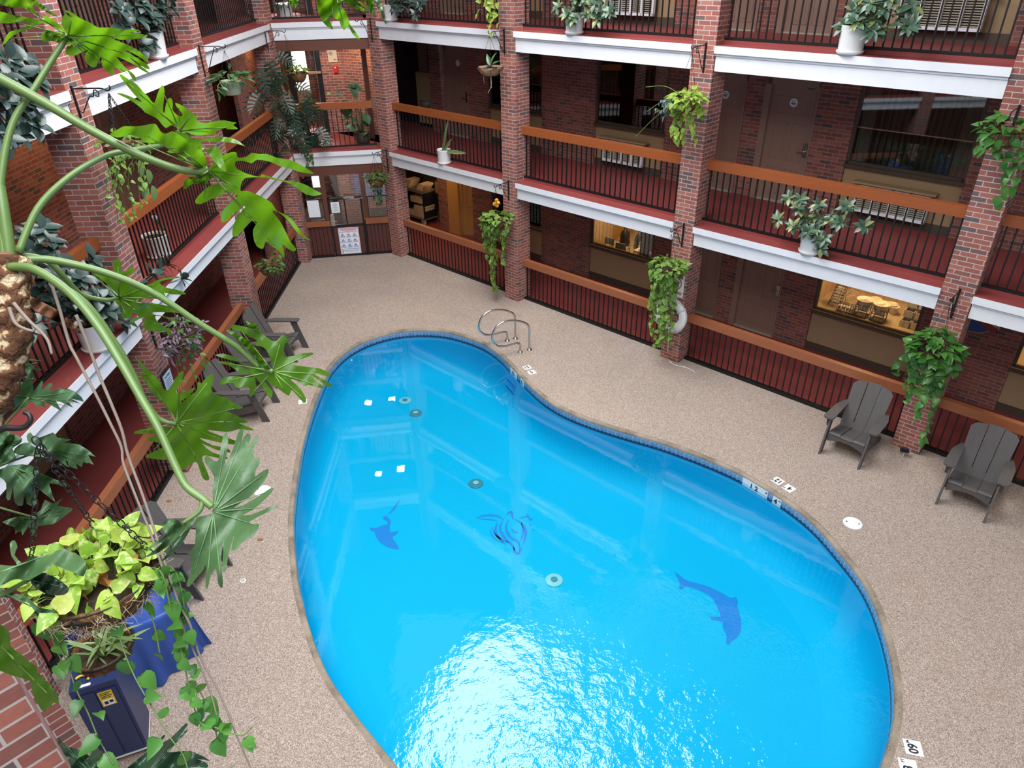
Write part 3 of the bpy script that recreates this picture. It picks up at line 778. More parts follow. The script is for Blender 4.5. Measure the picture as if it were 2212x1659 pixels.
mb = MB(); decal(mb, za([(1102,145),(1150,150),(1205,128),(1240,122),(1238,95),(1205,75),(1225,50),(1250,70),(1270,95),(1262,130),(1268,185),(1330,170),(1312,200),(1282,225),(1305,260),(1335,310),(1318,320),(1240,300),(1180,260),(1150,215),(1140,180),(1112,170)]), 2)
decal(mb, za([(1240,40),(1270,15),(1302,-30),(1345,-80),(1325,-40),(1300,-2),(1270,30)]), 0)
o = tag(mb.build('dolphin_decal', M['decal']), 'partly worn blue dolphin silhouette with a broken tail at the left of the pool floor', 'decal', 'dolphin decals on the pool floor')
# line drawn emblem of an arched dolphin
mb = MB()
def stroke(px, w=.022, taper=True):
    q = catmull([on_z(*p, FLOOR_P+.003)[:2] for p in px], 6, False); n = len(q)
    t = np.gradient(q, axis=0); t /= np.linalg.norm(t, axis=1)[:, None]; nn = np.stack([-t[:,1], t[:,0]], 1)
    ww = w*(np.sin(np.linspace(.08, PI-.08, n)) if taper else np.ones(n))[:, None]
    a = q+nn*ww/2; b_ = q-nn*ww/2; z = FLOOR_P+.003
    mb.add([(*p, z) for p in a]+[(*p, z) for p in b_], [(i, i+1, n+i+1, n+i) for i in range(n-1)])
for L, w in (([(1027,1119),(1050,1113),(1075,1115),(1090,1124)],.05), ([(1030,1120),(1055,1122),(1075,1124)],.03), ([(1062,1138),(1070,1155),(1085,1166),(1100,1172)],.035), ([(1075,1128),(1070,1145),(1080,1165),(1095,1178)],.05),
    ([(1088,1122),(1080,1140),(1090,1162),(1108,1180),(1110,1196)],.05), ([(1100,1120),(1093,1140),(1102,1160),(1120,1172),(1122,1190)],.05), ([(1093,1112),(1104,1106),(1108,1122)],.05), ([(1110,1120),(1128,1132),(1136,1152),(1130,1176)],.05), ([(1120,1120),(1140,1116),(1146,1126)],.035),
    ([(1126,1128),(1130,1150),(1124,1168)],.03), ([(1060,1140),(1062,1155),(1075,1168),(1090,1172)],.025), ([(1104,1140),(1112,1150),(1120,1150)],.04), ([(1108,1180),(1118,1197),(1128,1180)],.04)): stroke(L, w)
for p in ((1146,1134),(1152,1144),(1140,1112),(1148,1122)): decal(mb, [(p[0]+2.4*math.cos(a), p[1]+2.4*math.sin(a)) for a in np.linspace(0,2*PI,9)[:-1]], 0)
o = tag(mb.build('dolphin_emblem', M['decal']), 'blue line drawing of an arched dolphin at the middle of the pool floor', 'decal', 'dolphin decals on the pool floor')
t = NT('grey_green_fitting'); M['drain'] = t.done(t.pbsdf((.045,.24,.30), .5)); M['drain2'] = plain('pale_fitting', (.22,.62,.66), .5)
for (px, py), lab, mt in (((1028,1045),'dark round drain cover in the middle of the pool floor','drain'), ((898,893),'dark round drain cover near the shallow curve of the pool','drain'), ((875,866),'pale round fitting near the shallow curve of the pool','drain2'), ((1197,1254),'pale round light fitting on pool floor near the emblem','drain2')):
    c = on_z(px, py, FLOOR_P); o = thing('drain_cover', lab, 'drain cover', c, 'round fittings on the pool floor')
    MB().lathe([(0,.0),(.125,0),(.13,.01),(.12,.018),(.0,.022)], (0,0,0), 28).build('cover', M[mt], o, loc=c)
    MB().lathe([(.0,.02),(.045,.02),(.05,.03),(.04,.034),(0,.034)], (0,0,0), 20).build('hub', M['drain2' if mt == 'drain' else 'drain'], o, loc=c)
# recessed wall steps below the grab rails
st = thing('pool_steps', 'recessed steps in the pool wall below the grab rails', 'steps', on_z(1090, 790, -.3))
for k in range(3):
    q = np.argmin(np.hypot(pool[:,0]-on_z(1110,792)[0], pool[:,1]-on_z(1110,792)[1])); c = np.array([*(pool[q]+NRM[q]*(.012+.012*k)), -.36-.18*k]); tt = V3(-NRM[q][1], NRM[q][0], 0); nn = V3(*NRM[q], 0)
    MB().prism([c-tt*.2, c+tt*.2, c+tt*.2+V3(0,0,.035), c-tt*.2+V3(0,0,.035)], nn*.02).build('step', M['decal'], st)

# ------------------------------------------------------------------ number tiles
def tile_plate(px, py, txt, sup, lab, up, s=.152):
    c = on_z(px, py, 0.0); y = V3(*up, 0); y /= np.linalg.norm(y); x = V3(y[1], -y[0], 0)
    o = thing('depth_marker', lab, 'depth marker', c, 'depth marker tiles on the deck')
    h = s/2
    MB().prism([c-x*h-y*h+V3(0,0,.0005), c+x*h-y*h+V3(0,0,.0005), c+x*h+y*h+V3(0,0,.0005), c-x*h+y*h+V3(0,0,.0005)], (0,0,.004)).build('tile', M['whiteplastic'], o)
    text(txt, .125, M['ink'], o, basis_M(c-x*.012+V3(0,0,.0052), x, y), 'numeral', .003, sx=.85)
    if sup: text(sup, .04, M['ink'], o, basis_M(c+x*.058+y*.04+V3(0,0,.0052), x, y), 'unit', .001)
# read from the pool side: the top of the figures points away from the deck edge
def inward(px, py):
    c = on_z(px, py); k = np.argmin(np.hypot(pool[:,0]-c[0], pool[:,1]-c[1])); return NRM[k]
n_ = inward(1690, 1050)
tile_plate(1680, 1039, '12', 'M', 'square tile reading 12 on the deck by the right pool edge', n_)
tile_plate(1704.5, 1055, '4', 'FT', 'square tile reading 4 FT on the deck by the right pool edge', n_)
n_ = inward(1145, 800)
tile_plate(1139, 794, '15', '', 'square tile reading 15 on the deck near the grab rails', (n_[1]*.8, -n_[0]*.8), .145)
tile_plate(1149, 804.5, '5', '', 'square tile reading 5 on the deck near the grab rails', (n_[1]*.8, -n_[0]*.8), .145)
n_ = inward(1975, 1620)
tile_plate(1972.5, 1615.5, '0.9', 'M', 'square tile reading 0.9 M on the deck at the near right pool end', (-n_[0], -n_[1]), .165) if False else tile_plate(1972.5, 1615.5, '09', 'M', 'square tile reading 0.9 M on deck at the near right pool end', (-.95,.25), .165)
tile_plate(1962, 1657, '3', 'FT', 'square tile reading 3 FT at the bottom edge of the photo', (-.95,.25), .165)
tile_plate(654, 868, '5', '', 'square number tile on the left deck below the leaf tip', (.2,-1), .15)
# waterline number plates
def edge_plate(px, py, txt, sup, lab):
    c = on_z(px, py, -.09); k = np.argmin(np.hypot(pool[:,0]-c[0], pool[:,1]-c[1])); nn = V3(*NRM[k], 0); x = V3(NRM[k][1], -NRM[k][0], 0)
    if x @ CR < 0: x = -x
    c = V3(*pool[k], -.108)+nn*.006
    o = thing('depth_marker', lab, 'depth marker', c, 'depth marker tiles at the waterline')
    w = .075*max(1, len(txt)); hh = .068
    MB().prism([c-x*w-V3(0,0,hh), c+x*w-V3(0,0,hh), c+x*w+V3(0,0,hh), c-x*w+V3(0,0,hh)], nn*.004).build('tile', M['whiteplastic'], o)
    text(txt, .115, M['ink'], o, basis_M(c-x*.02+nn*.0055, x, (0,0,1)), 'numeral', .003, sx=1.0)
    if sup: text(sup, .04, M['ink'], o, basis_M(c+x*(w-.028)+nn*.0055+V3(0,0,.035), x, (0,0,1)), 'unit', .001)
edge_plate(1640, 1053, '1 2', 'M', 'white waterline tiles reading 1 2 M on the right pool edge')
edge_plate(1688, 1084, '4', 'FT', 'white waterline tile reading 4 FT on the right pool edge')
edge_plate(1119, 806, '15', '', 'white waterline tiles reading 15 near the grab rails')
edge_plate(1135, 822, '5', '', 'white waterline tile reading 5 near the grab rails')
# skimmer lids
for (px, py), r, lab in (((1842,1130),.128,'white round skimmer lid on the right deck beside the pool'), ((567,1060),.128,'white round skimmer lid on the left deck half behind the big leaf')):
    c = on_z(px, py); o = thing('skimmer_lid', lab, 'skimmer lid', c, 'skimmer lids')
    MB().lathe([(0,.008),(r-.012,.008),(r-.006,.006),(r,0)], (0,0,0), 40).build('lid', M['whiteplastic'], o, loc=c+V3(0,0,.0005))
    for s in (-1,1):
        q = c+V3(.075*s,-.03*s,.0085); MB().lathe([(0,0),(.011,0),(.011,.002),(0,.002)], (0,0,0), 12).build('finger_hole', M['black'], o, loc=q)
c = on_z(525, 1254.5); o = thing('deck_cap', 'tiny white round cap with two dark slots on the left deck', 'cap', c)
MB().lathe([(0,.006),(.034,.006),(.038,0)], (0,0,0), 24).build('cap', M['whiteplastic'], o, loc=c)
MB().box(Fr(c,(1,.3,0),(-.3,1,0)), -.016,-.006,-.018,.018,.0055,.0075).box(Fr(c,(1,.3,0),(-.3,1,0)), .006,.016,-.018,.018,.0055,.0075).build('slot', M['black'], o)
for i, (px, py) in enumerate(((365,1083),(562,1166),(530,1240))):
    if i == 2: continue
    c = on_z(px, py); o = tag(MB().prism([V3(.045*math.cos(a)*.95+.0, .028*math.sin(a), .004+.004*math.cos(2*a)) for a in np.linspace(0,2*PI,11)[:-1]], (0,0,.001)).build('fallen_leaf', M['deadleaf'], loc=c), ['small dry leaf on the deck by the left railing','small dry leaf on the deck right of the hanging leaf tips'][i], 'fallen leaf', 'fallen leaves on the deck')
# ------------------------------------------------------------------ grab rails
def grab(A, B, lab):
    A, B = V3(*A), V3(*B)          # A = foot further from the water on the deck, B = foot nearer to it
    n2 = inward(1100, 775); f = V3(*n2, 0); f /= np.linalg.norm(f)
    o = thing('grab_rail', lab, 'grab rail', (A+B)/2, 'steel grab rails at the pool edge')
    P = lambda along, z, base=A: base + f*along + V3(0,0,z)
    path = catmull([P(0,0.02), P(0,.25), P(.0,.46), P(.06,.60), P(.28,.72), P(.52,.76), P(.70,.70), P(.80,.55), P(.80,.40), P(.70,.27), P(.52,.22), (B+f*.06+V3(0,0,.22)), (B+f*.0+V3(0,0,.15)), B+V3(0,0,.02)], 6, False)
    MB().tube(path, .021, 12).build('tube', M['steel'], o, True)
    for q in (A, B): MB().lathe([(.055,0),(.052,.012),(.03,.03),(.022,.035)], (0,0,0), 20).build('foot_flange', M['steel'], o, True, loc=q)
z9 = lambda x, y: on_z(900+x/3.687, 640+y/3.687)
grab(z9(787,337), z9(722,355), 'polished steel grab rail further from the camera at the pool edge')
grab(z9(898,427), z9(825,445), 'polished steel grab rail nearer to the camera at the pool edge')

# ------------------------------------------------------------------ chairs
def make_chair():
    o = thing('adirondack_chair', 'x', 'chair')
    W0 = Fr((0,0,0),(1,0,0),(0,1,0)); mt = M['chair']
    # seat planks, rolled over the front
    for k in (-1,0,1):
        pr = [(-.20,.235),(0,.285),(.2,.335),(.33,.372),(.37,.372),(.395,.355)]
        w0, w1 = k*.185-.088, k*.185+.088; b = MB(); vs = []
        sag = .012*(1-abs(k))
        for y, z in pr: vs += [(w0,y,z-sag),(w1,y,z-sag),(w1,y-.006,z-.024-sag),(w0,y-.006,z-.024-sag)]
        f = []
        for i in range(len(pr)-1):
            for j in range(4): f.append((i*4+j, i*4+(j+1)%4, i*4+4+(j+1)%4, i*4+4+j))
        f += [(3,2,1,0), tuple(len(pr)*4-4+j for j in range(4))]
        b.add(vs, f).build('seat_plank', mt, o)
    # back planks
    yb = lambda z: -.13-(z-.24)*.42
    for k in (-1,0,1):
        w = .196; c0 = k*.19*.97; c1 = k*.205; vs = []
        for z, cx, hw in ((.22,c0,.088),(.60,(c0+c1)/2,.094),(.93,c1,.098),(.985,c1,.098)):
            tz = z
            vs.append((cx,z,hw))
        top = .985 if k == 0 else .965
        P = [(c0-.088,.22),(c0+.088,.22),(c1+.098,.90 if k == 1 else .975),(c1+.098-(.05 if k == 1 else 0),.955 if k == 1 else .985),(c1-.098+(.05 if k == -1 else 0),.955 if k == -1 else .985),(c1-.098,.90 if k == -1 else .975)]
        sc = -.012*abs(k)
        poly = [(x, yb(z)+.018*abs(k), z) for x, z in P]
        MB().prism(poly, (0,-.022,-.009)).build('back_plank', mt, o)
    # apron with an arched lower edge
    N = 12; poly = [(-.275,.385,.355),(.275,.385,.355)]+[(.275-.55*i/N, .385, .20+.075*math.sin(PI*i/N)) for i in range(N+1)]
    MB().prism(poly, (0,-.024,0)).build('apron', mt, o)
    for s in (-1,1):
        x = s*.29
        MB().prism([(x,.40,0),(x,.53,0),(x,.37,.57),(x,.24,.57)], (s*.026,0,0)).build('front_leg', mt, o)
        MB().prism([(x*.93,.37,.34),(x*.93,.33,.20),(x*.93,-.40,0),(x*.93,-.52,0),(x*.93,-.50,.06),(x*.93,-.18,.21)], (s*.024,0,0)).build('rear_leg', mt, o)
        MB().prism([(s*.265,-.34,.57),(s*.33,-.36,.57),(s*.40,-.10,.585),(s*.41,.36,.60),(s*.385,.41,.60),(s*.27,.41,.60),(s*.255,.36,.60)] if s > 0 else [(s*.255,.36,.60),(s*.27,.41,.60),(s*.385,.41,.60),(s*.41,.36,.60),(s*.40,-.10,.585),(s*.33,-.36,.57),(s*.265,-.34,.57)], (0,0,.024)).build('armrest', mt, o)
        MB().prism([(s*.30,.36,.575),(s*.30,.26,.575),(s*.30,.30,.42)] , (s*.06,0,0)).build('arm_bracket', mt, o)
    MB().beam((-.30,-.30,.545),(.30,-.30,.545),.05,.04).build('back_brace', mt, o)
    return o
nrm2 = lambda v: np.array(v, float)/np.linalg.norm(v)
ch0 = make_chair(); used = [False]
def place_chair(xy, fwd, lab):
    o = ch0 if not used[0] else dup(ch0); used[0] = True
    o['label'] = lab; o['group'] = 'grey adirondack chairs on the deck'
    o.location = (xy[0], xy[1], 0.0); o.rotation_euler = (0, 0, math.atan2(fwd[1], fwd[0])-PI/2)
def chair_from_feet(fl, fr, lab):      # fl, fr: the tips of the two front legs, seen from the sitter
    a, b = V3(*fl), V3(*fr); mid = (a+b)/2; x = (b-a)/np.linalg.norm(b-a); f = V3(-x[1], x[0], 0)
    place_chair(mid - f*.53, f, lab)
z7 = lambda x, y: on_z(1600+x/3.606, 760+y/3.606)
z8 = lambda x, y: on_z(400+x/3.687, 600+y/3.687)
chair_from_feet(z7(900,915), z7(615,800), 'grey adirondack chair on the right deck left of the brick column')
chair_from_feet(z7(1878,1330), z7(1528,1193), 'grey adirondack chair at the right edge of the photo')
l1a, l1b = V3(-4.02,13.10,0), V3(-4.16,12.55,0)
place_chair((-4.52,12.75), (.97,-.14), 'grey adirondack chair furthest along the left railing beside the brick column')
place_chair((-4.58,11.75), (.985,-.10), 'grey adirondack chair in the middle of the left row, half hidden by leaves')
place_chair((-4.56,10.62), (.99,-.04), 'grey adirondack chair nearest the camera in the left row of three')
_f = nrm2((.95,-.30)); _q = on_z(441,1296)[:2]-_f*.53-np.array([_f[1],-_f[0]])*.30
place_chair(tuple(_q), tuple(_f), 'grey adirondack chair mostly hidden behind the hanging basket of pothos')

# ------------------------------------------------------------------ solar stake lamp at the column foot
c = on_z(1950, 985); o = thing('solar_light', 'small black solar stake light on the deck at the foot of the right column', 'solar light', c)
MB().lathe([(.016,0),(.016,.10)], (0,0,0), 10).build('stake', M['towel'], o, loc=c+V3(0,0,.0))
f3 = Fr(c+V3(0,0,0), (1,-.4,0), (.4,1,0))
MB().box(f3, -.062,.062,-.05,.05,.10,.118).box(f3, -.035,.035,-.03,.03,.118,.155).build('head', M['black'], o)
MB().box(f3, -.03,.03,-.025,.025,.155,.160).build('solar_cell', M['navy'], o)

# ------------------------------------------------------------------ life ring, rope and sign on the column
c0 = RF.at(1449, 680, -.06); c = RF.P(c0[0], -.06, c0[2])
o = thing('life_ring', 'white life ring hanging on the brick column behind trailing vines', 'life ring', c)
R_, r_ = .262, .088
vs = []; nu, nv = 40, 14; f = []
for i in range(nu):
    for j in range(nv):
        a, b_ = 2*PI*i/nu, 2*PI*j/nv
        vs.append(c + RF.u*(R_+r_*math.cos(b_))*math.cos(a) + V3(0,0,1)*(R_+r_*math.cos(b_))*math.sin(a) + RF.d*r_*.62*math.sin(b_))
        f.append((i*nv+j, ((i+1)%nu)*nv+j, ((i+1)%nu)*nv+(j+1)%nv, i*nv+(j+1)%nv))
MB().add(vs, f).build('ring', M['whiteplastic'], o, True)
for a in (.6, 2.2, 3.75, 5.3):
    q = [c + (RF.u*math.cos(a)+V3(0,0,1)*math.sin(a))*(R_+(r_+.006)*math.cos(b_)) + RF.d*(r_*.62+.006)*math.sin(b_) for b_ in np.linspace(0,2*PI,15)[:-1]]
    MB().tube(q, .012, 6, closed=True).build('band', M['rope'], o, True)
MB().tube([c + (RF.u*math.cos(a)+V3(0,0,1)*math.sin(a))*(R_+r_+.012-.02*abs(math.sin(2*(a-.6)))) - RF.d*.03 for a in np.linspace(0,2*PI,33)[:-1]], .008, 6, closed=True).build('grab_line', M['rope'], o, True)
z5 = lambda x, y: (1000+x/3.687, 380+y/3.687)
rp = [c+RF.u*.0+V3(0,0,-.30)-RF.d*.05]
for q, d in ((z5(1640,1290),-.05),(z5(1632,1380),-.05)):
    h = RF.at(*q, d); rp.append(RF.P(h[0], d, h[2]))
rp += [on_z(*z5(x, y), .012) for x, y in ((1634,1435),(1655,1485),(1700,1510),(1760,1522),(1820,1545),(1850,1568))]
o = thing('throw_rope', 'white knotted rope hanging from the life ring and trailing onto the deck', 'rope', rp[-1])
MB().tube(catmull(rp, 8, False), .011, 8).build('rope', M['rope'], o, True)
for k in (1,3,4,6): MB().ball(rp[k], .022, 10).build('knot', M['rope'], o, True)
tl = RF.at(*z5(1650,760), -.015); tr = RF.at(*z5(1790,768), -.015); bl = RF.at(*z5(1632,945), -.015); br = RF.at(*z5(1762,975), -.015)
a0, a1 = -6.40, -6.07; zt, zb2 = (tl[2]+tr[2])/2, (bl[2]+br[2])/2
o = thing('warning_sign', 'white sign with red lettering and blue emblem on the column behind vines', 'sign', RF.P((a0+a1)/2, -.01, (zt+zb2)/2))
MB().box(RF, a0, a1, -.014, -.004, zb2, zt).build('sign_board', M['whiteplastic'], o)
MB().box(RF, a0+.03, a1-.03, -.0165, -.013, zt-.12, zt-.03).build('red_band', M['red_ink'], o)
A_ = (a0+a1)/2; Hh = (zt-zb2)
text('CAUTION!', .062, M['whiteplastic'], o, basis_M(RF.P(A_, -.0180, zt-.075), RF.u, (0,0,1)), 'heading', .002, sx=.85)
MB().lathe([(0,0),(.12,0),(.12,.003),(0,.003)], (0,0,0), 32, axis=-RF.d).build('red_disc', M['red_ink'], o, loc=RF.P(A_, -.014, zb2+Hh*.53))
MB().lathe([(0,0),(.104,0),(.104,.003),(0,.003)], (0,0,0), 32, axis=-RF.d).build('white_disc', M['whiteplastic'], o, loc=RF.P(A_, -.0175, zb2+Hh*.53))
cc = RF.P(A_, -.0215, zb2+Hh*.53)
MB().prism([cc+RF.u*x+V3(0,0,z) for x, z in ((0,.095),(.03,.04),(.065,-.01),(.075,-.045),(.04,-.075),(0,-.085),(-.04,-.075),(-.075,-.045),(-.065,-.01),(-.03,.04))], -RF.d*.002).build('blue_emblem', M['blue_ink'], o)
MB().prism([cc-RF.d*.0025+RF.u*x+V3(0,0,z) for x, z in ((-.06,-.02),(0,-.035),(.06,-.02),(.06,-.012),(0,-.027),(-.06,-.012))], -RF.d*.002).build('wave', M['whiteplastic'], o)
text('WARNING!', .075, M['red_ink'], o, basis_M(RF.P(A_, -.0155, zb2+.075), RF.u, (0,0,1)), 'footing', .003, sx=.72)
# framed notice on the left column
c1 = LF.at(365, 815, -.02)
o = thing('framed_notice', 'black framed pool rules notice on the left brick column under purple plant', 'notice', LF.P(9.13, -.01, 1.45))
MB().box(LF, 8.98,9.30,-.025,-.003,1.20,1.72).build('frame', M['black'], o)
MB().box(LF, 9.01,9.27,-.028,-.02,1.23,1.69).build('sheet', M['paper'], o)
text('Pool Rules', .045, M['blue_ink'], o, basis_M(LF.P(9.14,-.0295,1.64), LF.u*1, (0,0,1)), 'heading', .001, sx=.9)
q = MB()
for k in range(5): q.box(LF, 9.04,9.24-.02*(k%2),-.0292,-.027,1.575-.032*k,1.585-.032*k)
q.build('blue_lines', M['blue_ink'], o); q = MB()
for k in range(3): q.box(LF, 9.04,9.24-.03*(k%2),-.0292,-.027,1.39-.045*k,1.41-.045*k)
q.build('red_lines', M['red_ink'], o)
# restaurant style shield on the corridor wall at the right edge
o = thing('corner_sign', 'blue oval and red banner sign high on the ground corridor wall at right', 'sign', RF.P(-1.68, 2.17, 1.4))
E_ = RF.P(-1.84, 2.165, 1.46)
MB().prism([E_+RF.u*.30*math.cos(a)+V3(0,0,.17*math.sin(a)) for a in np.linspace(0,2*PI,33)[:-1]], RF.d*.02).build('blue_oval', plain('sign_blue', (.02,.07,.25), .5), o)
MB().tube([E_-RF.d*.004+RF.u*.30*math.cos(a)+V3(0,0,.17*math.sin(a)) for a in np.linspace(0,2*PI,33)[:-1]], .008, 6, closed=True).build('rim', M['drape'], o)
MB().prism([RF.P(a, 2.15, z) for a, z in ((-1.95,1.58),(-1.52,1.36),(-1.38,1.50),(-1.30,1.66),(-1.75,1.86))], RF.d*.02).build('red_banner', plain('sign_red', (.22,.035,.025), .5), o)
_x = RF.u*.43+V3(0,0,-.20); text('CORNER', .13, M['bowl'], o, basis_M(RF.P(-1.63, 2.145, 1.585), _x, np.cross(-RF.d, _x)), 'lettering', .003, sx=.85)
# ================================================================== leaves and plants
def nrm(v): v = V3(*v); return v/(np.linalg.norm(v)+1e-12)
def strip_tpl(st, fold=.25, droop=.25):
    vs = []; f = []
    for u, w in st:
        z = -droop*u*u
        vs += [(u, w, z+fold*w), (u, 0, z), (u, -w, z+fold*w)]
    for i in range(len(st)-1):
        a, b_ = 3*i, 3*i+3
        f += [(a, a+1, b_+1, b_), (a+1, a+2, b_+2, b_+1)]
    return np.array(vs), f
T_ELL = strip_tpl([(0,.005),(.12,.12),(.32,.21),(.58,.215),(.82,.12),(.94,.045),(1,.0)])
T_HEART = strip_tpl([(0,.0),(-.06,.20),(.08,.36),(.28,.40),(.52,.31),(.78,.15),(.92,.05),(1,0)], .3, .3)
T_HEART[0][0:3] = [(-.0,.004,0),(0,0,0),(0,-.004,0)]
T_LANCE = strip_tpl([(0,.02),(.2,.05),(.5,.055),(.8,.035),(1,0)], .35, .55)
T_SWORD = strip_tpl([(0,.03),(.3,.05),(.6,.055),(.85,.035),(1,0)], .35, .06)
T_SMALL = strip_tpl([(0,.01),(.3,.2),(.6,.19),(1,0)], .3, .2)
def split_tpl(n=6, W_=.48):
    vs = [(0,0,0)]; f = []
    for s in (1,-1):
        for k in range(n+1):
            u0 = .06+.80*k/n; wd = W_*math.sin(PI*(.18+.70*k/n))**.8; ln = wd*1.05
            a = math.radians(100-75*k/n); hw = .052
            b0 = (u0-hw*.8, s*.012, 0); b1 = (u0+hw*.8, s*.012, 0)
            m0 = (u0-hw+ln*.6*math.cos(a), s*ln*.6*math.sin(a), -.05*ln); m1 = (u0+hw+ln*.6*math.cos(a), s*ln*.6*math.sin(a), -.05*ln)
            t_ = (u0+ln*math.cos(a)+.03, s*ln*math.sin(a), -.25*ln)
            i = len(vs); vs += [b0,b1,m1,m0,t_]; q = [(i,i+1,i+2,i+3),(i+3,i+2,i+4)]
            f += q if s < 0 else [tuple(reversed(x)) for x in q]
    i = len(vs); vs += [(0,.03,0),(0,-.03,0),(.95,-.012,-.03),(.95,.012,-.03)]; f.append((i,i+1,i+2,i+3))
    return np.array(vs), f
T_SPLIT = split_tpl()
def leaf(mb, p, t, n, L, wsc=1.0, tpl=T_ELL):
    t = nrm(t); n = V3(*n); s = np.cross(n, t)
    if np.linalg.norm(s) < 1e-4: s = np.cross(V3(.3,.5,.8), t)
    s = nrm(s); n = np.cross(t, s)
    v, f = tpl
    mb.add(V3(*p) + L*(v[:,0:1]*t + v[:,1:2]*wsc*s + v[:,2:3]*n), f)
def rnd(a=1.0): return rng.normal(0, a, 3)
def rosette(mb, p, axis, L, n=8, tpl=T_ELL, spread=1.0, wsc=1.0):
    axis = nrm(axis); a = nrm(np.cross(axis, V3(.37,.61,.2))); b_ = np.cross(axis, a); ph = rng.uniform(0, 6.28)
    for k in range(n):
        an = ph + k*2.4; el = rng.uniform(.15, .75)
        d = (a*math.cos(an)+b_*math.sin(an))*spread + axis*(el if k < n*.7 else 1.1)
        leaf(mb, V3(*p)-axis*rng.uniform(0,.05), d+V3(0,0,-.15), axis*1.0+d*.0+V3(0,0,.5), L*rng.uniform(.75,1.1), wsc, tpl)
UP = V3(0,0,1)
def white_pot(o, c, r=.165, h=.34, mat='white_gloss', saucer=True, soil=True):
    MB().lathe([(.0,.0),(r*.86,0),(r*.88,.012),(r*.92,.05),(r,h-.02),(r*1.02,h-.012),(r*1.02,h),(r*.94,h),(r*.90,h-.04),(r*.88,h-.06)], c, 28, close=True).build('pot', M[mat], o, True)
    if saucer: MB().lathe([(0,.0),(r*.95,0),(r*1.03,.035),(r*1.03,.047),(r*.93,.047)], V3(*c)+V3(0,0,.001), 28, close=True).build('saucer', M[mat], o, True)
    if soil: MB().lathe([(0,h-.045),(r*.90,h-.05)], c, 20, close=True).build('soil', M['soil'], o)
def shrub(o, base, tips, L=.15, mat='rubber', n=8, tpl=T_ELL, along=5, stem_r=.009, stemmat='stem', bow=.10, face=None, wsc=1.0):
    lf = MB(); stm = MB(); base = V3(*base)
    for tp in tips:
        tp = V3(*tp); mid = (base+tp)/2 + UP*bow + rnd(.02)
        path = catmull([base+rnd(.02)*[1,1,0], base*.7+tp*.3+UP*bow*.8, mid*.5+(base*.4+tp*.6)*.5, tp], 4, False)
        stm.tube(path, np.linspace(stem_r, stem_r*.55, len(path)), 6)
        ax = nrm(path[-1]-path[-3] + UP*.25 + (face if face is not None else 0)*np.float64(.5))
        rosette(lf, tp, ax, L, n, tpl, 1.0, wsc)
        for k in range(along):
            i = int(len(path)*(.35+.6*k/max(1,along)))
            i = min(i, len(path)-2); d = rnd(1); d[2] = abs(d[2])*.3-.1
            if face is not None: d = d+face*.6
            leaf(lf, path[i], d, UP+rnd(.3)+(face*.5 if face is not None else 0), L*rng.uniform(.7,1.0), wsc, tpl)
    stm.build('stem', M[stemmat], o, True); lf.build('foliage', M[mat], o, True)
def pts_at(fr, L, d=0.0, jit=.12):
    out = []
    for q in L:
        dd = (q[2] if len(q) > 2 else d) + rng.uniform(-jit, jit); h = fr.at(q[0], q[1], dd); out.append(fr.P(h[0], dd, h[2]))
    return out
def ledge_pot(fr, px, py, f, d=.075):
    p = on_z(px, py, f); a = fr.inv(p)[0]; return fr.P(a, d, f+.001)
court_R, court_L = -RF.d, -LF.d
# --- ledge pots, right facade
c = ledge_pot(RF, 965, 352, Z2); o = thing('snake_plant', 'snake plant in a white pot on the middle ledge of the far right bay', 'potted plant', c, 'white pots on the balcony ledges'); white_pot(o, c, .155, .32)
lf = MB()
for px, py, w in ((966,262,1.0),(957,308,1.3),(975,300,1.2),(1003,330,1.0),(972,310,1.3)):
    h = RF.at(px, py, .0); tp = RF.P(h[0], -.02, h[2]); b0 = c+UP*.28+rnd(.03)*[1,1,0]; d = tp-b0; leaf(lf, b0, d, court_R+UP*.3, np.linalg.norm(d)*1.05, w, T_SWORD)
lf.build('foliage', M['snake'], o, True)
c = ledge_pot(RF, 1757, 540, Z2); o = thing('rubber_plant', 'sprawling rubber plant in a white pot on the middle ledge of the third bay', 'potted plant', c, 'white pots on the balcony ledges'); white_pot(o, c, .165, .35)
shrub(o, c+UP*.3, pts_at(RF, [(1682,473),(1705,428),(1728,430),(1768,442),(1770,478),(1830,445),(1815,480),(1868,488),(1712,488),(1745,500),(1780,515),(1775,535),(1740,470),(1795,470),(1725,450),(1760,495)], -.08), .155, 'rubber', 9, along=4, face=court_R)
c = ledge_pot(RF, 1287, 68, Z3); o = thing('rubber_plant', 'dark rubber plant in a white pot on the upper ledge of the second bay', 'potted plant', c, 'white pots on the balcony ledges'); white_pot(o, c, .165, .35)
shrub(o, c+UP*.3, pts_at(RF, [(1205,14),(1225,30),(1238,42),(1260,15),(1262,-8),(1285,8),(1300,28),(1315,25),(1245,-5),(1270,30),(1300,-10),(1290,40)], -.08), .165, 'rubber', 8, along=4, face=court_R)
c = ledge_pot(RF, 1869, 108, Z3); o = thing('rubber_plant', 'yellowing rubber plant in a white pot on the upper ledge of the third bay', 'potted plant', c, 'white pots on the balcony ledges'); white_pot(o, c, .175, .36)
shrub(o, c+UP*.3, pts_at(RF, [(1825,55),(1845,20),(1880,5),(1890,40),(1912,15),(1958,30),(1965,55),(1970,12),(1885,65),(1850,45),(1868,-15),(1925,-10),(1900,60)], -.08), .17, 'rubber', 9, along=5, face=court_R)
c = ledge_pot(RF, 898, 41, Z3); o = thing('rubber_plant', 'dark green rubber plant in a white pot, upper ledge of the farthest right bay', 'potted plant', c, 'white pots on the balcony ledges'); white_pot(o, c, .15, .32)
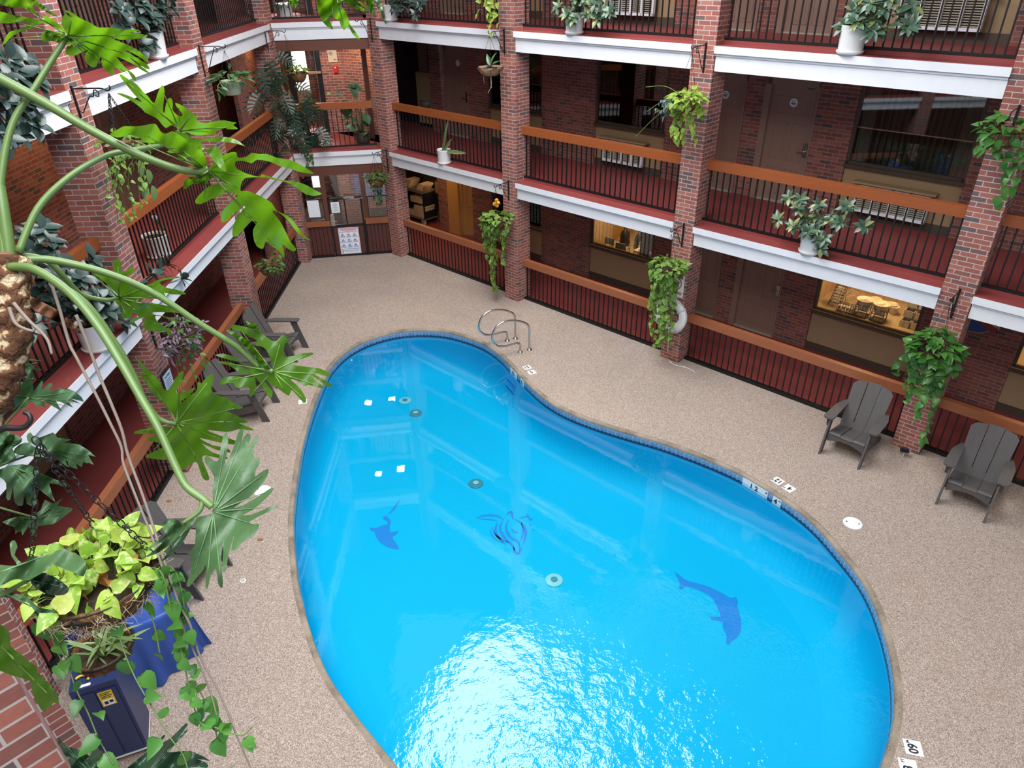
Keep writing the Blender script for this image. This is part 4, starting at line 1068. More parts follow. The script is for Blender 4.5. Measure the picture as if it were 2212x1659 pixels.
shrub(o, c+UP*.3, pts_at(RF, [(848,18),(862,8),(880,14),(892,5),(905,12),(896,30),(865,22),(912,2),(880,-5)], -.08), .15, 'rubber_dark', 8, along=4, face=court_R)
# --- left facade pots
c = ledge_pot(LF, 192, 752, Z2, .07); o = thing('rubber_plant', 'large dark rubber plant in a white pot, near left middle ledge', 'potted plant', c, 'white pots on the balcony ledges'); white_pot(o, c, .185, .36)
shrub(o, c+UP*.3, pts_at(LF, [(60,505),(95,492),(75,545),(110,520),(130,560),(90,600),(70,575),(120,600),(150,610),(200,560),(175,600),(215,640),(195,650),(230,670),(160,640),(120,645),(80,640),(225,690),(265,690),(345,580),(365,570),(395,600),(330,590),(100,660),(240,640),(60,700)], -.12, .2), .20, 'rubber_dark', 8, along=3, face=court_L, wsc=1.3)
c = ledge_pot(LF, 286, 128, Z3, .07); o = thing('rubber_plant', 'tall grey green rubber plant in a white pot on the upper left ledge', 'potted plant', c, 'white pots on the balcony ledges'); white_pot(o, c, .18, .36)
shrub(o, c+UP*.3, pts_at(LF, [(265,20),(290,10),(310,5),(325,30),(300,40),(345,15),(375,15),(355,20),(330,50),(315,35),(322,90),(328,75),(270,55),(310,95),(340,-10),(300,-10),(370,0)], -.05, .1), .20, 'rubber_dark', 8, along=3, face=court_L, wsc=1.3)
for (px, py), tips, lab in (((35,215), [(20,125),(55,130),(70,160),(45,165),(85,175),(15,160)], 'rubber plant with upright leaves on the upper ledge at the left photo edge'), ((-30,300), [(15,215),(35,225),(55,240),(70,225),(20,270),(40,290),(85,270),(60,260),(10,300)], 'grey green rubber plant spilling over the white fascia at the left photo edge')):
    h = LF.at(px, py, .06); a = h[0]; c = LF.P(max(5.6, a), .07, Z3+.001)
    o = thing('rubber_plant', lab, 'potted plant', c, 'white pots on the balcony ledges'); white_pot(o, c, .16, .3)
    shrub(o, c+UP*.28, pts_at(LF, tips, -.12, .08), .20, 'rubber_dark', 7, along=2, face=court_L, wsc=1.3)
c = on_z(345, 553, Z2); o = thing('cut_stem_plant', 'bent leafless stem with a white wrapped tip in a white pot behind the left railing', 'potted plant', c, None)
h = LF.inv(c); c = LF.P(h[0], max(h[1], .50), Z2+.001); white_pot(o, c, .20, .36)
q = []
for px, py, dd in ((328,523,0),(352,521,-.02),(359,508,-.02),(352,492,-.03),(342,478,-.04),(333,470,-.04)):
    hh = LF.at(px, py, .5+dd); q.append(LF.P(hh[0], .5+dd, hh[2]))
q[0] = c+UP*.30
MB().tube(catmull(q, 6, False), .026, 10).build('stem', M['snake'], o, True); MB().ball(q[-1], .055, 10, sc=(1,1,.7)).build('wrapping', M['paper'], o, True)
# --- back wall plants
c = BF.P(.30, .42, Z2+.001); o = thing('split_leaf_plant', 'huge dark split leaf plant climbing the column of the back balcony from a green pot', 'potted plant', c); 
c2 = BF.P(.42, .48, Z2+.001); white_pot(o, c2, .19, .33, 'greenpot')
lf = MB(); stm = MB()
for px, py, L in ((560,165,.55),(580,150,.5),(600,130,.5),(615,175,.5),(562,215,.55),(585,235,.5),(610,215,.5),(640,195,.45),(570,265,.55),(600,270,.55),(630,250,.55),(560,300,.5),(590,310,.55),(625,290,.6),(655,235,.55),(672,250,.5),(650,280,.5),(610,330,.45),(640,320,.5),(600,345,.4),(690,290,.45),(705,305,.4),(575,190,.45),(622,235,.5),(648,262,.5),(668,222,.45),(680,245,.45)):
    dd = rng.uniform(-.66, -.46) if px < 618 else rng.uniform(-.40, -.05); h = BF.at(px, py-14, dd); p = BF.P(h[0], dd, h[2])
    leaf(lf, p, -UP*.9+rnd(.45)+BF.u*rng.uniform(-.5,.5), -BF.d+UP*.35+rnd(.2), L*rng.uniform(.85,1.1), 1.0, T_SPLIT)
    b0 = c2+UP*.3
    stm.tube(catmull([b0, b0*.6+p*.4+UP*.1-BF.u*.1, p], 5, False), .010, 5)
stm.build('stem', M['stem'], o, True); lf.build('foliage', M['splitleaf'], o)
c = BF.P(1.68, .42, Z2+.001); o = thing('broad_leaf_plant', 'leggy broad leaved plant in a brown glazed pot on the back balcony', 'potted plant', c)
MB().lathe([(0,0),(.13,0),(.19,.14),(.20,.24),(.175,.30),(.19,.33),(.19,.35),(.16,.35),(.15,.30)], c, 24, close=True).build('pot', M['darkpot'], o, True)
lf = MB(); stm = MB()
for px, py, L, wsc in ((723,205,.26,1.6),(730,192,.16,1.2),(748,215,.42,2.0),(758,183,.34,1.2),(766,178,.25,1.0),(775,190,.28,.9),(800,215,.22,1.4),(762,250,.3,1.4),(785,245,.3,1.6),(775,262,.32,1.8),(800,270,.26,1.6),(770,278,.25,1.6),(790,285,.24,1.4),(757,265,.22,1.3)):
    dd = rng.uniform(.15, .42); h = BF.at(px, py, dd); p = BF.P(h[0], dd, h[2])
    leaf(lf, p, rnd(.7)-UP*.2-BF.d*.4, -BF.d*.6+UP+rnd(.2), L, wsc, T_ELL); stm.tube([c+UP*.3, (c+UP*.3+p)/2+UP*.08, p], .008, 5)
stm.build('stem', M['greenstem'], o, True); lf.build('foliage', M['broadleaf'], o, True)
c = BF.P(.27, .52, Z3+.001); o = thing('drooping_plant', 'white pot with drooping dark leaves on the upper back balcony', 'potted plant', c); white_pot(o, c, .17, .36)
lf = MB()
for k in range(16):
    a = k*2.4; leaf(lf, c+UP*.34+V3(math.cos(a),math.sin(a),0)*.08, V3(math.cos(a),math.sin(a),.5), UP, .34, .9, strip_tpl([(0,.03),(.3,.10),(.65,.10),(1,0)], .3, .9))
lf.build('foliage', M['splitleaf'], o, True)
# ivy at the foot of the back balcony
c = BF.P(.20, -.02, Z2); o = thing('trailing_ivy', 'thin ivy strands trailing over the white fascia of the back balcony', 'ivy', c)
def strand(lf, stm, path, L=.10, step=.07, out=V3(0,-1,0), tpl=T_HEART, wsc=1.0, r=.004, dense=1):
    q = catmull(path, 8, False); stm.tube(q, r, 5); s = 0
    for i in range(1, len(q)):
        s += np.linalg.norm(q[i]-q[i-1])
        if s > step:
            s = 0
            for _ in range(dense):
                d = out*rng.uniform(.1,.9)+rnd(.45)-UP*rng.uniform(.3,1.1)
                leaf(lf, q[i]+rnd(.012), d, out+UP*.5+rnd(.35), L*rng.uniform(.65,1.15), wsc, tpl)
lf = MB(); stm = MB()
for a, L in ((.26,.30),(.40,.35),(.34,.2)):
    strand(lf, stm, [BF.P(a,.12,Z2+.05), BF.P(a,-.04,Z2+.02), BF.P(a+.03,-.07,Z2-L*.5), BF.P(a+.02,-.07,Z2-L)], .09, .06, -BF.d)
stm.build('stem', M['vine'], o); lf.build('foliage', M['ivy'], o, True)

# ================================================================== brackets and hanging baskets
def bracket(fr, top, bot, arm, lab, adx=0.0):
    h0 = fr.at(*top, -.012); h1 = fr.at(*bot, -.012); a = (h0[0]+h1[0])/2; z0, z1 = h0[2], h1[2]
    o = thing('plant_bracket', lab, 'plant bracket', fr.P(a, -.01, (z0+z1)/2), 'iron plant brackets on the brick columns')
    P = lambda d, z: fr.P(a, d, z)
    MB().beam(P(-.010, z1), P(-.010, z0), .028, .014, up=fr.d).build('wall_bar', M['ironblack'], o)
    b = MB().tube(catmull([P(-.015, z0-.03), P(-arm*.6, z0-.03), P(-arm*.85, z0-.035), P(-arm, z0-.06), P(-arm-.035, z0-.035), P(-arm-.03, z0)], 5, False), .008, 6)
    b.build('arm', M['ironblack'], o)
    sc = [P(-.015, z1+.10), P(-.05, z1+.06), P(-.10, z1+.12), P(-arm*.45, (z0+z1)/2+.06), P(-arm*.55, z0-.12), P(-arm*.62, z0-.05), P(-arm*.72, z0-.07), P(-arm*.70, z0-.12), P(-arm*.62, z0-.11)]
    MB().tube(catmull(sc, 5, False), .007, 6).build('scroll_brace', M['ironblack'], o, True)
    return fr.P(a, -arm, z0-.065), a
def chain(o, p0, p1, r=.003, link=.0, nm='chain', mat='ironblack'):
    p0 = V3(*p0); p1 = V3(*p1)
    if not link: MB().tube([p0, p1], r, 5).build(nm, M[mat], o); return
    L = np.linalg.norm(p1-p0); n = max(2, int(L/link)); t = (p1-p0)/L; x = nrm(np.cross(t, V3(.2,.9,.1))); y = np.cross(t, x); b = MB()
    for k in range(n):
        c = p0 + t*L*(k+.5)/n; s = x if k % 2 else y; hl = L/n*.66; hw = hl*.52
        b.tube([c + t*hl*math.cos(a) + s*hw*math.sin(a) for a in np.linspace(0, 2*PI, 13)[:-1]], r, 6, closed=True)
    b.build(nm, M[mat], o, True)
def basket(o, c, r, mat='coir', depth=None, hook=None, n=3, chmat='ironblack', link=.0, cr=.003):
    depth = depth or r*.75; c = V3(*c)
    if mat in ('coir', 'bark'):
        prof = [(r*.12,-depth),(r*.55,-depth*.92),(r*.85,-depth*.55),(r*1.0,-.02),(r*1.03,.01),(r*.93,.015),(r*.88,-.02)]
        nn = 30; vs = []; rough = .055 if mat == 'coir' else .10
        for i, (rr, z) in enumerate(prof):
            for j in range(nn):
                k = 1+rng.uniform(-rough, rough) if 0 < i < 5 else 1.0
                vs.append(c+V3(rr*k*math.cos(2*PI*j/nn), rr*k*math.sin(2*PI*j/nn), z+rng.uniform(-1,1)*rough*r*.3))
        f = [(i*nn+j, i*nn+(j+1)%nn, (i+1)*nn+(j+1)%nn, (i+1)*nn+j) for i in range(len(prof)-1) for j in range(nn)]+[tuple(range(nn-1,-1,-1))]
        MB().add(vs, f).build('liner', M[mat], o, True)
        b = MB().tube([c+V3(r*1.05*math.cos(a), r*1.05*math.sin(a), .012) for a in np.linspace(0,2*PI,29)[:-1]], .006, 6, closed=True)
        for k in range(8):
            a = k*PI/4; b.tube([c+V3(r*s*1.04*math.cos(a), r*s*1.04*math.sin(a), z) for s, z in ((1,.01),(.87,-depth*.55),(.5,-depth*.95),(0,-depth*1.03))], .003, 5)
        b.build('wire_frame', M['ironblack'], o)
    else:
        MB().lathe([(0,-depth),(r*.72,-depth),(r*.78,-depth+.02),(r,-.01),(r*1.06,-.005),(r*1.06,.012),(r*.93,.012),(r*.9,-.03)], c, 26, close=True).build('pot', M[mat], o, True)
    MB().lathe([(0,-.015),(r*.93,-.02)], c, 22, close=True).build('soil', M['soil'], o)
    if hook is not None:
        hook = V3(*hook)
        for k in range(n):
            a = k*2*PI/n+.6; chain(o, hook-UP*.03, c+V3(r*math.cos(a), r*math.sin(a), .01), cr, link, 'chain', chmat)
def mound(lf, c, r, n, L, tpl=T_HEART, out=None, h=.5, wsc=1.0):
    for _ in range(n):
        a = rng.uniform(0, 2*PI); rr = r*math.sqrt(rng.uniform(.02, 1.3)); p = V3(*c)+V3(rr*math.cos(a), rr*math.sin(a), h*r*(1-(rr/r/1.15)**2)+rng.uniform(-.02,.05))
        d = V3(math.cos(a), math.sin(a), .25)*(.4+rr/r) + rnd(.35)
        leaf(lf, p, d-UP*.2, UP+V3(math.cos(a), math.sin(a), 0)*.7+rnd(.3), L*rng.uniform(.7,1.15), wsc, tpl)
def trails(lf, stm, fr, c, r, ends, L, step, out, d=-.38, tpl=T_HEART, dense=1, spread=.05):
    for px, py in ends:
        h = fr.at(px, py, d); e = fr.P(h[0], d+rng.uniform(-.06,.06), h[2])
        s = V3(*c) + nrm((e-c)*[1,1,0]+out*.4+rnd(.3)*[1,1,0])*r*1.03
        m1 = s + nrm((s-c)*[1,1,0])*.06 - UP*.04
        k = np.array([e[0], e[1], s[2]*.55+e[2]*.45])*.75 + m1*.25; k[2] = s[2]*.55+e[2]*.45
        strand(lf, stm, [s, m1, k+rnd(spread), e], L, step, out, tpl, dense=dense)
def hang_at(fr, tip, px, py):
    q = fr.inv(tip); h = fr.at(px, py, q[1]); return fr.P(q[0], q[1], h[2])
A38 = .40
BKT = {}
# right facade
tip, a = bracket(RF, (1089,62), (1089,116), A38, 'scrolled bracket on second right facade column, middle level'); c = hang_at(RF, tip, 1062, 146)
o = thing('hanging_orchid', 'orchid in a bark basket hanging at middle level from second right column', 'hanging basket', c); basket(o, c, .235, 'bark', .15, tip)
lf = MB()
for dx, dz, L in ((-.25,.12,.30),(.05,.3,.28),(.18,.18,.25),(-.05,.22,.24),(.24,.05,.26),(-.14,.05,.22)): leaf(lf, c+UP*.02, RF.u*dx+UP*dz+rnd(.05), UP+court_R*.5, L, .8, T_ELL)
lf.build('foliage', M['hoya'], o, True)
b = MB()
for px, py in ((1054,202),(1062,190),(1046,180)): 
    h = RF.at(px, py, -.38); e = RF.P(h[0], -.38, h[2]); b.tube(catmull([c-UP*.12, (c+e)/2+rnd(.05), e], 6, False), .006, 5)
b.build('air_root', M['towel'], o, True)
tip, a = bracket(RF, (1525,92), (1519,157), A38, 'scrolled bracket on third right facade column, middle level'); c = hang_at(RF, tip, 1483, 216)
o = thing('hanging_pothos', 'lime green pothos basket with bluish side shoots hanging at middle level from third right column', 'hanging basket', c); basket(o, c, .20, 'coir', .17, tip)
lf = MB(); stm = MB(); mound(lf, c, .24, 55, .12, out=court_R)
trails(lf, stm, RF, c, .2, [(1452,300),(1465,308),(1475,305),(1458,285),(1468,260),(1515,255),(1505,290),(1518,235),(1500,312),(1472,290)], .115, .055, court_R)
lf.build('foliage', M['pothos_lime'], o, True); stm.build('vine', M['vine'], o)
lf = MB(); stm = MB(); trails(lf, stm, RF, c, .2, [(1420,232),(1432,255),(1428,222),(1440,240)], .075, .03, court_R, tpl=T_SMALL, dense=2); 
for px, py in ((1372,296),(1395,188),(1398,240)):
    h = RF.at(px, py, -.4); e = RF.P(h[0], -.4, h[2]); stm.tube(catmull([c, c*.5+e*.5+UP*.1, e], 6, False), .004, 5)
lf.build('side_shoot', M['bluegreen'], o, True); stm.build('air_root', M['greenstem'], o)
R3T = RF.P(-1.83, -.40, 5.12)
c = hang_at(RF, R3T, 2172, 283); o = thing('hanging_pothos', 'green pothos basket hanging at middle level from the column at the right photo edge', 'hanging basket', c); basket(o, c, .21, 'coir', .19, R3T)
lf = MB(); stm = MB(); mound(lf, c, .25, 55, .13, out=court_R); trails(lf, stm, RF, c, .2, [(2110,322),(2125,320),(2140,300),(2155,440),(2168,360),(2185,410),(2150,455),(2118,300)], .13, .10, court_R)
lf.build('foliage', M['pothos_deep'], o, True); stm.build('vine', M['vine'], o)
o2 = thing('plant_bracket', 'iron bracket just outside the right photo edge above the middle level pothos', 'plant bracket', RF.P(-1.83,-.01,5.0), 'iron plant brackets on the brick columns')
MB().box(RF, -1.845,-1.815,-.02,0,4.8,5.2).build('wall_bar', M['ironblack'], o2); MB().tube([RF.P(-1.83,-.01,5.17), RF.P(-1.83,-.36,5.17), RF.P(-1.83,-.40,5.12)], .009, 6).build('arm', M['ironblack'], o2)
tip, a = bracket(RF, (1098,390), (1099,432), A38, 'scrolled bracket on second right facade column, ground level'); c = hang_at(RF, tip, 1075, 476)
o = thing('hanging_pothos', 'pothos basket with long bushy trails hanging at ground level from second right column', 'hanging basket', c); basket(o, c, .22, 'coir', .2, tip)
lf = MB(); stm = MB(); mound(lf, c, .28, 90, .13, out=court_R); trails(lf, stm, RF, c, .22, [(1058,560),(1065,590),(1070,615),(1078,550),(1085,565),(1092,540),(1062,520),(1074,530),(1066,620),(1068,625),(1088,520),(1060,600)], .13, .06, court_R)
lf.build('foliage', M['pothos'], o, True); stm.build('vine', M['vine'], o)
c3 = tip-UP*.32; o = thing('gourd_ornament', 'small cluster of orange balls hanging above the ground level pothos', 'ornament', c3)
for k, (x, z) in enumerate(((0,0),(.07,.01),(.03,-.06),(-.05,-.04),(.02,.06))): MB().ball(c3+RF.u*x+UP*z, .042, 10).build('ball', plain('orange_ball', (.75,.30,.02), .4) if k == 0 else bpy.data.materials['orange_ball'], o, True)
MB().tube([tip, c3], .003, 5).build('string', M['ironblack'], o)
tip, a = bracket(RF, (1478,482), (1472,532), A38, 'scrolled bracket on third right facade column, ground level'); c = hang_at(RF, tip, 1441, 578)
o = thing('hanging_pothos', 'pothos basket trailing in front of the life ring and the warning sign', 'hanging basket', c); basket(o, c, .22, 'coir', .16, tip)
lf = MB(); stm = MB(); mound(lf, c, .28, 75, .125, out=court_R); trails(lf, stm, RF, c, .22, [(1415,690),(1410,720),(1418,745),(1425,700),(1416,640),(1428,660),(1422,745),(1430,740),(1448,640),(1455,660),(1450,700),(1440,735),(1462,620),(1436,720),(1443,745),(1412,670)], .125, .06, court_R)
lf.build('foliage', M['pothos'], o, True); stm.build('vine', M['vine'], o)
tip, a = bracket(RF, (2076,624), (2052,687), A38, 'iron bracket on brick column beside the shop window, ground level'); c = hang_at(RF, tip, 2012, 752)
o = thing('hanging_pothos', 'deep green pothos basket hanging at ground level beside the lit shop window', 'hanging basket', c); basket(o, c, .22, 'coir', .2, tip)
lf = MB(); stm = MB(); mound(lf, c, .29, 120, .135, out=court_R, h=.7); trails(lf, stm, RF, c, .25, [(1955,830),(1960,870),(1962,850),(1985,850),(2000,860),(2015,840),(2030,830),(2055,810),(2020,870),(1945,805),(1972,800),(1988,955),(1980,900),(2040,790),(2062,760),(1995,820),(2010,800)], .13, .06, court_R)
lf.build('foliage', M['pothos_deep'], o, True); stm.build('vine', M['vine'], o)
bracket(RF, (800,38), (803,88), .38, 'empty iron bracket on the corner column of the right facade, upper level')
tip, a = bracket(RF, (834,322), (839,372), .40, 'iron bracket on corner column of the right facade, ground level'); c = hang_at(RF, tip, 817, 388)
o = thing('hanging_ivy', 'ivy basket hanging at ground level beside the pool gate', 'hanging basket', c); basket(o, c, .20, 'coir', .2, tip)
lf = MB(); stm = MB(); mound(lf, c, .26, 80, .09, out=-BF.d); trails(lf, stm, RF, c, .2, [(818,440),(822,455),(815,420),(808,410),(826,430),(802,400)], .10, .06, court_R)
lf.build('foliage', M['ivy'], o, True); stm.build('vine', M['vine'], o)
# strands hanging into the picture from above
T3 = RF.P(-10.47, -.40, 6.95); o = thing('hanging_pothos', 'pothos strands hanging into the photo at the top beside second right column', 'hanging basket', T3); c = T3-UP*.02; basket(o, c, .2, 'coir', .18, T3+UP*.6)
lf = MB(); stm = MB(); mound(lf, c, .24, 40, .12); trails(lf, stm, RF, c, .2, [(1062,62),(1068,70),(1036,32),(1080,55),(1056,40),(1072,40)], .12, .085, court_R)
lf.build('foliage', M['pothos_lime'], o, True); stm.build('vine', M['vine'], o)
# left facade
tip, a = bracket(LF, (427,97), (446,165), .42, 'scrolled bracket on second left column, upper level'); c = hang_at(LF, tip, 492, 178)
o = thing('hanging_hoya', 'dark leaved plant in a pale green pot hanging from the second left column', 'hanging basket', c); basket(o, c, .17, 'palepot', .22, tip, 4)
lf = MB(); stm = MB(); mound(lf, c, .26, 70, .16, T_ELL, h=.55); trails(lf, stm, LF, c, .18, [(475,205),(468,195),(505,195)], .14, .07, court_L, d=-.42, tpl=T_ELL)
h = LF.at(548, 190, -.42); e = LF.P(h[0], -.42, h[2]); stm.tube(catmull([c, c*.5+e*.5+UP*.05, e], 6, False), .005, 5); leaf(lf, e, V3(.3,0,-1), court_L, .15)
lf.build('foliage', M['hoya'], o, True); stm.build('vine', M['greenstem'], o)
tip, a = bracket(LF, (153,186), (176,255), .42, 'scrolled bracket on third left column, middle level'); c = hang_at(LF, tip, 268, 312)
o = thing('hanging_mixed', 'bark basket of mixed trailing plants hanging from the third left column', 'hanging basket', c); basket(o, c, .21, 'bark', .16, tip, 3, link=.035, cr=.004)
lf = MB(); stm = MB(); mound(lf, c, .24, 45, .085); trails(lf, stm, LF, c, .21, [(235,440),(250,480),(262,460),(240,400),(275,480),(225,380),(290,470),(300,440),(232,350),(315,430)], .085, .06, court_L, d=-.42)
lf.build('foliage', M['pothos'], o, True); stm.build('vine', M['vine'], o)
lf = MB()
for px, py, L in ((300,345,.22),(308,395,.24),(318,365,.2),(328,400,.22)):
    h = LF.at(px, py, -.42); leaf(lf, LF.P(h[0], -.42, h[2]), V3(.1,-.1,-1), court_L-LF.u*.4, L, 1.2)
lf.build('striped_leaf', M['spider'], o, True)
P_ = LF.P(9.13, -.42, 2.46); tip, a = P_, 9.13
o2 = thing('plant_bracket', 'iron hook bracket on the third left column, ground level above the purple plant', 'plant bracket', LF.P(9.13,-.01,2.4), 'iron plant brackets on the brick columns')
MB().box(LF, 9.115,9.145,-.02,0,2.1,2.55).build('wall_bar', M['ironblack'], o2); MB().tube(catmull([LF.P(9.13,-.01,2.50), LF.P(9.13,-.3,2.52), LF.P(9.13,-.40,2.46), LF.P(9.13,-.46,2.49), LF.P(9.13,-.45,2.53)], 5, False), .009, 6).build('arm', M['ironblack'], o2)
c = hang_at(LF, tip, 388, 722); o = thing('hanging_purple', 'purple striped wandering plant basket hanging above the left chairs', 'hanging basket', c); basket(o, c, .2, 'coir', .16, tip)
lf = MB(); stm = MB(); mound(lf, c, .30, 150, .085, T_ELL, h=.55, wsc=.8); trails(lf, stm, LF, c, .22, [(345,750),(355,770),(370,775),(390,770),(410,765),(430,750),(400,790),(425,775),(365,745),(380,785)], .085, .035, court_L, d=-.42, tpl=T_ELL, dense=2)
lf.build('foliage', M['purple'], o, True); lf = MB(); mound(lf, c+UP*.08, .16, 14, .11); trails(lf, stm, LF, c, .2, [(395,845),(405,825),(420,815),(440,800),(455,785)], .085, .075, court_L, d=-.42)
lf.build('foliage', M['pothos_deep'], o, True); stm.build('vine', M['vine'], o)
tip = LF.P(13.34, -.42, 2.40); c = LF.P(13.34, -.42, 1.62); o = thing('hanging_ivy', 'thin leaved basket hanging at ground level from the second left column', 'hanging basket', c); basket(o, c, .19, 'coir', .16, tip)
lf = MB(); stm = MB(); mound(lf, c, .24, 70, .085); trails(lf, stm, LF, c, .2, [(585,570),(592,585),(575,575),(600,560),(590,545),(608,550)], .10, .06, court_L, d=-.42)
lf.build('foliage', M['ivy'], o, True); stm.build('vine', M['vine'], o)
tip, a = bracket(LF, (572,64), (580,112), .42, 'iron bracket on corner left column, upper level'); c = hang_at(LF, tip, 640, 160)
c = BF.P(.42, -.12, BF.at(636,158,-.12)[2]); o = thing('hanging_pothos', 'coconut fibre basket of yellow green pothos hanging before the back balcony', 'hanging basket', c); basket(o, c, .19, 'coir', .2, tip)
lf = MB(); mound(lf, c, .2, 45, .10, h=.6); lf.build('foliage', M['pothos_lime'], o, True)

# ================================================================== shop windows and service corner
def shop(a0, a1, dep=1.5, sill=.85, lampE=42, floor_=None):
    win = window(RF, a0, a1, 0.0, sill, 2.32, D0, True)
    fz = floor_ if floor_ is not None else sill-.03
    struct(MB().box(RF, a0-.1, a1+.1, D0+.14, D0+dep, fz-.05, fz).build('floor_display', M['granite']))
    struct(MB().box(RF, a0, a1, D0+.0, D0+.16, sill, sill+.02).build('trim_sill', M['doorwood']))
    w_ = MB(); n = 9; ww = (a1-a0+.2)/n
    for k in range(n): w_.box(RF, a0-.1+ww*k+.004, a0-.1+ww*(k+1)-.004, D0+dep, D0+dep+.03, fz, 2.6)
    w_.box(RF, a0-.1, a1+.1, D0+dep+.03, D0+dep+.06, fz, 2.6)
    struct(w_.build('wall_shop', M['shopwall'])); s_ = MB().box(RF, a0-.16, a0-.1, D0+.14, D0+dep+.06, fz, 2.6).box(RF, a1+.1, a1+.16, D0+.14, D0+dep+.06, fz, 2.6)
    struct(s_.build('wall_shop_side', M['shopwall'])); struct(MB().box(RF, a0-.16, a1+.16, D0+.14, D0+dep+.06, 2.6, 2.65).build('ceiling_shop', M['soffit']))
    lamp('shop_lamp', RF.P((a0+a1)/2, D0+.45, 2.42), lampE, .5)
def lamp(name, p, e, size, col=(1,.66,.30), rot=(0,0,0)):
    l = bpy.data.lights.new(name, 'AREA'); l.size = size; l.energy = e; l.color = col
    o = bpy.data.objects.new(name, l); COL.objects.link(o); o.location = tuple(p); o.rotation_euler = rot; return o
M['shopwall'] = plain('ochre_shop_panel', (.46,.29,.11), .7, 0, .05, 3)
shop(-4.48,-2.6); shop(-9.96,-8.16, floor_=.62, dep=2.0); shop(-13.25,-11.5); shop(-1.1,.77)
zs = lambda x, y: (1720+x/6.9125, 580+y/6.9125)
zw = lambda x, y: (1240+x/11.06, 440+y/11.06)
SZ = .822
def bowl_stand(p, lab, fill):
    c = V3(*p); o = thing('bowl_stand', lab, 'bowl stand', c, 'bowls on black stands in the shop window')
    b = MB(); w = .11
    for sx in (-1,1):
        for sy in (-1,1):
            q = c+RF.u*sx*w+RF.d*sy*w; b.beam(q, q+UP*.24, .012, .012, up=RF.d)
    for z in (.01,.15,.24):
        for k in range(4):
            e = [(-1,-1),(1,-1),(1,1),(-1,1)]; q0 = c+RF.u*e[k][0]*w+RF.d*e[k][1]*w+UP*z; q1 = c+RF.u*e[(k+1)%4][0]*w+RF.d*e[(k+1)%4][1]*w+UP*z; b.beam(q0, q1, .012, .012)
    b.build('stand', M['black'], o)
    MB().lathe([(0,.13),(.085,.13),(.145,.33),(.155,.335),(.155,.345),(.14,.345),(.135,.33),(.10,.30),(0,.30)], c, 28, close=True).build('bowl', M['bowl'], o, True)
    q = MB()
    for k in range(16): q.ball(c+V3(rng.uniform(-.08,.08), rng.uniform(-.08,.08), .305), .026, 8, sc=(1,1,.7))
    q.build('contents', M[fill], o, True)
M['sweet'] = plain('pink_sweets', (.45,.25,.22), .5, 0, .6, 40); M['sweet2'] = plain('pale_sweets', (.55,.5,.35), .5, 0, .5, 40)
P_ = lambda q, z: on_z(*zs(*q), z)
def clampd(p, lo, hi, z):
    h = RF.inv(p); return RF.P(h[0], min(max(h[1], lo), hi), z)
bowl_stand(clampd(P_((970,700), SZ), 2.5, 2.7, SZ), 'cream bowl of pink sweets on a black stand in the lit shop window', 'sweet')
bowl_stand(clampd(P_((1215,770), SZ), 2.5, 2.7, SZ), 'cream bowl of pale sweets on a black stand in the lit shop window', 'sweet2')
c = clampd(P_((1160,640), SZ), 2.95, 3.1, SZ); 
for k, (q, s) in enumerate((((1165,560),.10),((1400,640),.10),((1440,680),.085))):
    c = clampd(P_(q, SZ), 2.9, 3.2, SZ); o = thing('bowl', ['small bowl behind the stand of pink sweets','small bowl behind the stand of pale sweets','smallest bowl right of the black bowl stands'][k], 'bowl', c, 'small bowls in the shop window')
    MB().lathe([(0,0),(s*.6,0),(s*1.0,.15),(s*1.08,.155),(s*1.08,.165),(s*.95,.16),(s*.8,.13),(0,.13)], c, 24, close=True).build('bowl_body', M['bowl'], o, True)
def wire_rack(c, ax, L, r, lab, tilt):
    ax = nrm(ax); x = nrm(np.cross(ax, UP)); y = np.cross(x, ax); o = thing('napkin_roll_rack', lab, 'wire rack', c, 'wire racks in the shop windows'); b = MB(); cc = V3(*c)+UP*(r+.02)+ (UP*L*.35 if tilt else 0)
    for k in range(7): b.tube([cc+ax*(k/6-.5)*L+(x*math.cos(a)+y*math.sin(a))*r for a in np.linspace(0,2*PI,17)[:-1]], .005, 5, closed=True)
    for a in np.linspace(0,2*PI,7)[:-1]: b.tube([cc-ax*L/2+(x*math.cos(a)+y*math.sin(a))*r, cc+ax*L/2+(x*math.cos(a)+y*math.sin(a))*r], .004, 5)
    for s in (-1,1):
        for k in (-.35,.35):
            q = cc+ax*k*L+x*s*r; b.tube([q, V3(q[0]+x[0]*s*.04, q[1]+x[1]*s*.04, c[2])], .005, 5)
    b.build('wire_frame', M['black'], o)
    for k in range(4):
        q = cc+ax*(k/3-.5)*L*.75; MB().beam(q-x*r*.5, q+x*r*.5, L*.16, r*.6, up=ax).build('roll', M['bowl'], o)
wire_rack(clampd(P_((590,560), SZ), 2.65, 2.9, SZ), RF.d*.5+UP*1.0, .34, .11, 'tall tilted wire rack of rolls at the left of the lit shop window', True)
wire_rack(clampd(P_((730,660), SZ), 2.5, 2.75, SZ), RF.u, .30, .09, 'low wire drum rack of rolls in front in the lit shop window', False)
